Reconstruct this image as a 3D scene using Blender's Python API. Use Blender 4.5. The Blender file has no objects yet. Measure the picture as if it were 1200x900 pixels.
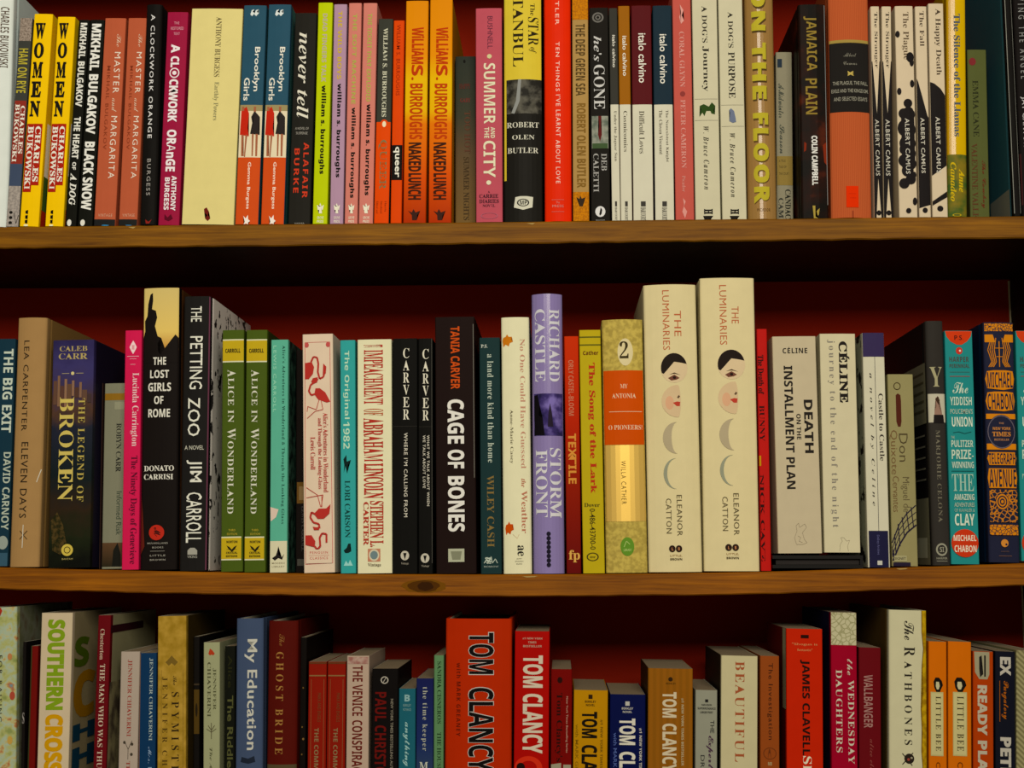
import bpy, bmesh, math, random
from mathutils import Vector, Matrix
random.seed(7)
C = bpy.context.scene.collection
SC = bpy.context.scene

# ------------------------------------------------------------------ camera
D = 1.155                     # camera distance from the plane of the spines (m)
FPX = 1650.0                  # focal length in pixels of a 1200 px wide frame
PH = math.atan(56.0 / 1650.0)
TH = math.atan(math.cos(PH) * 200.0 / 1650.0)
CAMZ = 1.37
fw = Vector((-math.sin(PH) * math.cos(TH), math.cos(PH) * math.cos(TH), math.sin(TH)))
rt = Vector((math.cos(PH), math.sin(PH), 0))
up = rt.cross(fw)
CAM = Vector((0, -D, CAMZ))
cd = bpy.data.cameras.new('camera')
cd.lens = FPX / 1200.0 * 36.0
cd.sensor_width = 36
cam = bpy.data.objects.new('camera', cd)
C.objects.link(cam)
cam.matrix_world = Matrix(((rt.x, up.x, -fw.x, CAM.x), (rt.y, up.y, -fw.y, CAM.y), (rt.z, up.z, -fw.z, CAM.z), (0, 0, 0, 1)))
SC.camera = cam

# ------------------------------------------------------------------ world, lamps, exposure
SC.view_settings.view_transform = 'Standard'
SC.view_settings.look = 'None'
SC.view_settings.gamma = 1
SC.view_settings.use_curve_mapping = False
SC.view_settings.exposure = 0.0
TINT = (1.0, 0.90, 0.74)
w = bpy.data.worlds.new('room_glow')
SC.world = w
w.use_nodes = True
w.node_tree.nodes['Background'].inputs[0].default_value = (1.0, 0.86, 0.68, 1)
w.node_tree.nodes['Background'].inputs[1].default_value = 0.22


def area_lamp(name, loc, target, sx, sy, power, col):
    l = bpy.data.lights.new(name, 'AREA')
    l.shape = 'RECTANGLE'
    l.size = sx
    l.size_y = sy
    l.energy = power
    l.color = col
    o = bpy.data.objects.new(name, l)
    C.objects.link(o)
    o.location = loc
    o.rotation_euler = (Vector(target) - Vector(loc)).to_track_quat('-Z', 'Y').to_euler()
    return o


area_lamp('shop_ceiling_lamp', (0.12, -2.2, 2.4), (0, 0, 1.45), 1.3, 0.9, 54, TINT)

# ------------------------------------------------------------------ picture -> place (where each spine stands on its shelf)
def P(px, py, y=0.0):
    u, v = px - 600.0, 450.0 - py
    d = fw * FPX + rt * u + up * v
    t = (D + y) / d.y
    q = CAM + d * t
    return q.x, q.z


def tab(t, x):
    for (a, ya), (b, yb) in zip(t, t[1:]):
        if x <= b or (b, yb) == t[-1]:
            return ya + (yb - ya) * (x - a) / (b - a)


SH1 = [(-300, 268), (0, 266.5), (200, 264.5), (400, 262.7), (600, 260.5), (800, 258), (1000, 256), (1200, 253.8), (1400, 251)]
SH2 = [(-300, 655), (-100, 662), (0, 665), (100, 667.5), (200, 669.5), (300, 671.5), (400, 672.7), (600, 673.3), (700, 672.8), (800, 671.7), (900, 670), (1000, 667), (1100, 663.8), (1200, 660), (1400, 652)]
Z3 = P(600, 673)[1] - 0.287
SHELF_Z = {1: lambda x: P(x, tab(SH1, x))[1], 2: lambda x: P(x, tab(SH2, x))[1], 3: lambda x: Z3}
XOF = lambda X, z: 600 + FPX * ((Vector((X, 0, z)) - CAM).dot(rt)) / ((Vector((X, 0, z)) - CAM).dot(fw))


# ------------------------------------------------------------------ materials
def lin(h):
    if len(h) == 3:
        h = ''.join(c * 2 for c in h)
    v = [int(h[i:i + 2], 16) / 255 for i in (0, 2, 4)]
    return [c / 12.92 if c <= .04045 else ((c + .055) / 1.055) ** 2.4 for c in v]


ROWE = {0: 1.0, 1: 1.06, 2: 1.0, 3: 0.97}     # how brightly each shelf is lit, used to turn seen colours into paint colours
CUR = [2]


def alb(h, row=None):
    e = ROWE[CUR[0] if row is None else row]
    v = lin(h)
    m = max(v)
    v = [m - (m - c) * 1.02 for c in v]
    v = [v[0], v[1] * .98, v[2] * .95]
    return tuple(min(.86, max(.0012, v[i] / (e * TINT[i]))) for i in range(3)) + (1,)


MATS = {}


def mat(spec, rough=.5, row=None):
    key = (spec, rough, CUR[0] if row is None else row)
    if key in MATS:
        return MATS[key]
    m = bpy.data.materials.new('print_' + spec.replace('|', '_')[:24])
    m.use_nodes = True
    nt = m.node_tree
    b = nt.nodes['Principled BSDF']
    b.inputs['Roughness'].default_value = rough
    b.inputs['Specular IOR Level'].default_value = .02
    N = nt.nodes.new
    L = nt.links.new
    tc = N('ShaderNodeTexCoord')

    def noise(scale, coord='Object', detail=3):
        n = N('ShaderNodeTexNoise')
        n.inputs['Scale'].default_value = scale
        n.inputs['Detail'].default_value = detail
        L(tc.outputs[coord], n.inputs['Vector'])
        return n

    def ramp(stops, src, mode='LINEAR'):
        r = N('ShaderNodeValToRGB')
        r.color_ramp.interpolation = mode
        el = r.color_ramp.elements
        el[0].position, el[0].color = stops[0]
        el[1].position, el[1].color = stops[-1]
        for p, c in stops[1:-1]:
            e = el.new(p)
            e.color = c
        L(src, r.inputs[0])
        return r
    if '|' not in spec:
        col = alb(spec, row)
        n = noise(90)
        r = ramp([(.3, tuple(c * .975 for c in col[:3]) + (1,)), (.7, tuple(min(.9, c * 1.02) for c in col[:3]) + (1,))], n.outputs['Fac'])
        L(r.outputs[0], b.inputs['Base Color'])
    else:
        k, *a = spec.split('|')
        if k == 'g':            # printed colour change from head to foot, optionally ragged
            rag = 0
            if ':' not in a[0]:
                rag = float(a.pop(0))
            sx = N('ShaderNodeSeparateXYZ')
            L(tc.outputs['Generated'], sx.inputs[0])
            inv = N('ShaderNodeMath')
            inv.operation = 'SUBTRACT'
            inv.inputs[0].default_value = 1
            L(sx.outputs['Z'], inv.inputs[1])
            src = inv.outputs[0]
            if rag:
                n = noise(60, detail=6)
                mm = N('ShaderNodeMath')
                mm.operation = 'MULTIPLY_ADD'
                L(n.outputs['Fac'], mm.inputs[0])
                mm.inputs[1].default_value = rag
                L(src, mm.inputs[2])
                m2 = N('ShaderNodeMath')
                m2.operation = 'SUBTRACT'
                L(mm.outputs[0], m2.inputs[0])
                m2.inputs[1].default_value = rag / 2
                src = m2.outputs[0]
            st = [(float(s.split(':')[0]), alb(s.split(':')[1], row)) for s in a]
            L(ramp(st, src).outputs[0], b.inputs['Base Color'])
        elif k == 'n':          # blotches of several inks: n|scale|pos:hex|...
            n = noise(float(a[0]), detail=5)
            st = [(float(s.split(':')[0]), alb(s.split(':')[1], row)) for s in a[1:]]
            L(ramp(st, n.outputs['Fac']).outputs[0], b.inputs['Base Color'])
        elif k == 's':          # fine cloth or ruled stripes along the spine: s|hex|hex|scale|axis
            wv = N('ShaderNodeTexWave')
            wv.bands_direction = a[3] if len(a) > 3 else 'X'
            wv.inputs['Scale'].default_value = float(a[2])
            wv.inputs['Distortion'].default_value = .6
            L(tc.outputs['Object'], wv.inputs['Vector'])
            L(ramp([(.2, alb(a[0], row)), (.8, alb(a[1], row))], wv.outputs['Fac']).outputs[0], b.inputs['Base Color'])
        elif k == 'm':          # foil
            b.inputs['Base Color'].default_value = alb(a[0], row)
            b.inputs['Metallic'].default_value = .55
            b.inputs['Roughness'].default_value = float(a[1]) if len(a) > 1 else .35
        elif k == 'v':          # cell-like damask: v|scale|hex|hex
            n = N('ShaderNodeTexVoronoi')
            n.feature = 'DISTANCE_TO_EDGE'
            n.inputs['Scale'].default_value = float(a[0])
            L(tc.outputs['Object'], n.inputs['Vector'])
            L(ramp([(.03, alb(a[1], row)), (.12, alb(a[2], row))], n.outputs['Distance']).outputs[0], b.inputs['Base Color'])
        elif k == 'w':          # shiny laminate
            b.inputs['Base Color'].default_value = alb(a[0], row)
            b.inputs['Roughness'].default_value = .2
            b.inputs['Specular IOR Level'].default_value = .35
    MATS[key] = m
    return m


def page_mat():
    if 'pages' in MATS:
        return MATS['pages']
    m = bpy.data.materials.new('paper_pages')
    m.use_nodes = True
    nt = m.node_tree
    b = nt.nodes['Principled BSDF']
    b.inputs['Roughness'].default_value = .9
    tc = nt.nodes.new('ShaderNodeTexCoord')
    wv = nt.nodes.new('ShaderNodeTexWave')
    wv.inputs['Scale'].default_value = 900
    wv.inputs['Distortion'].default_value = 2
    r = nt.nodes.new('ShaderNodeValToRGB')
    r.color_ramp.elements[0].color = (.15, .11, .06, 1)  # paper kept dark: the shelf's shade on page tops is in the colour
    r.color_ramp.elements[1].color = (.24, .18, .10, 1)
    nt.links.new(tc.outputs['Object'], wv.inputs['Vector'])
    nt.links.new(wv.outputs['Fac'], r.inputs[0])
    nt.links.new(r.outputs[0], b.inputs['Base Color'])
    MATS['pages'] = m
    return m


# ------------------------------------------------------------------ lettering: outlines of the letters, filled as flat print
GL = {}
GL['R'] = [
[65,253,-9,-4,-9,6,10,14,21,31,117,270,128,270,226,37,242,12,257,6,257,-4,131,-4,131,6,155,11,163,23,144,74,57,74,40,24,47,11,71,6,71,-4,999],
[66,256,5,-4,5,6,32,15,39,34,40,213,35,243,26,251,5,254,5,264,125,264,171,260,203,248,223,229,229,202,225,180,213,163,193,150,165,141,199,132,223,117,237,98,240,56,227,27,199,7,160,-3,999,103,144,143,151,160,173,161,222,154,239,142,248,117,251,105,243,999,126,10,148,14,162,25,170,44,172,86,165,110,151,124,103,132,104,23,111,13,999],
[67,271,147,-11,92,-1,62,17,38,42,21,74,12,110,12,150,21,186,50,230,93,260,148,270,224,252,236,257,243,270,253,270,253,177,243,177,217,224,180,251,152,257,121,249,98,225,85,185,80,129,85,77,100,39,125,17,159,10,207,22,248,58,259,48,237,22,211,4,181,-7,999],
[68,288,8,-4,8,6,33,13,39,30,39,216,32,247,4,254,4,264,160,262,214,244,234,229,262,187,271,130,263,71,236,29,192,4,130,-4,999,127,10,160,17,184,40,198,77,202,131,197,183,183,221,160,243,127,251,107,245,103,222,103,30,107,16,999],
[69,256,4,-4,4,6,32,13,40,42,38,234,28,250,5,254,5,264,231,264,231,184,222,184,205,227,184,241,132,249,106,244,103,140,141,148,154,162,165,199,175,199,175,65,165,65,159,95,149,114,131,124,103,127,103,35,106,19,117,13,180,18,214,40,238,80,249,80,233,-4,999],
[70,234,5,-4,5,6,32,15,39,35,40,216,35,241,27,248,4,254,4,264,228,264,228,184,218,184,205,223,187,240,169,246,131,250,111,248,104,241,103,141,139,149,152,163,163,200,174,200,174,65,163,65,157,95,147,114,131,124,103,127,106,21,119,10,147,6,147,-4,999],
[71,295,154,-10,96,-1,64,17,39,41,22,73,13,110,13,151,22,187,50,231,94,260,147,270,179,266,224,252,235,257,243,270,253,270,253,177,243,177,227,210,206,235,172,254,153,257,122,249,100,225,86,185,83,101,93,53,102,35,126,11,141,5,168,4,184,8,195,22,195,86,185,99,158,103,158,112,290,112,290,103,269,99,260,87,258,13,206,-4,999],
[72,304,5,-4,5,6,32,14,40,43,39,228,32,245,5,254,5,264,138,264,138,254,113,248,104,236,103,143,197,143,194,240,184,250,162,254,162,264,294,264,294,254,267,246,260,219,261,34,267,15,294,6,294,-4,162,-4,162,6,185,11,195,25,197,126,103,126,105,25,114,11,138,6,138,-4,999],
[73,149,4,-4,4,6,27,12,35,19,40,40,40,232,33,248,4,254,4,264,140,264,140,254,111,248,104,232,103,41,108,18,117,11,140,6,140,-4,999],
[74,190,60,-43,34,-39,13,-28,-1,-11,-6,9,2,32,11,38,28,39,42,32,50,18,41,-16,45,-25,70,-26,81,-7,82,226,75,244,42,254,42,264,181,264,181,254,155,248,147,233,146,48,141,8,124,-20,98,-37,999],
[75,296,5,-4,5,6,33,14,40,43,40,228,33,246,6,254,6,264,139,264,139,254,113,248,105,236,103,133,197,230,199,247,167,254,167,264,282,264,282,254,259,251,220,228,155,163,272,19,286,9,302,6,302,-4,161,-4,161,6,185,8,192,19,113,122,103,112,105,25,115,11,139,6,139,-4,999],
[76,247,5,-4,5,6,32,14,40,43,39,228,32,246,5,254,5,264,143,264,143,254,114,250,104,232,105,23,110,15,127,12,181,19,213,43,237,87,247,87,232,-4,999],
[77,369,4,-4,4,6,27,11,35,19,40,42,39,232,30,248,4,254,4,264,104,264,182,80,260,264,359,264,359,254,333,245,326,218,326,31,332,14,359,6,359,-4,229,-4,229,6,257,15,263,32,264,231,165,-4,155,-4,58,225,58,32,66,13,95,6,95,-4,999],
[78,286,233,-11,59,202,60,25,70,11,94,6,94,-4,6,-4,6,6,28,9,36,16,40,42,40,224,20,249,6,254,6,264,88,264,226,95,224,235,216,248,191,254,191,264,278,264,278,254,255,249,246,235,244,-11,999],
[79,305,149,-11,95,0,51,30,22,74,12,130,22,185,51,230,96,260,152,270,206,260,250,230,279,186,289,130,279,74,249,30,205,0,999,152,3,181,11,202,35,215,74,219,130,214,185,200,225,178,249,149,257,119,249,98,225,85,185,81,130,86,75,100,35,122,11,999],
[80,242,5,-4,5,6,32,14,40,43,39,228,32,245,5,254,5,264,165,262,194,255,212,244,230,221,236,202,235,175,223,148,198,128,181,122,103,117,105,25,114,11,138,6,138,-4,999,103,131,128,132,149,139,165,162,165,216,158,235,144,246,118,249,104,239,999],
[81,305,218,-72,181,-68,150,-56,125,-34,106,-5,79,8,46,35,18,85,13,144,28,197,61,239,109,264,166,270,218,254,258,221,283,173,289,145,288,107,275,65,249,30,232,16,190,-4,218,-40,236,-49,258,-52,285,-47,287,-58,252,-69,999,152,3,182,11,203,35,215,74,220,130,215,185,201,225,178,249,149,257,119,249,98,225,85,185,81,130,86,75,100,35,123,11,999],
[82,274,5,-4,5,6,32,14,40,43,39,228,32,245,5,254,5,264,151,263,196,254,225,237,240,210,238,170,226,152,208,138,181,127,256,17,265,9,279,6,279,-4,195,-4,114,121,103,121,105,25,114,11,138,6,138,-4,999,103,133,130,134,152,141,171,166,175,194,172,218,163,236,148,246,121,249,105,241,999],
[83,226,21,-11,21,89,32,89,52,37,84,10,112,4,140,11,153,24,160,48,158,61,142,82,62,126,34,155,25,191,35,233,55,255,83,268,117,270,172,258,180,261,184,270,195,270,195,184,186,184,174,214,156,237,126,255,101,257,85,252,69,235,66,220,69,206,82,189,166,145,194,120,204,99,207,74,204,50,195,30,172,6,137,-8,94,-9,46,3,36,0,32,-11,999],
[84,245,50,-4,50,6,79,14,87,33,87,251,56,247,34,233,20,212,13,183,2,183,2,264,237,264,237,182,228,182,220,212,206,234,184,247,151,251,151,33,158,14,189,6,189,-4,999],
[85,286,142,-12,95,-6,77,2,52,26,40,64,37,235,27,249,4,254,4,264,137,264,137,254,111,248,104,236,103,62,110,36,123,18,158,9,188,14,210,29,222,54,227,89,226,227,219,245,189,254,189,264,275,264,275,254,254,248,246,234,243,74,230,30,205,3,187,-5,999],
[86,248,121,-12,19,227,5,247,-13,254,-13,264,120,264,120,254,90,248,86,234,148,80,204,232,200,248,172,254,172,264,256,264,256,254,236,248,225,230,131,-12,999],
[87,356,96,-11,12,234,1,250,-13,254,-13,264,102,264,102,254,82,248,79,233,127,86,173,203,159,242,149,251,131,254,131,264,254,264,254,254,234,250,227,235,275,93,319,231,315,247,292,254,292,264,363,264,363,254,349,248,337,227,258,-11,248,-11,182,178,108,-11,999],
[89,247,55,-4,55,6,79,11,88,25,90,101,18,232,4,248,-12,254,-12,264,118,264,118,254,94,250,88,238,142,129,200,231,199,244,184,252,169,254,169,264,254,264,254,254,241,249,225,232,154,116,155,25,165,11,189,6,189,-4,999],
[97,198,146,-10,123,-4,114,16,85,-3,52,-9,33,-6,14,9,8,24,9,45,22,67,48,84,113,108,109,158,102,165,83,170,59,163,57,156,68,132,60,115,41,108,26,112,17,124,16,142,21,154,36,169,70,182,111,182,140,175,158,159,167,135,169,21,175,16,184,20,190,12,169,-5,999,85,15,98,20,113,33,113,95,77,77,68,63,67,32,70,23,999],
[99,169,87,-10,56,-3,24,26,10,58,8,98,19,135,42,163,74,180,112,183,134,177,150,165,158,149,158,130,145,118,125,118,113,131,108,167,95,171,81,167,70,155,64,134,63,86,70,53,84,31,104,20,126,19,156,38,163,31,130,0,999],
[100,214,78,-10,59,-7,41,2,16,35,7,82,17,136,35,164,52,176,71,182,107,178,127,161,125,242,117,251,99,254,99,264,184,264,184,33,189,17,204,12,204,2,127,-10,127,19,106,-3,999,97,12,115,20,127,40,127,138,117,155,98,161,83,157,72,143,65,86,72,30,82,17,999],
[101,173,86,-10,55,-4,30,16,13,48,7,88,13,126,31,156,56,176,88,183,119,178,142,161,157,134,162,93,65,93,68,62,77,39,92,25,113,21,135,27,155,46,163,38,130,2,109,-7,999,64,109,114,109,112,152,102,168,91,171,79,167,71,157,999],
[102,122,4,-4,4,5,24,14,27,39,27,159,5,159,5,178,27,178,31,231,56,260,98,269,129,263,143,252,150,239,149,220,140,209,123,205,108,214,104,226,112,250,109,255,88,252,83,233,83,178,116,178,116,159,83,159,83,26,89,11,113,5,113,-4,999],
[103,188,82,-87,35,-81,15,-70,5,-56,6,-39,12,-31,36,-19,11,4,12,27,27,45,56,61,20,84,12,101,11,138,31,166,67,181,100,183,133,175,182,175,182,154,154,154,164,136,167,116,165,99,153,78,125,60,70,56,59,48,55,38,57,32,68,25,127,23,164,13,180,-10,180,-40,167,-62,142,-78,999,88,69,100,72,108,82,113,120,108,158,100,168,88,171,76,168,69,158,63,120,69,82,76,72,999,90,-73,136,-65,147,-56,149,-34,125,-25,53,-24,40,-40,42,-57,58,-69,999],
[104,220,6,-4,6,5,24,14,27,29,26,236,20,251,7,255,7,264,83,264,83,153,108,176,123,181,161,179,177,167,187,148,190,120,191,18,197,9,210,5,210,-4,115,-4,115,5,130,11,134,29,133,138,128,151,115,156,98,150,83,134,83,23,89,9,102,5,102,-4,999],
[105,112,55,209,34,217,25,239,34,260,55,269,76,260,85,239,76,217,999,6,-4,6,5,24,14,27,29,26,156,21,166,8,169,8,178,83,178,83,23,89,9,102,5,102,-4,999],
[106,119,58,210,37,218,29,239,37,261,58,269,80,261,88,239,80,218,999,17,-87,-4,-84,-22,-75,-33,-61,-37,-45,-31,-28,-8,-22,4,-27,11,-38,2,-65,5,-71,25,-71,32,-58,33,150,29,163,9,169,9,178,89,178,89,-17,85,-47,60,-77,999],
[107,207,6,-4,6,5,22,11,27,29,26,236,21,251,8,254,8,264,83,264,83,95,139,155,134,166,117,169,117,178,199,178,199,169,167,157,127,119,199,16,217,5,217,-4,120,-4,120,5,133,8,136,16,91,82,83,75,83,23,89,9,102,5,102,-4,999],
[108,113,6,-4,6,5,24,14,27,29,26,236,21,251,8,254,8,264,83,264,83,23,89,9,102,5,102,-4,999],
[109,322,6,-4,6,5,24,14,27,29,26,151,20,165,7,169,7,178,82,178,82,152,107,175,135,183,168,175,184,150,210,175,225,181,264,179,280,167,289,148,292,120,293,18,299,9,311,5,311,-4,218,-4,218,5,233,11,237,29,236,138,231,151,218,156,202,151,187,135,187,23,193,9,205,5,205,-4,113,-4,113,5,128,11,132,29,131,137,126,151,113,156,96,150,82,134,82,23,88,9,100,5,100,-4,999],
[110,220,6,-4,6,5,24,14,27,29,26,151,20,165,7,169,7,178,83,178,83,153,108,176,122,181,161,179,177,167,187,148,190,120,191,18,197,9,210,5,210,-4,115,-4,115,5,130,11,134,29,133,138,128,151,115,156,98,150,83,134,83,23,89,9,102,5,102,-4,999],
[111,194,95,-10,59,-3,31,17,13,48,7,86,13,125,31,156,59,176,95,183,130,176,158,156,176,126,182,86,176,47,158,17,130,-3,999,95,2,109,7,120,23,125,86,118,155,109,168,95,172,80,168,71,155,65,87,70,23,81,7,999],
[112,214,6,-86,6,-77,17,-75,24,-67,27,-42,26,147,23,162,7,169,7,178,80,178,80,150,102,175,116,182,141,183,160,177,182,157,200,115,200,63,188,28,167,3,140,-9,103,-4,83,15,85,-62,94,-74,112,-77,112,-86,999,111,12,126,17,137,31,144,87,138,142,128,155,113,159,96,153,83,134,83,36,94,18,999],
[114,165,6,-4,6,5,24,14,27,29,26,157,21,166,8,169,8,178,82,178,82,144,99,168,120,181,141,183,158,175,166,152,156,131,133,128,107,149,95,143,86,125,84,22,89,11,112,5,112,-4,999],
[115,165,85,-10,39,1,26,-9,17,-9,17,58,27,58,40,26,54,12,70,5,97,8,107,19,109,30,97,52,49,77,28,95,18,117,18,137,34,167,53,179,82,183,121,175,131,184,139,184,139,126,130,126,117,153,98,167,72,169,58,153,59,140,67,129,133,91,147,61,143,26,130,6,110,-6,999],
[116,130,68,-10,40,-3,27,17,24,160,8,160,8,172,72,245,81,245,81,178,118,178,118,160,81,160,82,33,86,23,95,19,107,25,117,40,127,34,103,1,999],
[117,216,73,-10,50,-6,29,15,23,38,22,154,16,165,2,169,2,178,79,178,80,34,87,20,100,17,117,21,130,34,129,155,123,165,107,169,107,178,186,178,187,31,191,19,208,13,208,3,130,-10,130,19,105,-2,999],
[118,176,80,-10,16,148,6,164,-6,169,-6,178,92,178,92,169,76,166,72,157,104,68,138,156,132,166,116,169,116,178,175,178,175,169,162,163,152,145,90,-10,999],
[119,252,68,-10,4,155,-11,169,-11,178,77,178,77,169,65,165,63,155,94,70,120,134,109,163,95,169,95,178,186,178,186,169,174,166,170,158,194,79,223,155,221,164,205,169,205,178,258,178,258,169,248,166,240,152,175,-10,166,-10,127,112,78,-10,999],
[120,184,-2,-4,-2,4,24,20,68,76,16,158,-2,169,-2,178,95,178,95,169,83,167,78,161,104,117,133,157,131,166,114,169,114,178,179,178,179,170,154,155,112,104,169,14,184,5,184,-4,87,-4,87,5,103,8,104,17,77,63,46,19,50,7,65,4,65,-4,999],
[121,173,27,-87,13,-85,-3,-73,-8,-54,-4,-40,6,-30,26,-29,38,-40,41,-61,50,-61,68,-40,78,-7,14,151,5,165,-7,169,-7,178,91,178,91,169,76,166,71,157,105,66,136,155,131,166,115,169,115,178,172,178,172,169,162,164,151,146,77,-53,57,-78,999],
[50,217,10,-4,10,36,106,140,124,176,129,214,121,248,105,257,89,257,70,241,62,190,41,192,25,198,15,211,11,229,17,249,41,271,72,280,119,281,153,272,176,255,187,231,188,210,181,183,145,135,47,39,151,41,168,55,175,79,199,79,197,-4,999],
[46,82,39,40,22,33,15,16,22,-1,39,-8,56,-1,63,16,56,33,999],
[45,123,108,101,12,101,12,65,108,65,999],
[38,243,192,130,163,86,125,130,162,165,171,183,174,202,169,225,156,243,135,256,109,260,81,256,59,243,45,224,40,198,49,165,70,136,25,100,12,79,7,56,12,31,27,11,49,-3,75,-8,114,1,160,32,191,-4,241,-4,186,59,213,95,230,130,999,137,59,108,37,79,28,56,36,46,56,58,84,93,110,999,78,202,86,220,107,228,129,220,138,200,131,179,103,156,86,177,999],
[39,70,25,178,41,178,50,233,50,279,15,279,15,233,999],
[33,103,27,211,41,89,49,75,57,89,69,168,70,236,59,266,49,269,39,266,32,254,999,50,40,33,33,26,16,33,-1,50,-8,66,-1,73,16,66,33,999],
[201,256,4,-4,4,6,32,13,40,42,38,234,28,250,5,254,5,264,231,264,231,184,222,184,205,227,184,241,132,249,106,244,103,140,141,148,154,162,165,199,175,199,175,65,165,65,159,95,149,114,131,124,103,127,103,35,106,19,117,13,180,18,214,40,238,80,249,80,233,-4,999,124,341,98,283,120,283,164,341,999],
]
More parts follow.
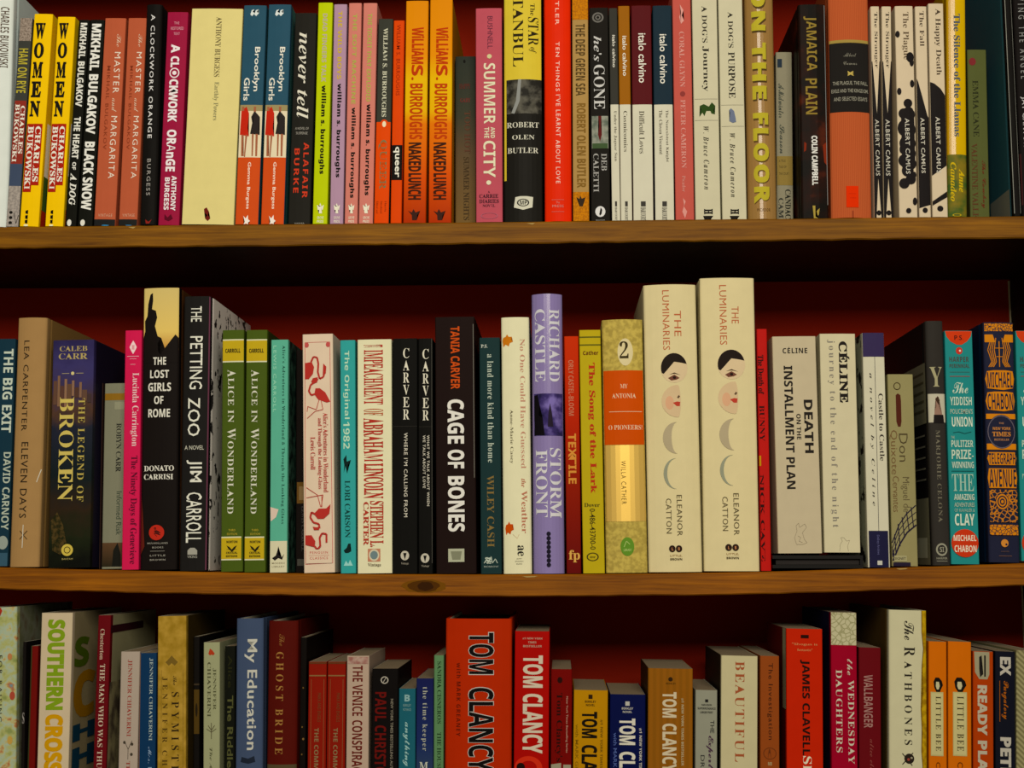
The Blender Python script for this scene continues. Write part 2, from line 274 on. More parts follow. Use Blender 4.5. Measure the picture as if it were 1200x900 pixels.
GL['I'] = [
[65,243,-44,-4,-44,6,-27,10,-12,24,186,267,197,267,188,42,197,15,224,6,224,-4,101,-4,101,6,118,10,131,24,136,78,53,78,12,21,18,10,38,6,38,-4,999],
[67,255,115,-11,84,-8,57,2,36,17,15,50,8,77,8,107,13,136,29,177,54,214,75,235,124,262,178,268,235,257,250,268,260,268,243,177,232,178,228,211,218,235,201,250,178,254,151,249,126,232,94,186,78,142,69,100,69,64,85,27,117,9,153,11,194,36,212,58,224,49,201,23,176,4,147,-7,999],
[68,281,-24,-4,-24,5,0,10,14,31,65,218,65,241,56,248,39,252,39,261,144,261,199,254,238,233,261,199,268,135,262,104,249,75,218,38,184,13,143,0,999,95,8,120,11,153,29,179,57,198,96,211,156,208,205,196,230,177,244,139,248,125,233,71,28,77,12,999],
[71,290,126,-11,76,-4,56,6,25,35,10,75,8,99,11,128,24,169,57,217,79,236,112,255,143,265,176,268,242,257,255,268,265,268,248,182,237,182,233,213,221,236,202,249,177,254,151,248,126,231,94,185,71,122,68,63,77,35,107,9,136,4,153,6,173,23,194,101,187,114,164,118,164,127,275,127,275,117,262,115,253,104,228,14,179,-5,999],
[79,277,101,-11,62,-4,32,15,21,29,8,65,7,86,18,145,49,200,93,243,112,254,151,267,193,267,211,262,228,254,253,229,266,194,265,143,250,99,216,46,181,15,142,-4,999,104,3,130,10,153,31,174,66,200,137,208,182,209,214,199,241,178,254,154,252,125,230,99,191,77,137,65,81,66,33,80,11,999],
[84,233,21,-4,21,6,46,12,56,25,116,247,87,244,66,232,48,214,33,190,23,190,38,261,253,261,242,185,231,185,226,212,216,231,200,243,176,247,117,28,120,12,144,6,144,-4,999],
[87,319,42,-11,44,218,37,240,14,250,14,261,121,261,121,251,105,245,100,230,97,90,170,212,167,242,160,248,143,251,143,261,249,261,249,252,234,248,226,232,221,91,302,228,302,244,281,252,281,261,354,261,354,252,336,245,318,223,177,-11,165,-11,169,182,54,-11,999],
[66,249,-24,-4,-24,5,0,10,14,31,65,218,65,242,56,248,39,252,39,261,178,258,214,247,225,239,238,217,235,180,221,162,198,147,166,137,205,114,215,98,216,57,201,29,169,7,138,-1,999,114,142,155,152,177,182,179,227,172,239,160,246,138,247,129,241,103,142,999,93,9,131,20,154,53,158,84,155,104,145,118,129,126,99,129,72,22,77,12,999],
[97,194,27,-9,10,-6,-4,4,-12,19,-15,39,-7,82,22,135,45,158,82,177,104,176,112,172,122,152,128,174,171,174,130,30,134,20,142,21,163,47,172,42,157,19,127,-6,101,-8,89,5,91,40,61,3,45,-6,999,50,20,64,25,77,39,100,82,112,136,111,150,104,160,93,160,79,151,48,99,34,43,38,26,999],
[98,186,41,-10,5,-2,-11,14,49,235,45,248,24,251,24,262,107,273,72,146,84,160,110,176,141,175,155,164,164,148,165,105,148,61,119,24,87,1,999,50,4,65,9,80,22,105,64,119,120,118,137,108,149,87,146,66,116,37,19,40,7,999],
[99,159,50,-10,25,-6,-1,16,-10,53,-1,96,23,137,48,159,88,177,120,176,144,156,147,142,143,127,127,116,109,119,99,136,106,161,97,166,83,160,68,142,51,109,40,54,44,31,62,16,80,18,92,25,116,52,127,45,91,4,71,-6,999],
[100,193,28,-10,11,-6,-2,4,-13,32,-9,73,7,112,33,148,67,173,92,178,121,169,139,238,134,248,116,250,116,261,197,273,131,25,134,20,140,22,161,48,171,42,147,11,127,-7,112,-10,94,-3,88,16,92,40,62,3,46,-7,999,52,20,75,35,98,78,114,137,114,151,106,161,92,160,79,150,47,94,37,62,35,37,40,26,999],
[101,154,47,-10,24,-6,-2,16,-11,53,-5,86,17,128,51,161,80,175,117,176,131,168,140,157,142,142,136,119,103,88,42,69,40,48,47,25,68,17,89,25,111,52,122,45,89,4,69,-6,999,45,82,71,92,97,114,109,142,104,163,90,164,70,144,999],
[102,110,-43,-86,-68,-77,-76,-67,-77,-50,-66,-34,-47,-35,-40,-51,-45,-70,-39,-73,-24,-65,-13,-43,31,158,4,158,7,174,34,174,50,217,81,259,107,271,145,268,161,248,157,226,141,220,128,226,122,239,128,256,122,260,105,249,96,228,81,174,114,174,112,158,78,158,52,38,27,-37,11,-61,-7,-77,999],
[104,206,119,-10,100,-3,93,20,126,135,127,144,120,149,97,138,73,104,50,55,33,-4,-15,-4,49,235,45,248,24,250,24,261,106,273,63,112,95,153,124,174,158,176,172,161,171,127,140,29,144,22,152,23,176,53,184,48,152,5,136,-6,999],
[105,110,73,214,55,222,47,241,55,259,73,267,92,259,99,241,92,222,999,25,-9,8,-5,-4,14,27,143,23,154,7,156,7,166,84,178,45,28,49,21,57,22,79,49,87,43,56,4,999],
[108,98,19,-10,-3,-2,-10,19,46,236,43,248,27,251,26,261,103,273,38,29,45,20,57,27,73,48,81,42,50,3,36,-7,999],
[109,305,220,-9,200,-2,193,20,226,136,227,145,220,150,193,134,173,105,131,-4,86,-4,128,136,128,145,121,150,100,139,76,108,53,59,34,-4,-13,-4,26,144,22,154,6,156,6,166,85,178,64,110,106,161,136,177,159,176,169,171,176,149,172,123,199,157,217,171,245,178,267,171,272,162,273,140,241,26,244,22,253,23,273,49,282,43,251,4,236,-6,999],
[110,206,121,-10,101,-3,95,20,128,135,128,144,121,149,100,139,76,108,53,59,34,-4,-13,-4,26,144,22,154,6,156,6,166,85,178,64,110,96,152,116,169,146,178,169,171,174,161,175,135,142,26,146,22,155,23,175,49,184,43,152,3,137,-6,999],
[111,182,52,-10,17,0,-6,28,-10,64,-1,97,24,138,59,167,89,177,126,174,146,161,159,141,163,105,155,72,138,41,114,15,85,-3,999,57,4,70,9,83,25,104,73,117,137,116,150,106,164,88,163,75,151,49,97,36,30,42,10,999],
[114,149,-13,-4,26,144,22,154,6,156,6,166,85,178,63,107,85,145,104,168,123,178,143,172,148,146,139,128,120,125,102,138,80,116,56,66,34,-4,999],
[115,144,49,-10,7,0,-8,-8,-19,-7,-8,60,3,58,7,34,15,17,27,7,53,5,65,17,61,45,16,111,12,130,16,149,35,170,53,177,109,169,131,176,122,116,112,118,99,154,88,162,66,164,54,153,57,132,96,79,108,44,104,23,91,6,72,-6,999],
[116,104,14,-10,-7,-3,-13,19,22,157,3,157,3,171,42,193,75,230,91,230,74,173,106,173,101,157,70,157,35,32,41,20,53,28,71,51,80,46,48,4,31,-6,999],
[117,206,23,-10,0,-3,-7,20,23,145,19,154,3,156,3,166,82,178,41,34,41,24,48,19,69,30,94,63,117,112,135,173,182,173,143,29,146,23,152,22,176,49,185,43,161,11,130,-9,107,-5,97,7,95,19,103,56,63,6,44,-6,999],
[118,163,24,-10,20,123,11,151,-5,157,-5,167,56,176,66,126,68,48,98,85,115,117,114,129,99,151,102,168,117,178,135,174,144,163,144,140,122,94,75,34,32,-9,999],
[121,161,-22,-87,-34,-85,-47,-76,-51,-63,-48,-50,-28,-40,12,-53,33,-34,44,-8,33,68,18,134,10,154,-10,158,-10,169,50,176,62,145,83,40,108,90,116,120,97,144,96,164,109,176,133,174,143,158,140,133,122,85,92,27,31,-56,0,-81,999],
[46,82,39,40,22,33,15,16,22,-1,39,-8,56,-1,63,16,56,33,999],
[39,70,25,178,41,178,50,233,50,279,15,279,15,233,999],
[233,154,47,-10,24,-6,-2,16,-11,53,-5,86,17,128,51,161,80,175,117,176,131,168,140,157,142,142,136,119,103,88,42,69,40,48,47,25,68,17,89,25,111,52,122,45,89,4,69,-6,999,45,82,71,92,97,114,109,142,104,163,90,164,70,144,999],
]
GL['B'] = [
[65,269,-4,-4,95,279,169,279,269,-4,204,-4,184,63,81,63,60,-4,999,96,113,169,113,132,235,999],
[66,262,31,-4,31,278,146,277,205,262,226,240,232,225,233,195,227,175,216,158,190,144,221,130,237,106,239,59,225,29,198,8,160,-3,999,91,166,156,171,170,185,169,213,160,222,145,227,91,229,999,91,45,143,46,161,51,173,61,178,75,172,104,152,116,91,119,999],
[67,248,146,-8,89,2,49,32,26,77,19,115,20,157,34,212,65,253,112,277,162,282,193,277,234,262,214,214,175,229,151,232,121,226,109,218,99,207,85,176,80,136,85,96,97,66,107,55,134,43,177,44,223,57,223,6,186,-5,999],
[68,288,31,-4,31,278,141,277,180,269,212,253,248,216,264,161,263,106,243,52,225,32,176,5,111,-4,999,91,45,155,51,182,68,198,97,203,138,198,179,183,207,158,224,91,229,999],
[69,217,31,-4,31,278,194,278,194,229,91,229,91,167,187,167,187,118,91,118,91,45,194,45,194,-4,999],
[70,213,31,-4,31,278,193,278,193,229,90,229,90,156,186,156,186,107,90,107,90,-4,999],
[71,282,150,-8,94,1,53,29,38,50,21,104,23,179,45,229,86,264,143,281,211,277,250,265,230,217,175,232,131,226,111,214,97,197,83,163,81,123,92,77,104,60,120,48,154,42,192,46,192,104,139,104,139,154,250,154,250,8,204,-4,999],
[72,298,31,-4,31,278,91,278,91,167,203,167,203,278,263,278,263,-4,203,-4,203,118,91,118,91,-4,999],
[73,150,8,-4,8,30,43,46,43,228,8,244,8,278,137,278,137,244,103,228,103,46,137,30,137,-4,999],
[74,127,2,-87,-34,-83,-34,-33,9,-35,21,-27,29,-12,31,278,91,278,88,-19,80,-45,58,-72,38,-82,999],
[75,258,31,-4,31,278,91,278,91,149,191,278,258,278,159,153,258,-4,190,-4,116,115,91,97,91,-4,999],
[76,219,31,-4,31,278,91,278,91,45,206,45,206,-4,999],
[77,369,31,-4,31,278,113,278,180,62,252,278,333,278,333,-4,277,-4,280,217,206,-4,151,-4,83,217,85,-4,999],
[78,317,31,-4,31,278,107,278,230,67,228,278,282,278,282,-4,206,-4,83,209,85,-4,999],
[79,311,153,-8,93,2,51,32,27,78,19,138,27,197,51,243,93,272,154,283,213,272,255,243,280,197,288,137,280,78,255,32,213,2,999,153,42,186,48,208,68,221,98,225,137,221,177,208,207,186,226,154,233,121,226,99,207,86,177,82,137,86,98,99,68,121,48,999],
[80,244,31,-4,31,278,147,277,187,265,212,242,225,209,226,178,216,144,193,116,169,104,136,97,91,96,91,-4,999,91,145,134,148,158,161,166,188,163,206,154,219,139,227,91,229,999],
[81,311,209,-72,158,-8,111,-4,63,20,41,46,27,78,20,117,20,159,33,214,63,255,111,278,176,281,213,272,255,243,280,197,288,137,278,73,249,25,218,4,286,-72,999,153,42,186,48,208,68,221,98,225,137,221,177,208,207,186,226,154,233,121,226,99,207,86,177,82,137,86,98,99,68,121,48,999],
[82,257,31,-4,31,278,140,277,164,273,199,257,219,231,225,213,225,175,205,140,174,119,257,-4,190,-4,123,104,91,104,91,-4,999,91,153,136,155,153,163,165,183,165,201,158,216,135,227,91,229,999],
[83,214,94,-8,51,-4,14,9,14,65,66,45,109,42,130,50,139,71,135,86,123,97,63,128,36,150,19,184,19,220,32,249,57,270,92,281,145,279,197,262,177,216,135,230,103,232,81,220,76,197,89,180,149,148,179,125,196,94,196,56,183,26,156,4,138,-3,999],
[84,225,80,-4,80,228,4,228,4,278,217,278,217,228,140,228,140,-4,999],
[85,295,144,-8,118,-6,75,8,59,20,37,54,29,96,29,278,89,278,93,76,111,50,146,42,180,51,198,77,201,278,261,278,261,95,254,55,232,22,210,5,180,-5,999],
[86,253,91,-4,-4,278,56,278,111,104,124,48,139,110,192,278,253,278,157,-4,999],
[87,378,68,-4,-4,278,55,278,104,50,118,120,159,278,215,278,259,112,269,50,319,278,378,278,306,-4,238,-4,187,210,136,-4,999],
[88,260,-4,-4,89,141,2,278,68,278,129,176,188,278,253,278,164,138,260,-4,191,-4,125,103,60,-4,999],
[89,243,89,-4,89,104,-4,278,61,278,119,162,178,278,243,278,149,106,149,-4,999],
[90,225,5,-4,5,34,140,229,9,229,9,278,212,278,212,239,76,45,215,45,215,-4,999],
[97,235,79,-8,41,1,23,18,12,60,18,90,36,111,67,124,146,130,146,148,138,165,120,172,89,170,52,157,32,197,93,215,154,211,182,197,192,187,204,158,205,-4,164,-4,151,25,122,0,999,101,35,126,41,139,52,146,68,146,96,99,92,79,80,74,67,75,48,85,38,999],
[98,246,145,-8,115,-4,86,19,82,19,72,-4,27,-4,27,296,86,296,83,184,117,211,147,216,164,214,194,200,216,172,223,152,228,104,223,55,215,36,193,8,179,-1,999,129,40,145,44,158,56,166,77,168,105,165,133,157,153,144,165,128,169,108,165,96,154,88,136,86,104,95,56,108,44,999],
[99,199,114,-8,72,-2,40,18,20,53,14,121,27,167,53,197,90,213,140,215,187,201,169,156,120,168,100,164,85,152,77,131,77,75,86,55,109,41,145,42,180,58,180,8,152,-4,999],
[100,246,95,-8,78,-6,49,8,26,36,19,55,14,103,15,129,26,171,49,200,63,209,97,216,127,211,161,184,156,296,215,296,215,-4,170,-4,156,24,133,1,999,116,39,137,42,150,53,158,71,160,103,151,151,137,164,115,168,98,164,84,151,76,130,73,103,76,75,84,55,98,43,999],
[101,230,124,-8,80,-2,45,19,22,53,14,84,17,137,33,177,62,203,101,215,137,214,172,201,198,176,211,140,212,89,73,89,82,58,105,39,156,38,200,53,200,7,167,-4,999,74,128,157,128,147,161,134,171,116,174,88,163,79,149,999],
[102,149,36,-4,36,167,4,167,4,196,36,212,41,262,64,288,112,298,167,289,152,246,113,251,104,248,96,236,95,212,146,212,146,167,95,167,95,-4,999],
[103,246,107,-99,65,-96,27,-87,27,-40,89,-55,131,-53,145,-44,154,-29,158,24,137,4,104,-8,77,-6,47,8,26,37,19,56,14,103,19,151,26,170,48,199,78,214,116,214,132,208,159,184,165,212,215,212,215,-5,209,-45,188,-75,173,-86,154,-93,999,116,38,136,41,149,51,158,68,160,103,158,133,150,153,136,164,115,168,97,164,84,152,76,131,74,103,76,74,84,54,97,42,999],
[104,256,27,-4,27,296,86,296,83,184,105,204,121,212,165,214,205,197,221,172,226,137,226,-4,167,-4,165,142,158,157,147,166,132,169,110,164,91,140,86,114,86,-4,999],
[105,116,56,239,33,245,24,267,33,290,56,296,83,286,88,267,79,245,999,27,-4,27,212,86,212,86,-4,999],
[106,116,56,239,33,245,24,267,33,290,56,296,83,286,88,267,79,245,999,9,-99,-30,-94,-30,-48,9,-50,25,-35,27,212,86,212,84,-47,74,-71,62,-84,34,-97,999],
[107,241,27,-4,27,296,86,296,82,113,169,212,236,212,150,118,241,-4,173,-4,111,83,86,63,86,-4,999],
[108,116,27,-4,27,296,86,296,86,-4,999],
[109,384,27,-4,27,212,72,212,83,184,94,198,119,212,168,214,194,204,211,184,216,184,244,208,271,215,297,214,325,205,344,186,355,137,355,-4,296,-4,294,142,287,157,277,166,263,169,236,159,222,132,220,-4,161,-4,159,142,153,157,143,166,129,169,108,164,91,140,86,114,86,-4,999],
[110,256,27,-4,27,212,72,212,80,184,103,204,139,215,181,211,205,197,214,186,225,156,226,-4,167,-4,165,142,154,162,132,169,110,164,91,140,86,114,86,-4,999],
[111,241,118,-8,76,-1,43,21,21,56,14,104,20,152,42,187,75,209,119,216,160,208,194,187,215,152,223,104,216,56,194,21,161,-1,999,118,39,139,43,152,56,160,76,163,104,160,132,152,152,138,164,118,168,98,164,84,152,76,132,74,104,76,76,84,56,98,43,999],
[112,246,27,-99,27,212,74,212,83,184,109,206,126,213,147,216,180,209,206,187,223,152,227,78,215,36,193,8,163,-6,116,-4,82,19,86,-99,999,129,40,146,44,158,56,168,105,166,133,158,153,145,165,128,169,108,165,96,154,88,136,86,104,95,56,108,44,999],
[113,246,156,-99,159,24,125,-3,106,-8,78,-6,62,-1,36,20,19,55,15,129,26,171,49,200,79,214,107,215,127,211,159,184,165,212,215,212,215,-99,999,116,38,137,42,150,52,158,70,160,103,151,151,137,164,115,168,97,164,84,151,76,130,74,103,76,74,84,54,97,42,999],
[114,175,27,-4,27,212,71,212,83,175,101,198,118,209,137,215,167,214,163,159,138,160,116,155,99,144,90,132,86,106,86,-4,999],
[115,192,85,-8,46,-5,14,4,14,53,51,40,87,35,112,40,119,53,108,70,54,96,28,114,15,139,15,170,27,192,64,212,109,215,146,209,175,199,157,156,98,172,79,169,72,155,84,142,161,102,176,77,176,44,164,19,141,2,999],
[116,167,101,-8,66,-2,42,20,33,50,33,167,5,167,5,192,37,212,54,258,92,258,92,212,152,212,152,167,92,167,92,63,96,48,107,40,127,39,155,46,155,2,999],
[117,256,102,-8,58,2,37,21,31,35,25,71,25,212,84,212,86,65,97,46,119,39,142,43,160,68,165,94,166,212,225,212,225,-4,180,-4,169,23,140,-1,999],
[118,221,78,-4,-4,212,57,212,101,83,107,44,118,89,159,212,221,212,139,-4,999],
[119,334,61,-4,0,212,58,212,86,105,95,45,133,212,198,212,225,101,233,45,273,212,330,212,268,-4,204,-4,165,167,124,-4,999],
[120,224,-2,-4,71,106,1,212,68,212,110,143,152,212,219,212,149,106,222,-4,156,-4,110,70,65,-4,999],
[121,221,39,-99,9,-96,9,-49,41,-51,56,-45,71,-28,82,-3,-4,212,60,212,102,86,108,53,158,212,221,212,122,-48,94,-82,68,-95,999],
[48,222,108,-8,64,1,34,30,16,76,10,137,15,198,32,244,63,273,108,283,153,273,183,244,201,198,207,137,202,76,185,30,155,2,999,108,40,127,46,139,64,148,137,139,210,127,228,108,234,89,228,78,210,69,137,78,64,89,46,999],
[49,222,99,-4,101,215,48,170,19,206,110,278,159,278,159,-4,999],
[50,222,12,-4,12,37,123,153,138,179,142,199,132,224,107,232,76,225,43,203,11,242,44,266,78,279,125,282,159,272,177,260,195,236,201,206,196,173,173,135,86,46,209,46,209,-4,999],
[51,222,92,-8,49,-4,11,7,11,58,49,44,86,39,113,42,136,56,144,82,138,102,109,116,54,118,54,164,99,165,127,175,138,191,137,215,125,229,99,234,72,230,39,213,11,254,62,278,124,281,172,265,192,243,198,215,188,178,171,160,137,143,167,136,189,123,202,103,205,66,194,34,169,9,128,-5,999],
[52,222,123,-4,123,54,2,54,2,96,126,278,181,278,181,101,215,101,215,54,181,54,181,-4,999,55,101,123,101,125,210,999],
[54,222,113,-8,85,-5,61,5,40,22,23,46,13,77,10,116,18,187,43,238,79,267,134,281,189,279,189,231,155,235,111,229,84,210,70,182,65,146,83,165,107,177,128,179,161,174,187,156,197,143,208,110,207,68,202,49,183,18,153,-2,999,112,40,127,43,140,52,148,67,151,89,142,122,130,130,113,133,95,130,81,121,69,94,80,57,93,44,999],
[55,222,40,-4,146,228,6,228,6,278,209,278,209,241,102,-4,999],
[56,222,109,-8,67,-3,35,12,16,36,10,67,18,105,34,123,64,143,38,164,22,191,18,214,25,244,54,270,109,282,163,270,192,244,199,214,195,191,177,164,148,145,195,109,206,87,208,69,201,37,180,13,149,-3,999,109,170,137,190,143,209,133,231,108,238,84,231,74,209,80,191,999,108,36,141,45,150,56,152,70,143,93,106,119,76,99,65,71,76,46,999],
[57,222,66,-8,28,-5,28,42,79,39,117,50,133,63,144,81,153,127,128,103,111,96,71,95,42,107,21,130,14,145,10,205,23,241,48,267,84,280,132,278,157,268,178,251,200,213,208,158,202,98,187,54,158,19,113,-3,999,104,140,122,143,136,152,148,179,138,216,124,229,106,233,90,230,77,222,69,206,66,184,76,152,88,143,999],
[46,82,39,40,22,33,15,16,22,-1,39,-8,56,-1,63,16,56,33,999],
[44,82,19,-51,39,-41,63,-11,63,22,49,42,28,43,16,31,15,13,25,1,33,0,34,-12,999],
[45,123,108,101,12,101,12,65,108,65,999],
[38,243,192,130,163,86,125,130,162,165,171,183,174,202,169,225,156,243,135,256,109,260,81,256,59,243,45,224,40,198,49,165,70,136,25,100,12,79,7,56,12,31,27,11,49,-3,75,-8,114,1,160,32,191,-4,241,-4,186,59,213,95,230,130,999,137,59,108,37,79,28,56,36,46,56,58,84,93,110,999,78,202,86,220,107,228,129,220,138,200,131,179,103,156,86,177,999],
[39,70,25,178,41,178,50,233,50,279,15,279,15,233,999],
[33,103,27,211,41,89,49,75,57,89,69,168,70,236,59,266,49,269,39,266,32,254,999,50,40,33,33,26,16,33,-1,50,-8,66,-1,73,16,66,33,999],
[233,230,124,-8,80,-2,45,19,22,53,14,84,17,137,33,177,62,203,101,215,137,214,172,201,198,176,211,140,212,89,73,89,82,58,105,39,156,38,200,53,200,7,167,-4,999,74,128,157,128,147,161,134,171,116,174,88,163,79,149,999],
[201,217,31,-4,31,278,194,278,194,229,91,229,91,167,187,167,187,118,91,118,91,45,194,45,194,-4,999,111,341,84,283,106,283,150,341,999],
[35,227,73,240,57,163,-4,163,-4,135,51,135,37,68,-4,68,-4,41,32,41,15,-36,44,-36,60,41,137,41,121,-36,149,-36,165,41,227,41,227,68,171,68,185,135,227,135,227,163,191,163,207,240,178,240,162,163,86,163,102,240,999,80,135,157,135,142,68,66,68,999],
]
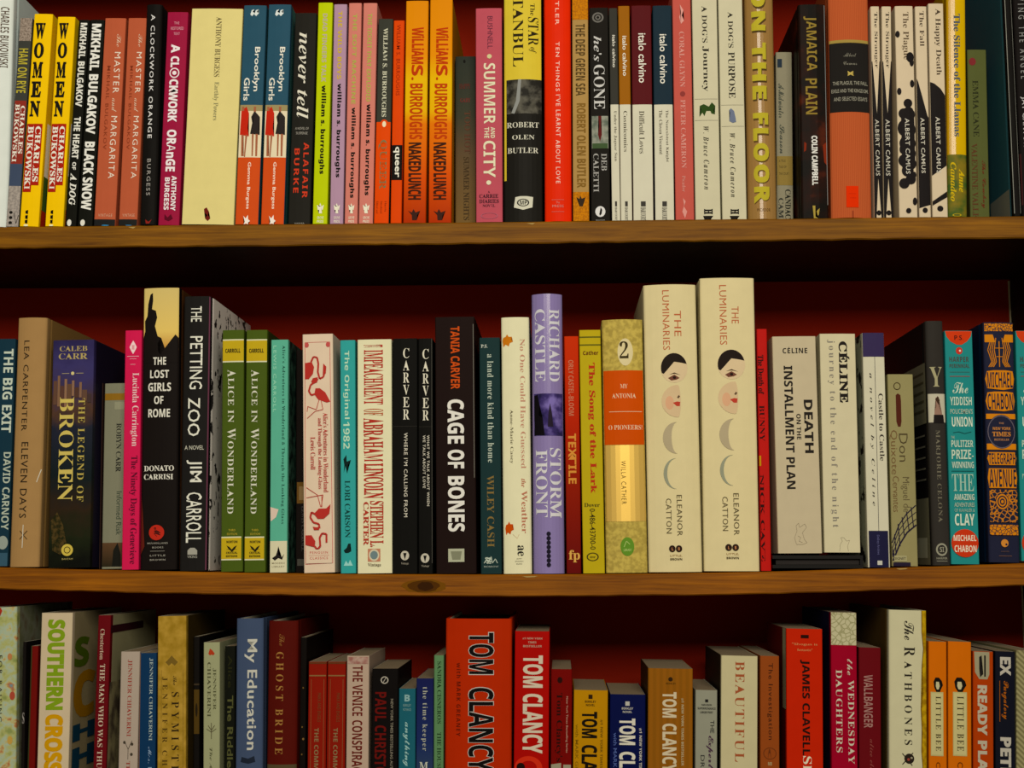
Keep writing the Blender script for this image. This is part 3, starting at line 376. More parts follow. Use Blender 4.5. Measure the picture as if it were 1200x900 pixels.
GL['C'] = [
[84,239,120,99,90,109,78,136,96,181,132,215,167,232,205,242,306,230,339,236,327,213,302,201,196,225,167,220,140,207,116,188,95,158,90,137,96,120,108,114,123,115,148,134,166,166,174,210,187,194,190,161,181,135,163,114,999,93,-7,61,-4,30,12,19,39,26,60,50,75,74,72,84,63,85,46,73,35,50,30,50,16,77,5,123,13,163,52,215,159,251,193,267,199,235,85,209,42,184,19,153,2,999],
[80,268,91,-7,65,-4,36,12,27,37,33,58,57,73,80,71,89,61,89,44,58,29,58,17,69,7,88,3,123,15,144,37,175,94,138,81,133,86,180,106,228,180,285,224,252,232,200,230,148,214,118,196,94,173,82,150,85,125,106,115,125,119,150,136,175,168,189,209,196,211,199,200,196,167,182,135,159,113,128,102,97,104,71,123,71,154,91,186,142,221,196,239,254,242,299,230,340,237,311,223,332,203,339,184,336,160,319,136,276,110,233,100,211,55,165,13,123,-4,999,238,112,269,128,292,158,300,194,294,216,266,181,999],
[69,216,117,-7,82,-2,47,19,30,50,36,88,69,122,130,143,116,160,111,181,118,204,137,224,188,243,238,236,255,223,264,206,264,183,251,163,225,150,197,158,189,182,207,206,222,211,230,208,212,184,217,161,244,170,254,195,251,209,235,225,213,231,190,226,163,197,156,154,157,147,192,145,203,137,204,127,193,120,175,120,144,132,112,112,89,79,81,51,83,25,90,13,119,4,170,17,200,50,199,78,189,87,173,87,149,69,138,31,129,26,123,44,127,67,147,92,166,100,193,98,212,80,212,51,192,20,154,-1,999,180,128,190,131,186,137,159,137,999],
[67,271,171,-7,129,2,100,25,90,59,97,90,76,97,52,123,50,156,59,179,88,212,131,235,180,243,203,237,138,217,89,172,77,147,76,119,89,103,101,99,146,160,206,212,267,240,306,238,319,225,320,207,288,159,230,119,159,94,138,37,146,12,157,6,179,4,209,12,234,28,250,48,254,63,250,80,224,89,200,76,184,35,175,34,171,62,192,89,212,98,237,99,256,90,265,72,261,44,242,20,204,-1,999,166,105,210,123,259,162,291,205,293,230,277,231,235,197,999],
[77,315,20,-7,-4,-1,-17,16,-18,41,-4,63,14,70,37,66,43,51,40,40,12,29,4,16,18,3,44,12,175,193,219,237,235,243,241,237,237,219,184,97,166,41,209,116,262,189,313,237,324,243,334,240,252,36,246,10,259,11,278,24,361,97,385,101,293,20,258,-3,232,-6,212,9,207,31,220,80,296,211,225,120,155,-1,137,-5,125,5,119,26,121,52,148,117,195,199,148,140,62,13,43,-2,999],
[65,287,26,-13,-2,-7,-18,12,-20,36,-4,61,30,66,46,51,38,32,7,17,11,2,27,-3,66,11,114,51,100,73,95,96,106,125,137,137,158,133,176,121,238,184,295,230,327,248,346,248,236,19,271,39,330,95,356,101,277,29,230,7,227,0,165,-8,174,13,123,41,74,0,999,202,61,312,227,259,185,186,110,999,124,63,166,110,148,116,130,105,121,84,999,178,24,184,61,175,99,133,52,999],
[83,242,78,-7,49,-4,27,6,13,20,10,46,15,60,32,73,53,75,68,70,75,59,72,43,42,32,37,23,47,10,72,4,105,16,136,52,154,90,114,102,96,119,86,140,89,175,111,206,134,223,170,238,212,243,238,238,234,231,198,229,170,219,128,182,117,150,119,125,133,107,159,100,195,169,241,219,286,242,302,242,320,233,329,217,328,201,321,181,298,151,263,123,218,100,194,57,161,23,121,1,999,221,113,262,142,292,177,306,210,299,231,276,224,258,202,999],
[97,205,120,-7,102,0,94,19,58,-5,22,-1,6,22,14,60,46,95,80,113,117,117,134,100,141,116,186,118,138,17,148,16,179,40,187,32,150,3,999,53,3,74,12,104,48,124,87,119,104,108,106,97,100,66,64,45,21,45,9,999],
[104,220,197,32,163,2,146,-6,126,-4,113,7,111,41,156,100,150,104,105,69,54,-4,4,-7,55,90,29,63,21,70,67,121,126,222,174,228,92,73,129,106,145,115,171,115,183,104,187,79,146,10,157,13,190,40,999],
[98,186,173,43,150,28,121,24,68,-5,36,-5,18,16,21,38,43,82,22,63,15,70,52,107,126,223,176,228,68,47,56,13,61,7,73,7,110,30,103,51,106,81,120,105,138,119,157,113,162,87,150,55,130,34,149,38,167,51,999,121,36,142,66,139,90,128,88,117,69,999],
[99,148,52,-7,26,-1,11,17,8,42,17,65,41,91,73,110,104,118,131,111,140,98,135,78,125,72,111,74,106,88,119,103,104,101,68,56,52,15,58,6,69,6,120,40,128,32,89,3,999],
[100,235,47,-7,17,3,6,23,8,47,26,77,56,101,91,116,119,117,138,101,205,223,254,228,137,15,140,8,148,10,184,40,192,32,159,4,138,-6,107,0,98,21,73,0,999,57,4,80,16,111,53,128,88,123,106,98,96,58,46,46,14,49,6,999],
[101,158,55,-7,34,-4,11,12,2,35,8,56,30,83,62,106,95,117,122,113,137,97,131,73,105,53,53,36,46,13,53,5,75,7,102,18,130,40,137,32,96,3,999,57,46,76,51,98,68,110,88,106,104,85,93,999],
[103,204,180,32,119,-5,75,-74,31,-113,-8,-120,-23,-116,-38,-103,-41,-91,-34,-68,-13,-46,71,-7,80,9,61,-3,34,-6,20,-1,6,15,3,38,12,61,52,101,104,118,123,113,131,101,140,116,188,120,129,12,173,40,999,49,3,69,11,95,40,119,84,120,104,103,102,66,59,42,17,41,7,999,-2,-110,25,-89,65,-22,31,-36,-4,-63,-16,-93,-12,-106,999],
[105,132,104,139,87,146,84,161,95,175,117,177,127,168,128,157,118,143,999,110,32,72,0,33,-5,18,8,17,24,45,83,25,63,17,70,59,114,114,118,58,12,70,12,103,40,999],
[108,161,116,32,75,-2,39,-5,24,5,19,21,42,79,25,63,16,69,56,110,125,222,173,228,60,18,61,10,68,8,108,40,999],
[109,313,-5,-7,57,86,51,87,26,63,18,70,68,113,82,117,95,110,96,73,133,106,161,118,179,107,180,73,233,115,258,116,274,100,271,63,238,10,249,12,282,40,290,32,242,-4,214,-2,201,27,208,50,240,94,242,104,207,79,144,-4,85,-7,143,80,151,96,148,101,114,75,54,-4,999],
[110,224,-5,-7,57,86,51,87,26,63,18,70,60,109,82,117,95,110,96,73,149,115,169,117,187,104,188,71,150,10,161,12,193,40,201,32,163,0,144,-6,130,-4,117,7,113,27,119,50,159,104,114,72,54,-4,999],
[111,173,50,-7,25,-1,9,17,7,41,20,70,47,96,81,113,116,117,136,108,146,90,145,68,120,29,148,45,155,36,128,18,999,58,6,78,15,80,29,99,38,110,53,123,81,119,104,101,97,70,58,53,22,52,11,999],
[112,210,17,70,50,105,109,205,158,211,96,94,119,111,142,117,157,113,167,100,165,67,130,7,145,12,178,40,187,32,137,-5,118,-6,101,2,92,18,95,37,140,101,121,99,76,51,-14,-112,-63,-116,41,78,24,63,999],
[114,158,135,32,92,-3,59,-5,38,11,36,33,53,64,83,93,55,91,25,63,17,70,44,95,51,123,62,126,68,109,109,102,122,88,116,69,83,19,82,9,100,15,128,40,999],
[115,134,117,37,84,8,54,-6,19,-5,-1,15,1,31,17,39,29,34,33,24,18,7,33,5,45,16,57,50,59,95,24,63,17,70,78,129,85,123,78,106,98,65,99,46,90,28,110,45,999],
[116,171,17,70,65,122,122,218,173,220,143,169,170,169,166,157,135,157,58,19,58,9,64,8,108,40,115,32,72,-1,35,-5,22,5,18,26,45,83,23,63,999],
[117,229,207,32,159,-4,137,-6,119,1,111,15,112,32,80,3,41,-6,22,5,17,21,44,81,24,63,17,70,60,114,118,118,68,28,65,15,71,12,112,48,153,114,211,118,153,13,164,10,199,40,999],
[119,296,61,-7,29,1,19,25,23,44,55,88,30,70,22,77,70,114,127,118,66,23,64,11,69,7,114,47,160,114,220,118,167,30,166,13,178,6,207,15,227,30,218,43,216,65,238,108,257,118,275,107,274,72,248,35,279,53,287,45,264,30,239,24,197,-3,169,-7,134,3,122,35,90,3,999,237,37,258,67,262,84,258,91,242,86,230,69,229,50,999],
[120,175,18,70,54,105,76,116,90,104,95,65,117,109,128,117,142,117,152,108,152,94,136,83,125,86,120,97,103,60,97,17,101,11,110,12,144,40,153,32,113,0,86,-4,66,8,56,42,30,3,13,-6,0,-6,-8,3,-5,23,14,28,25,14,45,39,58,71,55,89,26,63,999],
[121,224,199,32,142,-4,96,-76,60,-110,17,-123,1,-121,-15,-110,-19,-81,-6,-60,33,-31,92,-6,111,28,71,-5,47,-5,33,5,31,38,56,87,25,63,16,70,61,109,78,117,92,116,104,92,97,65,68,14,70,6,104,35,159,114,211,117,152,13,192,40,999,17,-113,31,-107,47,-89,86,-19,50,-36,13,-65,0,-95,5,-108,999],
[46,82,39,40,22,33,15,16,22,-1,39,-8,56,-1,63,16,56,33,999],
[39,70,25,178,41,178,50,233,50,279,15,279,15,233,999],
]

FONT = {}
for _s, _t in GL.items():
    FONT[_s] = {}
    for _g in _t:
        _loops, _l = [], []
        for _v in _g[2:]:
            if _v == 999:
                _loops.append([(_l[i] / 400.0, _l[i + 1] / 400.0) for i in range(0, len(_l), 2)])
                _l = []
            else:
                _l.append(_v)
        FONT[_s][chr(_g[0])] = (_g[1] / 400.0, _loops)

TXT = {}
JOBS = []


def style_of(s):
    p = s.split('/')
    return p[0], (float(p[1]) if len(p) > 1 and p[1] else 0) / 1000.0, float(p[2]) if len(p) > 2 else 1.0


def need(text, s):
    TXT.setdefault((text, s), None)


def build_texts():
    tmp = bpy.data.collections.new('tmp')
    C.children.link(tmp)
    objs = {}
    for (text, s) in TXT:
        st, off, sp = style_of(s)
        if st == 'S':
            c = bpy.data.curves.new('t', 'FONT')
            c.body = text
            c.space_character = sp
            c.resolution_u = 2
        else:
            c = bpy.data.curves.new('t', 'CURVE')
            c.dimensions = '2D'
            c.fill_mode = 'BOTH'
            x = 0.0
            for ch in text:
                if ch == ' ':
                    x += .28 * sp
                    continue
                adv, loops = FONT[st].get(ch) or FONT['B'].get(ch)
                for l in loops:
                    q = c.splines.new('POLY')
                    q.points.add(len(l) - 1)
                    q.points.foreach_set('co', [v for (a, bb) in l for v in (x + a, bb, 0, 1)])
                    q.use_cyclic_u = True
                x += adv + (sp - 1) * .6
        c.offset = off if st == 'S' else max(off, -.006)
        o = bpy.data.objects.new('t', c)
        tmp.objects.link(o)
        objs[(text, s)] = o
    dg = bpy.context.evaluated_depsgraph_get()
    dg.update()
    for k, o in objs.items():
        e = o.evaluated_get(dg)
        m = e.to_mesh()
        TXT[k] = ([(v.co.x, v.co.y) for v in m.vertices], [tuple(p.vertices) for p in m.polygons])
        e.to_mesh_clear()
    for o in list(objs.values()):
        d = o.data
        bpy.data.objects.remove(o)
        bpy.data.curves.remove(d)
    bpy.data.collections.remove(tmp)


def text_mesh(text, s, box=None):
    v, f = TXT[(text, s)]
    if not v:
        return [], [], box
    if box is None:
        xs = [a for a, _ in v]
        ys = [b for _, b in v]
        box = (min(xs), max(xs), min(ys), max(ys))
    x0, x1, y0, y1 = box
    return [((a - x0) / (x1 - x0), (b - y0) / (y1 - y0)) for a, b in v], f, box


# ------------------------------------------------------------------ mesh helpers
def link_mesh(name, verts, faces, mats, parent=None, idx=None, smooth=False):
    me = bpy.data.meshes.new(name)
    me.from_pydata(verts, [], faces)
    for m in mats:
        me.materials.append(m)
    if idx:
        me.polygons.foreach_set('material_index', idx)
    if smooth:
        me.polygons.foreach_set('use_smooth', [True] * len(me.polygons))
    me.update()
    o = bpy.data.objects.new(name, me)
    C.objects.link(o)
    if parent is not None:
        o.parent = parent
    return o


def box_mesh(v, f, x0, x1, y0, y1, z0, z1):
    n = len(v)
    v += [(x, y, z) for z in (z0, z1) for y in (y0, y1) for x in (x0, x1)]
    f += [tuple(n + i for i in q) for q in ((0, 2, 3, 1), (4, 5, 7, 6), (0, 1, 5, 4), (2, 6, 7, 3), (0, 4, 6, 2), (1, 3, 7, 5))]


KIND = {'p': (.135, .0004), 'm': (.105, .0004), 'h': (.155, .0026), 't': (.128, .0004)}


class Book:
    pass


BOOKS = []


def B(row, xt0, xt1, yt, xb0, xb1, kind, col, label, items=(), y0=0.0, lc=None, rc=None, bulge=None, rough=.5, yb=None, zb=None, name=None, depth=None):
    k = Book()
    k.__dict__.update(locals())
    del k.__dict__['k']
    for it in items:
        if it[0] in 'VHZ':
            need(it[1], it[7] if len(it) > 7 else 'B')
        elif it[0] == 'T':
            need(it[2], it[8])
        elif it[0] == 'K':
            for ch in it[1]:
                need(ch, it[7] if len(it) > 7 else 'B')
    BOOKS.append(k)


def solve_row(row):
    bs = [b for b in BOOKS if b.row == row]
    for b in bs:
        xm = (b.xb0 + b.xb1) / 2
        zt = P((b.xt0 + b.xt1) / 2, b.yt, b.y0)[1]
        zb = SHELF_Z[row](xm) if b.zb is None else b.zb
        if b.yb is not None and b.zb is None:
            zb = P(xm, b.yb, b.y0)[1]
        b.zbot = zb
        # the front of the book as it crosses its foot and its head
        yfoot = {1: tab(SH1, xm), 2: tab(SH2, xm), 3: 900}[row] if b.yb is None else b.yb
        if b.y0:
            # a book standing back: both measured in its own plane
            pass
        A0, zA = P(b.xb0, yfoot, b.y0)
        A1, _ = P(b.xb1, yfoot, b.y0)
        T0, zT = P(b.xt0, b.yt, b.y0)
        T1, _ = P(b.xt1, b.yt, b.y0)
        ex = lambda a, t: a + (t - a) * (zb - zA) / (zT - zA)
        b.X = [ex(A0, T0), ex(A1, T1), T0, T1]      # foot left/right, head left/right
        b.ztop = zt
    # neighbours in the same plane may touch but not run into each other
    fl = [b for b in bs if abs(b.y0) < .012]
    for _ in range(2):
        for a, c in zip(fl, fl[1:]):
            for i in (0, 2):
                g = a.X[i + 1] + .0004 - c.X[i]
                if g > 0:
                    a.X[i + 1] -= g / 2
                    c.X[i] += g / 2
    # a book set back still has to fit between the ones beside it
    at = lambda q, i, z: q.X[i] + (q.X[i + 2] - q.X[i]) * (z - q.zbot) / (q.ztop - q.zbot)
    for i, b in enumerate(bs):
        if abs(b.y0) >= .012:
            for k, z in ((0, b.zbot), (2, b.ztop)):
                if i:
                    b.X[k] = max(b.X[k], at(bs[i - 1], 1, z) + .0012)
                if i + 1 < len(bs):
                    b.X[k + 1] = min(b.X[k + 1], at(bs[i + 1], 0, z) - .0012)
    for b in bs:
        wb, wt = b.X[1] - b.X[0], b.X[3] - b.X[2]
        cb, ct = (b.X[0] + b.X[1]) / 2, (b.X[2] + b.X[3]) / 2
        if b.yb is None:
            b.zbot = max(SHELF_X[row](x) for x in (b.X[0] - .002, cb, b.X[1] + .002)) + .0004
        h = b.ztop - b.zbot
        b.ang = math.atan2(ct - cb, h)
        b.w = (wb * .5 + wt * .5) * math.cos(b.ang)
        if abs(wb - wt) > .0012:
            b.w = (min(wb, wt) + .0006) * math.cos(b.ang)
        b.cb = cb
        b.h = h / math.cos(b.ang) - (b.w * abs(math.sin(b.ang)))


def build_book(b):
    CUR[0] = b.row
    w, a = b.w, b.ang
    ca, sa = math.cos(a), math.sin(a)
    root = bpy.data.objects.new(b.name or ('hardcover_book' if b.kind == 'h' else 'paperback_book'), None)
    root.empty_display_size = .02
    C.objects.link(root)
    h = b.h
    rz = b.zbot + (w * sa if sa > 0 else 0)
    rx = b.cb - w / 2 * ca
    root.location = (rx, b.y0, rz)
    root.rotation_euler = (0, a, 0)
    root['label'] = b.label
    root['category'] = 'book'
    root['group'] = GROUPS[b.row]
    depth, th = KIND[b.kind]
    if b.depth:
        depth = b.depth
    bl = b.bulge if b.bulge is not None else (min(.0035, w * .12) if b.kind == 'h' else min(.0006, w * .03))
    r = min(.0016 if b.kind == 'h' else .0009, w * .12)
    # outline of the cover seen from above: left board, spine, right board

    def prof(x):
        u = 2 * x / w - 1
        y = bl * u * u
        e = min(x, w - x)
        if e < r:
            y += r - math.sqrt(max(0, r * r - (r - e) ** 2))
        return y
    xs = [0, r * .12, r * .4, r]
    nseg = 8 if bl > .001 else 3
    xs += [r + (w - 2 * r) * i / nseg for i in range(1, nseg)]
    xs += [w - r, w - r * .4, w - r * .12, w]
    front = [(x, prof(x)) for x in xs]

    def pl(x):              # the cover as built, facet by facet
        x = min(max(x, 0), w)
        for (x0, y0_), (x1, y1_) in zip(front, front[1:]):
            if x <= x1 + 1e-9:
                return y0_ + (y1_ - y0_) * (x - x0) / max(x1 - x0, 1e-9)
        return front[-1][1]
    gd = .0007 if b.kind == 'h' else 0
    hinge = [(0, .005), (gd, .0075), (0, .010)]
    ys = bl + r
    left = [(x, y + ys) for x, y in hinge]
    out = [(0, depth)] + left[::-1] + front + [(w - x, y) for x, y in left] + [(w, depth)]
    cx = w / 2
    inn = []
    for x, y in out:
        ix = min(max(x, th), w - th) if w > 2 * th else cx
        inn.append((ix, max(y, th + prof(min(max(x, 0), w)) if y < ys + .001 else y)))
    n = len(out)
    V, F, I = [], [], []
    for z in (0, h):
        V += [(x, y, z) for x, y in out]
        V += [(x, y, z) for x, y in inn]
    nl = 1 + len(left)
    for i in range(n - 1):
        F.append((i, i + 1, 2 * n + i + 1, 2 * n + i))
        I.append(1 if i < nl - 1 else 2 if i >= n - nl else 0)
        F.append((n + i, 3 * n + i, 3 * n + i + 1, n + i + 1))
        I.append(3)
        F.append((2 * n + i, 2 * n + i + 1, 3 * n + i + 1, 3 * n + i))
        I.append(1 if i < nl - 1 else 2 if i >= n - nl else 0)
        F.append((i, n + i, n + i + 1, i + 1))
        I.append(1 if i < nl - 1 else 2 if i >= n - nl else 0)
    for i in (0, n - 1):
        F.append((i, 2 * n + i, 3 * n + i, n + i))
        I.append(3)
    spec = b.col
    base = spec if '|' not in spec else None
    lc = b.lc or base or spec
    rc = b.rc or base or spec
    cov = link_mesh('cover', V, F, [mat(spec, b.rough), mat(lc, b.rough), mat(rc, b.rough), mat('d8cfae', .8)], root, I, False)
    # pages
    sq = .003 if b.kind == 'h' else .0003
    pv, pf = [], []
    box_mesh(pv, pf, th + .0002, w - th - .0002, bl + r + .0015, depth - sq - .0004, sq, h - sq)
    link_mesh('page_block', pv, pf, [page_mat()], root)

    # print on the spine: picture row y -> height on the spine
    zy = {}

    def Z(py):
        # height above the foot of a point of the spine seen at picture row py
        X, z = P(XOF(rx + w / 2 * ca + sa * h / 2, rz + h / 2), py, b.y0)
        return min(h, max(0, (z - rz + w / 2 * sa) / ca))
    layer = [0]

    def put(name, pts, faces, colr, rgh=.5):
        layer[0] += 1
        e = .00012 + .00003 * layer[0]
        xa_, xb_ = min(p[0] for p in pts), max(p[0] for p in pts)
        cuts = [x for x in xs if xa_ + 1e-6 < x < xb_ - 1e-6]
        if cuts:
            bm = bmesh.new()
            vv = [bm.verts.new((x, 0, z)) for x, z in pts]
            for q in faces:
                try:
                    bm.faces.new([vv[j] for j in q])
                except ValueError:
                    pass
            for x in cuts:
                bmesh.ops.bisect_plane(bm, geom=bm.verts[:] + bm.edges[:] + bm.faces[:], dist=1e-8, plane_co=(x, 0, 0), plane_no=(1, 0, 0))
            bm.verts.index_update()
            pts = [(v.co.x, v.co.z) for v in bm.verts]
            faces = [tuple(v.index for v in q.verts) for q in bm.faces]
            bm.free()
        vs = [(x, pl(x) - e, z) for x, z in pts]
        o = link_mesh(name, vs, faces, [mat(colr, rgh)], root)
        return o

    def grid(z0, z1, x0, x1):
        x0, x1 = max(x0, w * .004), min(x1, w * .996)
        m = 1 if bl < .001 and x0 > r and x1 < w - r else 10
        X = [x0 + (x1 - x0) * i / m for i in range(m + 1)]
        if m > 1:
            X = sorted(set([x for x in X] + [x for x in xs if x0 < x < x1]))
        pts = [(x, z) for x in X for z in (z0, z1)]
        return pts, [(2 * i, 2 * i + 2, 2 * i + 3, 2 * i + 1) for i in range(len(X) - 1)]
    for it in b.items:
        k = it[0]
        if k in 'VHZ':
            text, ya, yb_, f0, f1, colr = it[1:7]
            s = it[7] if len(it) > 7 else 'B'
            nm = it[8] if len(it) > 8 else 'lettering'
            q, f, bx = text_mesh(text, s, None)
            if not q:
                continue
            za, zb_ = Z(ya), Z(yb_)
            if ya < -2 and za >= h - 1e-6:
                pass
            if k == 'V':
                pts = [((f0 + (f1 - f0) * v) * w, za + (zb_ - za) * u) for u, v in q]
                f = [tuple(reversed(p)) for p in f]
            elif k == 'Z':      # read from foot to head
                pts = [((f1 - (f1 - f0) * v) * w, zb_ + (za - zb_) * u) for u, v in q]
            else:
                pts = [((f0 + (f1 - f0) * u) * w, zb_ + (za - zb_) * v) for u, v in q]
            put(nm, pts, f, colr)
        elif k == 'K':          # letters stacked one under another
            text, ya, yb_, f0, f1, colr = it[1:7]
            s = it[7] if len(it) > 7 else 'B'
            n_ = len(text)
            gap = .22
            hh = (yb_ - ya) / (n_ + gap * (n_ - 1))
            pts, fs = [], []
            for i, ch in enumerate(text):
                q, f, bx = text_mesh(ch, s)
                t0 = ya + i * hh * (1 + gap)
                za, zb_ = Z(t0), Z(t0 + hh)
                o_ = len(pts)
                pts += [((f0 + (f1 - f0) * u) * w, zb_ + (za - zb_) * v) for u, v in q]
                fs += [tuple(o_ + j for j in p) for p in f]
            put('title', pts, fs, colr)
        elif k == 'R':
            ya, yb_, f0, f1, colr = it[1:6]
            pts, fs = grid(Z(yb_), Z(ya), f0 * w, f1 * w)
            put(it[6] if len(it) > 6 else 'colour_band', pts, fs, colr, b.rough)
        elif k in 'EO':         # disc / ring: cy, fx, ry(px), rx(fraction)
            cy, fx, ry, rxf, colr = it[1:6]
            zc = Z(cy)
            rr = abs(Z(cy) - Z(cy + ry))
            m = 24
            ring = [(fx * w + rxf * w * math.cos(t * 2 * math.pi / m), zc + rr * math.sin(t * 2 * math.pi / m)) for t in range(m)]
            if k == 'E':
                pts, fs = ring + [(fx * w, zc)], [(i, (i + 1) % m, m) for i in range(m)]
            else:
                q = it[7] if len(it) > 7 else .78
                pts = ring + [(fx * w + (x - fx * w) * q, zc + (z - zc) * q) for x, z in ring]
                fs = [(i, (i + 1) % m, m + (i + 1) % m, m + i) for i in range(m)]
            put((it[6] if len(it) > 6 else None) or 'emblem', pts, fs, colr)
        elif k == 'M':          # moon phase: cy, cx, ry, outer rx, inner rx (to the left of the tips)
            cy, fx, ry, ro, ri, colr = it[1:7]
            zc = Z(cy)
            rr = abs(Z(cy) - Z(cy + ry))
            pts, fs = [], []
            for t in range(17):
                q = math.radians(90 + 180 * t / 16)
                pts += [((fx + ro * math.cos(q)) * w, zc + rr * math.sin(q)), ((fx + ri * math.cos(q)) * w, zc + rr * .985 * math.sin(q))]
            fs = [(2 * t, 2 * t + 2, 2 * t + 3, 2 * t + 1) for t in range(16)]
            put(it[7], pts, fs, colr)
        elif k == 'P':          # free polygon(s): list of outlines [(fx, py), ...]
            outl, colr = it[1:3]
            if not isinstance(outl[0], list):
                outl = [outl]
            bm = bmesh.new()
            for ol in outl:
                vs = [bm.verts.new((fx * w, 0, Z(py))) for fx, py in ol]
                bm.faces.new(vs)
            bmesh.ops.triangulate(bm, faces=bm.faces[:])
            bm.verts.index_update()
            pts = [(v.co.x, v.co.z) for v in bm.verts]
            fs = [tuple(v.index for v in f.verts) for f in bm.faces]
            bm.free()
            put(it[3] if len(it) > 3 else 'emblem', pts, fs, colr)
        elif k == 'L':          # thin line: list of (fx, py), width in mm
            ol, wd, colr = it[1:4]
            pts, fs = [], []
            q = [(fx * w, Z(py)) for fx, py in ol]
            for (x0, z0), (x1, z1) in zip(q, q[1:]):
                d = math.hypot(x1 - x0, z1 - z0) or 1e-6
                nx, nz = -(z1 - z0) / d * wd / 2000, (x1 - x0) / d * wd / 2000
                o_ = len(pts)
                pts += [(x0 + nx, z0 + nz), (x0 - nx, z0 - nz), (x1 - nx, z1 - nz), (x1 + nx, z1 + nz)]
                fs.append((o_, o_ + 1, o_ + 2, o_ + 3))
            put(it[4] if len(it) > 4 else 'emblem', pts, fs, colr)
        elif k in 'QT':         # print on a board: side, ..., distances from the spine in mm
            layer[0] += 1
            side = it[1]
            e = .00015 + .00003 * layer[0]
            X_ = -e if side == 'L' else w + e
            if k == 'Q':
                ya, yb_, d0, d1, colr = it[2:7]
                vs = [(X_, ys + y / 1000, z) for y, z in ((d0, Z(yb_)), (d1, Z(yb_)), (d1, Z(ya)), (d0, Z(ya)))]
                link_mesh('cover_print', vs, [(0, 1, 2, 3)], [mat(colr, .5)], root)
            else:
                text, ya, yb_, d0, d1, colr, s = it[2:9]
                q, f, bx = text_mesh(text, s)
                za, zb_ = Z(ya), Z(yb_)
                if side == 'L':
                    d0, d1 = d1, d0
                vs = [(X_, ys + (d0 + (d1 - d0) * u) / 1000, zb_ + (za - zb_) * v) for u, v in q]
                link_mesh('cover_lettering', vs, f, [mat(colr, .5)], root)
    return root


GROUPS = {1: 'books on the upper shelf', 2: 'books on the middle shelf', 3: 'books on the lower shelf'}
# ================================================================== upper shelf
W = 'e6e0c8'
bk = '1a1712'
B(1, -25, 16, -16, -32, 7, 'h', 'd9dccb', 'white hardcover at the far left end of the upper shelf, its pale side cover showing',
  [('V', 'CHARLES BUKOWSKI', 8, 79, .66, .9, '5a4a3a', 'B/-8', 'author_name'), ('V', 'HOT WATER MUSIC', 88, 215, .5, .68, '2a3038', 'B/10', 'title'), ('R', 215, 260, .25, .5, 'b0402c')], rc='cdd6c8')
B(1, 23, 38.5, 21, 6.5, 21.5, 'p', '3c3c34', 'narrow grey paperback with hatched top and red author label, left of the yellow pair',
  [('R', 21, 48, .02, .98, 'n|700|.35:6e5f50|.6:a08f7c'), ('V', 'HAM ON RYE', 57, 109, .1, .85, 'b8a838', 'B/-6', 'title'), ('R', 118, 192, .04, .96, '8c3226'),
   ('V', 'CHARLES', 124, 180, .55, .9, W, 'R/4', 'author_name'), ('V', 'BUKOWSKI', 122, 190, .12, .48, W, 'R/4', 'author_name'), ('R', 192, 218, .02, .98, '3f4a5c'), ('R', 218, 266, .02, .98, 'n|500|.4:8a8074|.6:a89c8c'),
   ('E', 249, .35, 1.8, .14, bk), ('E', 255, .35, 1.8, .14, bk), ('E', 261, .35, 1.8, .14, bk), ('L', [(.6, 250), (.8, 262), (.95, 252)], .5, '3a342c')])
for i, (a, c, t, d, e) in enumerate([(40.5, 61.5, 16, 21.2, 45.5), (67.5, 88, 19.5, 52.4, 73.6)]):
    B(1, a, c, t, d, e, 'p', 'f0c010', ['yellow paperback with the word WOMEN in black, left one of the yellow pair', 'yellow paperback with the word WOMEN in black, right one of the yellow pair'][i],
      [('K', 'WOMEN', 27, 137, .12, .66, bk, 'R/34'), ('R', 145, 217, .42, .86, 'a8281c', 'author_label'), ('R', 145.2, 225, .04, .48, 'a8281c', 'author_label'),
       ('V', 'CHARLES', 148, 213, .5, .8, W, 'R/12', 'author_name'), ('V', 'BUKOWSKI', 148, 222, .1, .42, W, 'R/12', 'author_name'),
       ('P', [[(.28, 247), (.42, 246), (.34, 248.5), (.42, 251), (.28, 250)], [(.28, 252.5), (.42, 252), (.34, 254.5), (.42, 257), (.28, 256)], [(.28, 258), (.42, 257.5), (.34, 260), (.42, 262), (.28, 261.5)]], bk, 'publisher_mark'), ('E', 264, .35, 2.2, .12, 'efe6b0', 'publisher_mark'),
       ('Q', 'R', 143, 205, 3, 30, 'f0ead8'), ('Q', 'R', 205, 245, 3, 30, '4a6a2a'), ('Q', 'R', 245, 265, 2, 40, 'b8321c')], rc='f0c818')
B(1, 92.5, 105, 23, 76, 88.8, 'p', '15150f', 'thin black paperback with white letters THE HEART OF A DOG',
  [('V', 'MIKHAIL BULGAKOV', 27, 125, .2, .82, 'e0dcc8', 'B/14', 'author_name'), ('V', 'THE HEART', 137, 186, .2, .8, 'e0dcc8', 'B/14', 'title'), ('V', 'OF', 190, 199, .3, .65, 'e0dcc8', 'B/8', 'title'), ('V', 'A DOG', 203, 240, .2, .8, 'e0dcc8', 'I/14', 'title'), ('E', 261, .38, 4.5, .2, 'e0dcc8', 'publisher_mark')])
B(1, 106, 122, 23, 89.6, 109, 'p', '15150f', 'black paperback with bold white letters BLACK SNOW, left of the terracotta pair',
  [('V', 'MIKHAIL BULGAKOV', 28, 157, .16, .82, 'e6e2d0', 'B/20', 'author_name'), ('V', 'BLACK SNOW', 166, 246, .16, .86, 'e6e2d0', 'B/20', 'title'), ('E', 261, .34, 4.5, .16, 'e0dcc8', 'publisher_mark')])
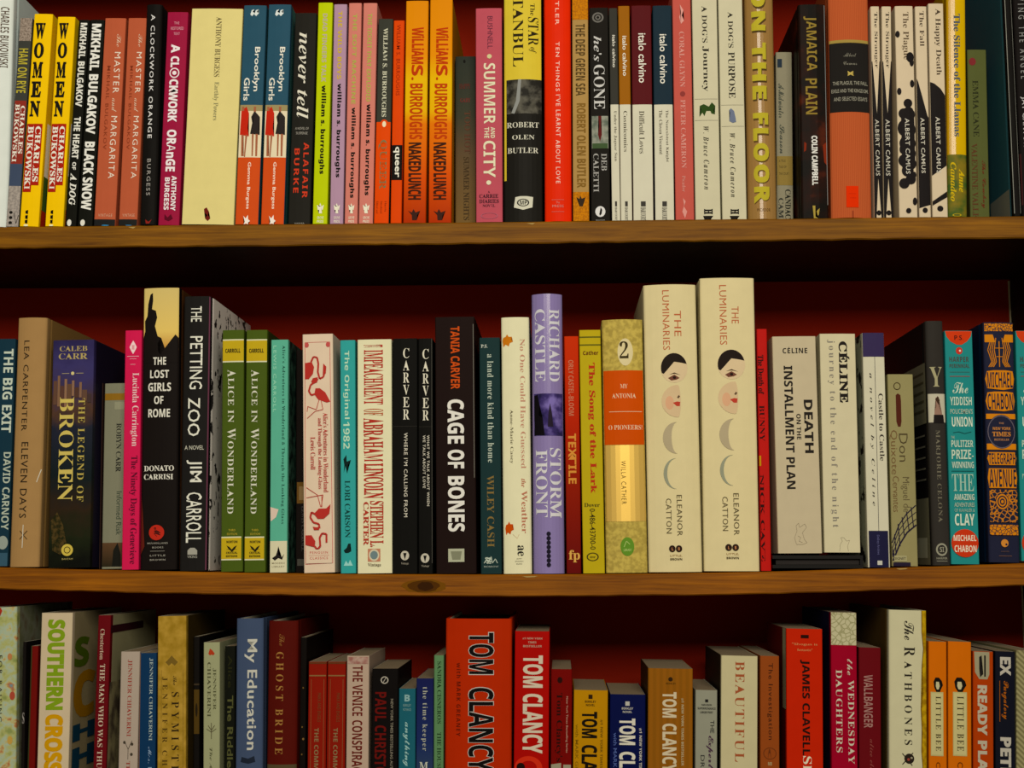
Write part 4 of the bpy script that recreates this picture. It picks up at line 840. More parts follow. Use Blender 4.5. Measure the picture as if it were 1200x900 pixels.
for i, (a, c, d, e, yy) in enumerate([(123, 147.7, 109.6, 134.5, 0), (150.7, 172.2, 137.2, 161.8, 0)]):
    B(1, a, c, 21, d, e, 'p', 'b4593a', ['terracotta paperback with thin white title and blue dot, left one of the pair', 'terracotta paperback with thin white title, right one of the pair, beside the black book'][i],
      [('V', 'The', 40, 55, .62, .82, 'd8b898', 'C/-6', 'title'), ('V', 'MASTER', 61, 109, .56, .84, 'e2d2b8', 'S/0/1.25', 'title'), ('V', 'and', 115, 131, .55, .78, 'd8b898', 'C/-6', 'title'), ('V', 'MARGARITA', 136, 209, .56, .84, 'e2d2b8', 'S/0/1.25', 'title'),
       ('V', 'MIKHAIL BULGAKOV', 77, 175, .24, .4, '8a3c24', 'S/4/1.2', 'author_name'), ('H', 'VINTAGE', 250.5, 254, .2, .85, 'd0a080', 'S/5/1.3', 'imprint'), ('R', 257, 268, .01, .99, '20201e'), ('E', 264, .55, 3.8, .17, '3aa0d0', 'publisher_mark')])
B(1, 170, 190, 5, 163.6, 182.4, 'h', '151310', 'tall black hardcover with white title, jutting out beside the crimson book',
  [('V', 'A CLOCKWORK ORANGE', 17, 162, .34, .6, 'dcd8cc', 'S/8/1.25', 'title'), ('V', 'BURGESS', 186, 229, .36, .6, '9a9488', 'S/4/1.25', 'author_name'), ('P', [[(.35, 257), (.55, 260), (.75, 257), (.6, 262), (.4, 262)]], '8a2820', 'publisher_mark')], y0=-.003, depth=.15)
B(1, 196.7, 220, 14, 183.2, 211, 'p', '98203c', 'crimson paperback with white condensed title reading A CLOCKWORK ORANGE',
  [('H', 'THE', 25.5, 28.5, .35, .6, 'd09098', 'S/6', 'subtitle'), ('H', 'RESTORED', 31.5, 35, .2, .82, 'd09098', 'S/6', 'subtitle'), ('H', 'TEXT', 38, 41, .35, .65, 'd09098', 'S/6', 'subtitle'),
   ('V', 'A', 52, 62, .26, .68, 'ece0d8', 'B/20', 'title'), ('V', 'CL', 66, 79, .26, .68, 'ece0d8', 'B/20', 'title'), ('O', 85.5, .47, 6, .24, 'ece0d8', 'title'), ('E', 85.5, .47, 2.4, .1, 'ece0d8', 'title'), ('V', 'CKWORK', 93, 143, .24, .68, 'ece0d8', 'B/20', 'title'), ('V', 'ORAnGE', 152, 201, .24, .7, 'ece0d8', 'B/20', 'title'),
   ('V', 'ANTHONY', 206, 247, .56, .8, 'ece0d8', 'B/12', 'author_name'), ('V', 'BURGESS', 208, 246, .24, .48, 'ece0d8', 'B/12', 'author_name'), ('P', [[(.3, 251), (.45, 255), (.6, 251), (.7, 256), (.5, 259), (.3, 257)]], '5a1020', 'publisher_mark')], rough=.4)
B(1, 225.2, 284.3, 9.5, 211.4, 274.6, 'p', 'dccb80', 'thick cream paperback with small thin title and plain wide spine',
  [('V', 'ANTHONY BURGESS', 20, 90, .49, .6, '6a5c38', 'R/-16', 'author_name'), ('V', 'Earthly Powers', 96, 141, .49, .6, '8a8458', 'R/-16', 'title'), ('P', [[(.42, 245), (.47, 243), (.52, 248), (.5, 252), (.55, 256), (.5, 259), (.45, 256), (.49, 252), (.43, 249)]], '6a2018', 'publisher_mark')])
for i, (a, c, t, d, e) in enumerate([(286, 312.2, 6, 275.2, 302.6), (314.6, 341.5, 5, 305.8, 332.2)]):
    B(1, a, c, t, d, e, 'p', '2a4e5c', ['teal and orange paperback with a picture of two girls, left one of the pair', 'teal and orange paperback with a picture of two girls, right one of the pair'][i],
      [('P', [[(.36, 12), (.48, 11), (.4, 14), (.5, 15.5), (.38, 19), (.3, 17)], [(.54, 12), (.66, 11), (.58, 14), (.68, 15.5), (.56, 19), (.48, 17)]], 'd8dcd0', 'publisher_mark'),
       ('V', 'Brooklyn', 55, 107, .5, .8, W, 'S/14', 'title'), ('V', 'Girls', 91, 118, .14, .4, W, 'S/14', 'title'),
       ('R', 123, 184.5, .01, .99, 'e0d0a8', 'cover_picture'), ('R', 123, 130, .01, .99, '9a8a5a', 'cover_picture'),
       ('P', [[(.08, 130), (.3, 125), (.42, 133), (.38, 150), (.45, 160), (.05, 158)]], 'c03022', 'red_dress'),
       ('P', [[(.52, 137), (.66, 130), (.9, 137), (.86, 150), (.92, 158), (.5, 157), (.6, 147)]], '2a2420', 'dark_dress'),
       ('P', [[(.12, 158), (.22, 158), (.2, 178), (.26, 183), (.14, 183)], [(.3, 158), (.38, 158), (.32, 184), (.27, 184)], [(.58, 157), (.66, 157), (.66, 183), (.6, 183)], [(.74, 157), (.84, 157), (.84, 183), (.76, 183)], [(.62, 125), (.72, 125), (.72, 131), (.62, 131)], [(.1, 125), (.2, 125), (.2, 130), (.1, 130)]], 'a06040', 'figures'),
       ('R', 184.5, 268, .01, .99, 'cc5026'), ('V', 'Gemma Burgess', 190, 245, .42, .6, 'f0dcc0', 'S/14', 'author_name'),
       ('P', [[(.35, 253), (.45, 256), (.55, 252), (.56, 257), (.65, 259), (.56, 261), (.58, 265), (.48, 262), (.38, 265), (.42, 260)]], 'efe0cc', 'publisher_mark')], rc='3a6a60')
B(1, 346.5, 370.8, 15, 336, 364.7, 'p', '22201a', 'dark paperback with large white italic title and red author name',
  [('V', 'never tell', 38, 139, .22, .76, 'ddd6bc', 'I/-6', 'title'), ('H', 'A NOVEL OF', 149, 152, .18, .8, '9a9484', 'S/4', 'subtitle'), ('H', 'SUSPENSE', 154.5, 157.5, .22, .76, '9a9484', 'S/4', 'subtitle'),
   ('V', 'ALAFAIR', 167, 232, .6, .84, 'c8402a', 'B/2/1.2', 'author_name'), ('V', 'BURKE', 174, 226, .18, .42, 'c8402a', 'B/2/1.2', 'author_name'), ('H', 'HARPER', 261, 264, .3, .75, '9a9484', 'S/6', 'imprint')])
tt = [('lime green', 'b8c400', 'DEAD FINGERS TALK', 'b8a890', 16, 96, 100, 204), ('lavender', 'ac8898', 'THE WILD BOYS', 'c8a838', 13, 93, 98, 208), ('salmon pink', 'cc7a68', 'THE SOFT MACHINE', 'a8a44c', 16, 122, 126, 232), ('salmon pink', 'cc7a68', 'THE TICKET THAT EXPLODED', 'a8a44c', 16, 119, 122, 229)]
for i, (a, c, t, d, e) in enumerate([(373.5, 389.5, 3, 365.4, 384), (391.6, 406.6, 5, 386.2, 402), (408.8, 424, 3.5, 403.8, 418.6), (426, 442, 3.5, 420, 437)]):
    nm, cc, tx, tc_, p, q, r_, s_ = tt[i]
    B(1, a, c, t, d, e, 'p', cc, ['lime green paperback with black lowercase author name', 'lavender paperback with yellow title, right of the lime green one', 'salmon pink paperback with pale green title, left one of the pink pair', 'salmon pink paperback with pale green title, right one of the pink pair'][i],
      [('V', tx, p, q, .34, .66, tc_, 'B/6', 'title'), ('V', 'william s. burroughs', r_, s_, .3, .72, '14120c', 'B/24/1.1', 'author_name'),
       ('P', [[(.5, 238), (.6, 242), (.75, 240), (.68, 246), (.6, 246), (.64, 250), (.42, 250), (.44, 246), (.34, 246), (.28, 240), (.42, 242)]], 'e8e0c0', 'publisher_mark'), ('H', 'GROVE', 253.5, 256.5, .3, .75, 'e8e0c0', 'S/8', 'imprint'), ('H', 'PRESS', 258, 261, .3, .75, 'e8e0c0', 'S/8', 'imprint')])
B(1, 443.8, 460.5, 22, 437.8, 455.6, 'p', '38382e', 'paperback dark grey above and orange below, right of the pink pair',
  [('V', 'WILLIAM S. BURROUGHS', 33, 137, .36, .66, 'c8c4a4', 'R/4', 'author_name'), ('R', 143, 264, .01, .99, 'dc4c10'), ('E', 145.5, .55, 5.5, .27, 'dc4c10', 'publisher_mark'), ('E', 145.5, .55, 3.4, .13, 'e8d8b0', 'publisher_mark'),
   ('V', 'QUEER', 164, 222, .2, .78, '75704a', 'R/-6', 'title'), ('V', 'QUEER', 166, 220, .3, .68, 'c04a18', 'R/-10', 'title'), ('V', 'Edited and', 236, 250, .14, .28, '8a3010', 'S', 'subtitle'), ('V', 'Introduced', 236, 250, .42, .56, '8a3010', 'S', 'subtitle'), ('V', 'Harris', 236, 248, .7, .84, '8a3010', 'S', 'subtitle')], rc='4a4438')
B(1, 461.8, 473.6, 24, 456.6, 471.2, 'p', 'd84a10', 'thin orange paperback with a black band holding the lowercase word queer',
  [('V', 'WILLIAM S. BURROUGHS', 29, 112, .3, .66, '9a2c10', 'S/4/1.1', 'author_name'), ('R', 170, 211, .02, .98, '14120f'), ('V', 'queer', 172, 208, .16, .72, W, 'S/20', 'title'), ('E', 262, .5, 4.5, .14, 'e8dcc0', 'publisher_mark')])
nl = 'g|0:d88404|.25:e08a08|.36:e0b020|.5:e0aa20|.56:dc7414|.8:d05010|1:a83410'
for i, (a, c, d, e) in enumerate([(476.3, 501.8, 472, 499.2), (504.6, 530, 501.6, 529.2)]):
    B(1, a, c, [.8, -.5][i], d, e, 'p', nl, ['orange to red paperback with hand-cut red and black lettering, left one of the pair', 'orange to red paperback with hand-cut red and black lettering, right one of the pair'][i],
      [('V', 'WiLLiAM', 32, 75, .28, .84, 'b83c14', 'B/16', 'author_name'), ('V', 'S.', 76, 94, .28, .8, 'b83c14', 'B/10', 'author_name'), ('V', 'BURROUGHS', 98, 163, .22, .8, 'b8401a', 'B/6', 'author_name'), ('V', 'NAKED', 167, 201, .2, .76, '3a1c10', 'B/16', 'title'), ('V', 'LUNCH', 203, 234, .2, .78, '3a1c10', 'B/16', 'title'),
       ('P', [[(.45, 245), (.55, 249), (.75, 247), (.62, 252), (.6, 258), (.4, 258), (.38, 252), (.22, 247), (.38, 249)]], '3a2018', 'publisher_mark')], rc='c08020')
B(1, 531.5, 557, 66, 529.6, 558, 'm', 'g|.12|0:2c3128|.35:3c3c2c|.55:5a4830|1:74592e', 'short dim greenish brown paperback set back between the orange pair and the pink book',
  [('E', 72, .45, 2, .06, '15140f'), ('H', 'HAPPY', 98, 104, .2, .75, '5c2820', 'R', 'title'), ('H', 'GARY', 115, 120, .25, .75, '70302a', 'R', 'author_name'), ('V', 'TOO HOT', 130, 180, .45, .75, '5a3a28', 'R', 'title'), ('V', 'SUMMER NIGHTS', 184, 258, .4, .68, '44341e', 'R', 'title')], y0=.022)
B(1, 557.4, 588, 9.5, 558, 589, 'p', 'b65058', 'rose pink paperback with pale capital title, left of the tall yellow and black book',
  [('V', 'BUSHNELL', 19, 57, .45, .65, '5c2838', 'S/-2', 'author_name'), ('E', 66, .52, 2.6, .09, 'ccc088'), ('V', 'SUMMER', 74, 145, .3, .74, 'dcd4ac', 'B/-4', 'title'), ('V', 'AND', 149, 162, .56, .72, 'dcd4ac', 'B', 'title'), ('V', 'THE', 149, 162, .32, .5, 'dcd4ac', 'B', 'title'), ('V', 'CITY', 165, 208, .28, .74, 'dcd4ac', 'B/-4', 'title'), ('E', 214, .48, 2.6, .09, 'dcd4ac'),
   ('H', 'A', 223.5, 226, .45, .52, '3c1c24', 'R', 'subtitle'), ('H', 'CARRIE', 227.5, 232, .12, .84, '3c1c24', 'R', 'subtitle'), ('H', 'DIARIES', 233.5, 238, .12, .86, '3c1c24', 'R', 'subtitle'), ('H', 'NOVEL', 239.5, 242.5, .25, .72, '3c1c24', 'R', 'subtitle'), ('O', 253, .5, 3.5, .32, 'a8606c', 'publisher_mark', .9)])
B(1, 589.4, 634.8, -75, 590.8, 635.4, 'h', '1c1a15', 'tall hardcover yellow above and black below, cut by the top of the picture',
  [('R', -74, 93, .012, .985, 'd2b83a'), ('R', 93, 211, .012, .07, 'd2b83a'), ('V', 'ISTANBUL', -22, 78, .24, .52, '2c2412', 'R/-8', 'title'), ('V', 'The', 4, 18, .7, .82, '2c2412', 'R/-8', 'title'), ('V', 'STAR', 20, 53, .64, .92, '2c2412', 'R/-8', 'title'), ('V', 'of', 55, 62, .66, .86, '2c2412', 'I/-8', 'title'),
   ('R', 93, 133, .075, .985, 'n|120|.4:24221c|.6:5a5648', 'cover_picture'), ('P', [[(.38, 93), (.46, 93), (.42, 118), (.28, 133), (.2, 132), (.32, 118)]], '8a8a80', 'cover_picture'),
   ('H', 'ROBERT', 143, 149.5, .08, .92, 'cbc6ac', 'R/-12', 'author_name'), ('H', 'OLEN', 158, 163.5, .22, .8, 'cbc6ac', 'R/-12', 'author_name'), ('H', 'BUTLER', 173, 179.5, .1, .9, 'cbc6ac', 'R/-12', 'author_name'),
   ('P', [[(.3, 231), (.42, 230), (.6, 230), (.76, 231), (.74, 243), (.66, 244), (.5, 246), (.34, 244), (.26, 243)]], 'cfcaae', 'publisher_mark'), ('O', 237.5, .5, 4.5, .16, '2c2a22', 'publisher_mark'), ('H', 'MP', 235, 240, .42, .6, '2c2a22', 'B', 'imprint')], rough=.4)
B(1, 637, 668.6, -70, 638.8, 669.8, 'h', 'dc3420', 'bright red hardcover with thin white handwritten title, cut by the top of the picture',
  [('V', 'SARAH BUTLER', -60, 29, .42, .56, 'f0c0a8', 'S/2/1.2', 'author_name'), ('V', 'TEN THINGS', 49, 107, .43, .57, 'f0c8b0', 'S/2/1.2', 'title'), ('V', "I'VE LEARNT", 111, 160, .43, .6, 'f0c8b0', 'S/2/1.2', 'title'), ('V', 'ABOUT LOVE', 164, 215, .42, .58, 'f0c8b0', 'S/2/1.2', 'title'),
   ('L', [(.25, 234), (.72, 234)], .25, 'd08070'), ('H', 'The', 236, 238.5, .42, .55, 'd08070', 'S', 'imprint'), ('H', 'PRESS', 240, 243, .28, .7, 'd08070', 'S', 'imprint'), ('L', [(.25, 248), (.72, 248)], .25, 'd08070')], rough=.4)
B(1, 670.4, 688.6, -40, 671.4, 690.8, 'p', 'a8844a', 'narrow orange and tan paperback with tall dark capitals down the spine',
  [('R', -39, 23, .01, .99, 'n|600|.4:a8641a|.6:c87c14'), ('V', 'THE DEEP GREEN SEA', 28, 112, .2, .8, '4c3818', 'B/-4', 'title'), ('V', 'ROBERT OLEN BUTLER', 121, 220, .25, .82, '7c5a24', 'B/8', 'author_name'), ('R', 225, 262, .01, .99, 'n|600|.4:a8641a|.6:c87c14'),
   ('P', [[(.45, 229), (.55, 233), (.78, 231), (.65, 236), (.6, 242), (.4, 242), (.36, 236), (.2, 231), (.4, 233)]], '33261a', 'publisher_mark')])
B(1, 690.6, 712.6, 9, 692.6, 715.6, 'p', '1b1813', 'black paperback with pale title over a small picture band and white round mark',
  [('O', 20.5, .45, 6, .3, '6a665c', 'publisher_mark', .7), ('O', 20.5, .45, 3, .14, '6a665c', 'publisher_mark', .5), ('V', "he's", 42, 72, .22, .62, 'c4c0b4', 'I/-4', 'title'), ('V', 'GONE', 76, 128, .2, .78, 'c4c0b4', 'R/-14', 'title'),
   ('R', 136, 174, .08, .93, 'n|160|.35:5c6454|.6:90907c', 'cover_picture'), ('P', [[(.42, 136), (.58, 136), (.56, 148), (.6, 158), (.5, 166), (.4, 158), (.46, 148)]], '5a1c18', 'red_figure'), ('R', 168, 174, .1, .9, '3e5230', 'cover_picture'),
   ('V', 'DEB', 180, 200, .56, .84, 'a4a094', 'R/-14', 'author_name'), ('V', 'CALETTI', 180, 225, .14, .42, 'a4a094', 'R/-14', 'author_name'), ('E', 248, .48, 6.3, .26, 'd8d4c8', 'publisher_mark'), ('P', [[(.42, 251), (.5, 243), (.58, 246), (.54, 251), (.46, 253)]], bk, 'publisher_mark'), ('H', 'BANTAM', 257.5, 260, .25, .7, 'a09c90', 'S/6', 'imprint')])
cal = [('36342c', 'dark grey', ['Under the Jaguar Sun'], 713.8, 723, 9.5, 717, 727.4, 41, 79), ('965c18', 'ochre brown', ['Cosmicomics'], 723.5, 738.4, 7, 728, 740.7, 42, 89), ('54181a', 'maroon', ['Difficult Loves'], 739.8, 762.8, 6.5, 742, 766.2, 39, 97), ('1c2c34', 'dark blue', ['The Nonexistent Knight', 'The Cloven Viscount'], 764.8, 787, 6.5, 767.8, 790.4, 40, 98)]
for i, (cc, nm, tl, a, c, t, d, e, p, q) in enumerate(cal):
    its = [('R', 122.5, 264, .015, .985, 'cdc6a8'), ('V', 'italo calvino', p, q, .34, .72, W, 'S/8', 'author_name')]
    if len(tl) == 1:
        its.append(('V', tl[0], 130, [189, 178, 180][i], .34, [.74, .68, .6][i], '443c2c', 'R/-14', 'title'))
    else:
        its += [('V', tl[0], 129, 190, .58, .76, '443c2c', 'R/-14', 'title'), ('V', tl[1], 129, 181, .26, .44, '443c2c', 'R/-14', 'title')]
    its += [('R', 236, 242, .38, .62, '3c3830', 'publisher_mark'), ('V', 'HARCOURT', 243, 258, .36, .62, '3c3830', 'R', 'imprint')]
    B(1, a, c, t, d, e, 'p', cc, 'white paperback with %s upper third, %s of the four matching spines' % (nm, ['first from the left', 'second from the left', 'third from the left', 'rightmost'][i]), its)
B(1, 787.6, 809, -18, 791.8, 813.8, 'p', 'bc5648', 'coral red paperback with faint pale lettering, left of the two dog books',
  [('P', [[(.4, 5), (.6, 12), (.5, 18), (.62, 24), (.45, 28), (.36, 20), (.46, 14)]], 'd89888', 'ornament'), ('V', 'CORAL GLYNN', 37, 102, .34, .62, 'd49080', 'R/-14', 'title'), ('E', 110, .48, 3, .14, '8a3a34', 'ornament'), ('V', 'PETER CAMERON', 117, 197, .36, .62, 'd49080', 'R/-14', 'author_name'), ('V', 'Picador', 206, 225, .38, .56, 'd08a7a', 'R/-14', 'imprint'), ('P', [[(.4, 232), (.55, 236), (.45, 242), (.62, 248), (.5, 256), (.36, 248), (.46, 240)]], 'd49080', 'ornament')])
B(1, 810.8, 840, -6, 815.2, 844.8, 'p', 'c6bd98', 'cream paperback with a green running dog on its spine',
  [('V', "A DOG'S", 7, 50, .38, .6, '2c281e', 'R/-10', 'title'), ('V', 'Journey', 54, 107, .34, .64, '2c281e', 'R/-10', 'title'), ('L', [(.04, 116), (.96, 116)], .3, '8a826a'), ('L', [(.04, 141), (.96, 141)], .3, '8a826a'),
   ('P', [[(.22, 137), (.3, 128), (.24, 124), (.4, 122), (.6, 125), (.72, 120), (.86, 124), (.76, 129), (.84, 134), (.7, 133), (.66, 130), (.5, 130), (.42, 136), (.34, 132)]], '2c4418', 'green_dog'),
   ('V', 'W. Bruce Cameron', 148, 222, .36, .58, '3c3628', 'I/-18/1.3', 'author_name'), ('V', 'H', 245, 251, .34, .68, bk, 'R/30', 'publisher_mark'), ('P', [[(.3, 253), (.7, 253), (.55, 262), (.6, 264), (.35, 264)]], bk, 'publisher_mark')])
B(1, 842, 869.3, -5, 846, 876, 'p', 'c6bd98', 'cream paperback with a small blue grey sitting dog on its spine',
  [('V', "A DOG'S", 14, 56, .38, .6, '2c281e', 'R/-10', 'title'), ('V', 'PURPOSE', 61, 115, .36, .64, '2c281e', 'R/-10', 'title'), ('L', [(.04, 123), (.96, 123)], .3, '8a826a'), ('L', [(.04, 148), (.96, 148)], .3, '8a826a'),
   ('P', [[(.36, 142), (.4, 132), (.36, 129), (.44, 127), (.56, 130), (.62, 138), (.64, 143), (.5, 144)]], '687080', 'blue_dog'),
   ('V', 'W. Bruce Cameron', 156, 231, .36, .58, '3c3628', 'I/-18/1.3', 'author_name'), ('V', 'H', 245, 251, .34, .68, bk, 'R/30', 'publisher_mark'), ('P', [[(.3, 253), (.7, 253), (.55, 262), (.6, 264), (.35, 264)]], bk, 'publisher_mark')])
B(1, 871.5, 906.4, -70, 878, 911.4, 'h', 'w|96703a', 'glossy rounded gold hardcover with blocky yellow capitals, cut by the top of the picture',
  [('V', 'ON THE', -14, 118, .22, .72, '4c3a1c', 'B/44/1.15', 'title_shadow'), ('V', 'ON THE', -16, 116, .2, .7, 'b4a430', 'B/36/1.15', 'title'), ('V', 'FLOOR', 134, 239, .22, .76, '5c4420', 'B/44/1.15', 'title_shadow'), ('V', 'FLOOR', 132, 238, .2, .74, 'b4a430', 'B/36/1.15', 'title'), ('H', 'PICADOR', 244, 247.5, .3, .75, '5a3c20', 'S/8/1.3', 'imprint')], bulge=.006, rough=.16)
B(1, 909, 932.6, 61, 910.6, 935.4, 'm', '8c8468', 'grey mass-market paperback set back, with a tan band across it',
  [('R', 69, 79, .1, .38, '26323c', 'publisher_mark'), ('V', 'A Midwinter', 98, 138, .14, .5, '44483c', 'C/4', 'title'), ('V', 'Season', 146, 180, .2, .5, '44483c', 'C/4', 'title'), ('R', 183, 217, .02, .98, '8c7438'), ('H', 'A TRUE', 187, 190, .15, .55, '4a3c20', 'S', 'subtitle'), ('H', 'TALE OF', 194, 197, .15, .6, '4a3c20', 'S', 'subtitle'), ('H', 'THE COURT', 202, 205, .15, .75, '4a3c20', 'S', 'subtitle'),
   ('V', 'CANDACE', 222, 262, .5, .85, '24261e', 'R/-10', 'author_name'), ('V', 'CAMP', 232, 262, .1, .4, '3a3a30', 'R/-10', 'author_name')], y0=.03)
B(1, 936, 966.6, 5, 938.6, 972.8, 'h', 'n|34|.42:14110d|.56:24120c|.64:4a1e10|.7:1c1610', 'black glossy book with gold capitals JAMAICA PLAIN and reddish glow',
  [('V', 'JAMAICA', 19, 83, .18, .66, '8c7430', 'B/-4', 'title'), ('V', 'PLAIN', 92, 134, .22, .64, '8c7430', 'B/-4', 'title'), ('V', 'COLIN CAMPBELL', 159, 217, .4, .62, 'dcd8c8', 'B/22', 'author_name'), ('P', [[(.82, 170), (.97, 166), (.97, 194), (.86, 190)], [(.14, 166), (.22, 168), (.2, 176), (.12, 178)]], '7a2a16', 'cover_picture'),
   ('P', [[(.4, 241), (.5, 241), (.52, 248), (.66, 244), (.62, 252), (.5, 254), (.6, 258), (.44, 256)]], 'a08a3c', 'publisher_mark'), ('L', [(.965, 6), (.965, 240)], .5, '8c8c84', 'jacket_edge')], rough=.4, bulge=.001)
B(1, 970.2, 1019, -30, 975.4, 1022.4, 'h', 's|a84e2c|b85c34|260|X', 'wide terracotta cloth hardcover with a black title panel',
  [('R', 46.5, 50, .01, .99, '9c8440'), ('R', 50, 131, .01, .99, '211e1a', 'title_panel'), ('H', 'Albert', 62, 66.5, .35, .66, '76715f', 'C', 'author_name'), ('H', 'Camus', 72, 76, .34, .68, '76715f', 'C', 'author_name'), ('P', [[(.44, 83), (.5, 85), (.58, 83), (.56, 86), (.59, 89), (.51, 87.5), (.44, 89), (.46, 86)]], 'b8a050', 'ornament'),
   ('H', 'THE PLAGUE, THE FALL,', 95, 100, .08, .95, '95907a', 'S/6', 'title'), ('H', 'EXILE AND THE KINGDOM,', 104, 109, .05, .96, '95907a', 'S/6', 'title'), ('H', 'AND SELECTED ESSAYS', 113.5, 118, .1, .93, '95907a', 'S/6', 'title'), ('R', 218, 243, .36, .66, 'd83818', 'red_sticker'), ('L', [(.42, 227), (.6, 227)], .2, '902010'), ('L', [(.45, 232), (.6, 232)], .2, '902010'), ('R', 247, 258, .5, .53, '8a3c24', 'imprint')], bulge=.004, rough=.8)
WW = 'ccb894'
KK = '1d1917'
for i, (a, c, d, e) in enumerate([(1019.5, 1030.2, 1025, 1035.4), (1032.8, 1044.6, 1036.4, 1047)]):
    B(1, a, c, 7.5, d, e, 'p', WW, ['thin white paperback with black wedge pattern, left one of the matching pair', 'thin white paperback with black wedge pattern, right one of the matching pair'][i],
      [('V', 'The Stranger', 14, 80, .3, .78, '3a3024', 'R/-14', 'title'), ('P', [[(.02, 72), (.1, 72), (.5, 133), (.9, 72), (.98, 72), (.98, 262), (.78, 262), (.5, 209), (.22, 262), (.02, 262)]], KK, 'cover_pattern'), ('V', 'ALBERT CAMUS', 140, 206, .26, .7, 'c8c0a8', 'S/2/1.1', 'author_name'), ('E', 249.5, .5, 3, .26, KK, 'publisher_mark')])
dots = [(.02, 40, 5), (.78, 67, 6), (.95, 73, 6), (.95, 98, 5.5), (.14, 107, 5.2), (.6, 121, 5.2), (.25, 250, .1), (.35, 133, 6), (.62, 131, 6), (.88, 134, 5.5), (.3, 150, 9), (.65, 152, 9), (.5, 168, 9), (.9, 168, 6), (.2, 175, 6), (.85, 180, 6), (.3, 188, 7), (.7, 192, 6.5), (.5, 200, 7), (.85, 205, 4.6), (.66, 210, 6), (.3, 215, 6), (.96, 236, 5.5)]
B(1, 1048.8, 1069.6, 7, 1054, 1075.8, 'p', WW, 'white paperback with scattered black dots running into each other',
  [('V', 'The Plague', 14, 70, .34, .74, '5c4a34', 'R/-14', 'title')] + [('E', y, f, r_, min(r_ / 21.5, f - .01, .99 - f) if r_ > 1 else .001, KK, 'black_dot') if .2 < f < .8 else ('E', y, min(max(f, .12), .86), r_ * .8, .12, KK, 'black_dot') for f, y, r_ in dots] +
  [('R', 136, 196, .2, .92, KK, 'cover_pattern'), ('V', 'ALBERT CAMUS', 139, 204, .4, .64, 'c8c0a8', 'S/8/1.1', 'author_name'), ('E', 247, .5, 3, .14, KK, 'publisher_mark')])
B(1, 1072, 1086, 7.5, 1077.8, 1091, 'p', WW, 'white paperback with a single slanting black shape, between the dotted and the curved one',
  [('V', 'The Fall', 13, 54, .36, .74, '4a3c2c', 'R/-14', 'title'), ('P', [[(.02, 92), (.14, 96), (.88, 136), (.98, 138), (.98, 240), (.02, 244)]], KK, 'cover_pattern'), ('V', 'ALBERT CAMUS', 138, 203, .26, .6, 'c8c0a8', 'S/8/1.1', 'author_name'), ('E', 246.5, .5, 3.2, .22, KK, 'publisher_mark')])
B(1, 1087.8, 1105.4, 4, 1093, 1111.2, 'p', WW, 'white paperback with black curve and black stripe, left of the bright yellow one',
  [('V', 'A Happy Death', 10, 88, .36, .8, '4a3c2c', 'R/-14', 'title'), ('P', [[(.02, 96), (.3, 98), (.7, 104), (.98, 112), (.98, 194), (.02, 206)]], KK, 'cover_pattern'), ('P', [[(.02, 236), (.98, 224), (.98, 231), (.02, 241)]], KK, 'cover_pattern'), ('V', 'ALBERT CAMUS', 137, 203, .32, .6, 'c8c0a8', 'S/8/1.1', 'author_name'), ('E', 244.5, .5, 3.4, .2, KK, 'publisher_mark')])
B(1, 1108.6, 1132.8, -20, 1111.8, 1133.8, 'h', 'w|b88c0a', 'glossy bright yellow book with blue title and green foot',
  [('R', -19, 181, .42, .99, 'c8a010'), ('V', 'The Silence of the Llamas', 16, 160, .34, .68, '4a5258', 'R/10', 'title'), ('R', 181, 258, .01, .99, 'n|60|.4:3c5420|.6:7c6a20', 'cover_picture'), ('V', 'Anne', 198, 225, .56, .86, 'c4a420', 'I/10', 'author_name'), ('V', 'Canadeo', 190, 236, .14, .42, 'c4a420', 'I/10', 'author_name'), ('O', 252, .45, 6, .22, 'c0a020')], bulge=.002, rough=.4)
B(1, 1133.8, 1155.4, 58, 1135, 1162.4, 'm', '54582c', 'dim olive green paperback set back, with a pink flower at its head',
  [('E', 72, .26, 4.5, .18, '7c2c2c', 'flower'), ('V', 'EMMA CANE', 94, 160, .24, .54, '2c2e18', 'R/-14', 'author_name'), ('V', 'VALENTINE VALLEY', 168, 262, .12, .42, '5a3820', 'R/-14', 'title'), ('V', 'The Cowboy', 188, 244, .56, .84, '6a2c1c', 'C', 'title')], y0=.03)
B(1, 1173.6, 1183.4, -60, 1189.4, 1196.8, 'h', '14120f', 'dark hardcover leaning at the right end, its teal back cover and white label facing left',
  [('Q', 'L', 218, 254, 8, 60, '7c7c6a'), ('L', [(.06, -50), (.06, 250)], .4, '9a9888', 'jacket_edge'), ('L', [(.94, -50), (.94, 250)], .4, '9a9888', 'jacket_edge')], lc='2c5458', depth=.15, bulge=.001)
B(1, 1184.6, 1214, -60, 1198.4, 1229, 'h', '15110f', 'tall black hardcover with spaced white letters at the right edge of the upper shelf',
  [('V', 'LIVING THE ANGEL', -14, 92, .18, .42, '8a8880', 'S/0/1.8', 'title'), ('V', 'JAY CANTOR', 113, 172, .12, .36, 'b4b0a8', 'S/10/1.1', 'author_name'), ('R', 180, 240, .0, .06, '3a1c1a')], bulge=.001, depth=.15)
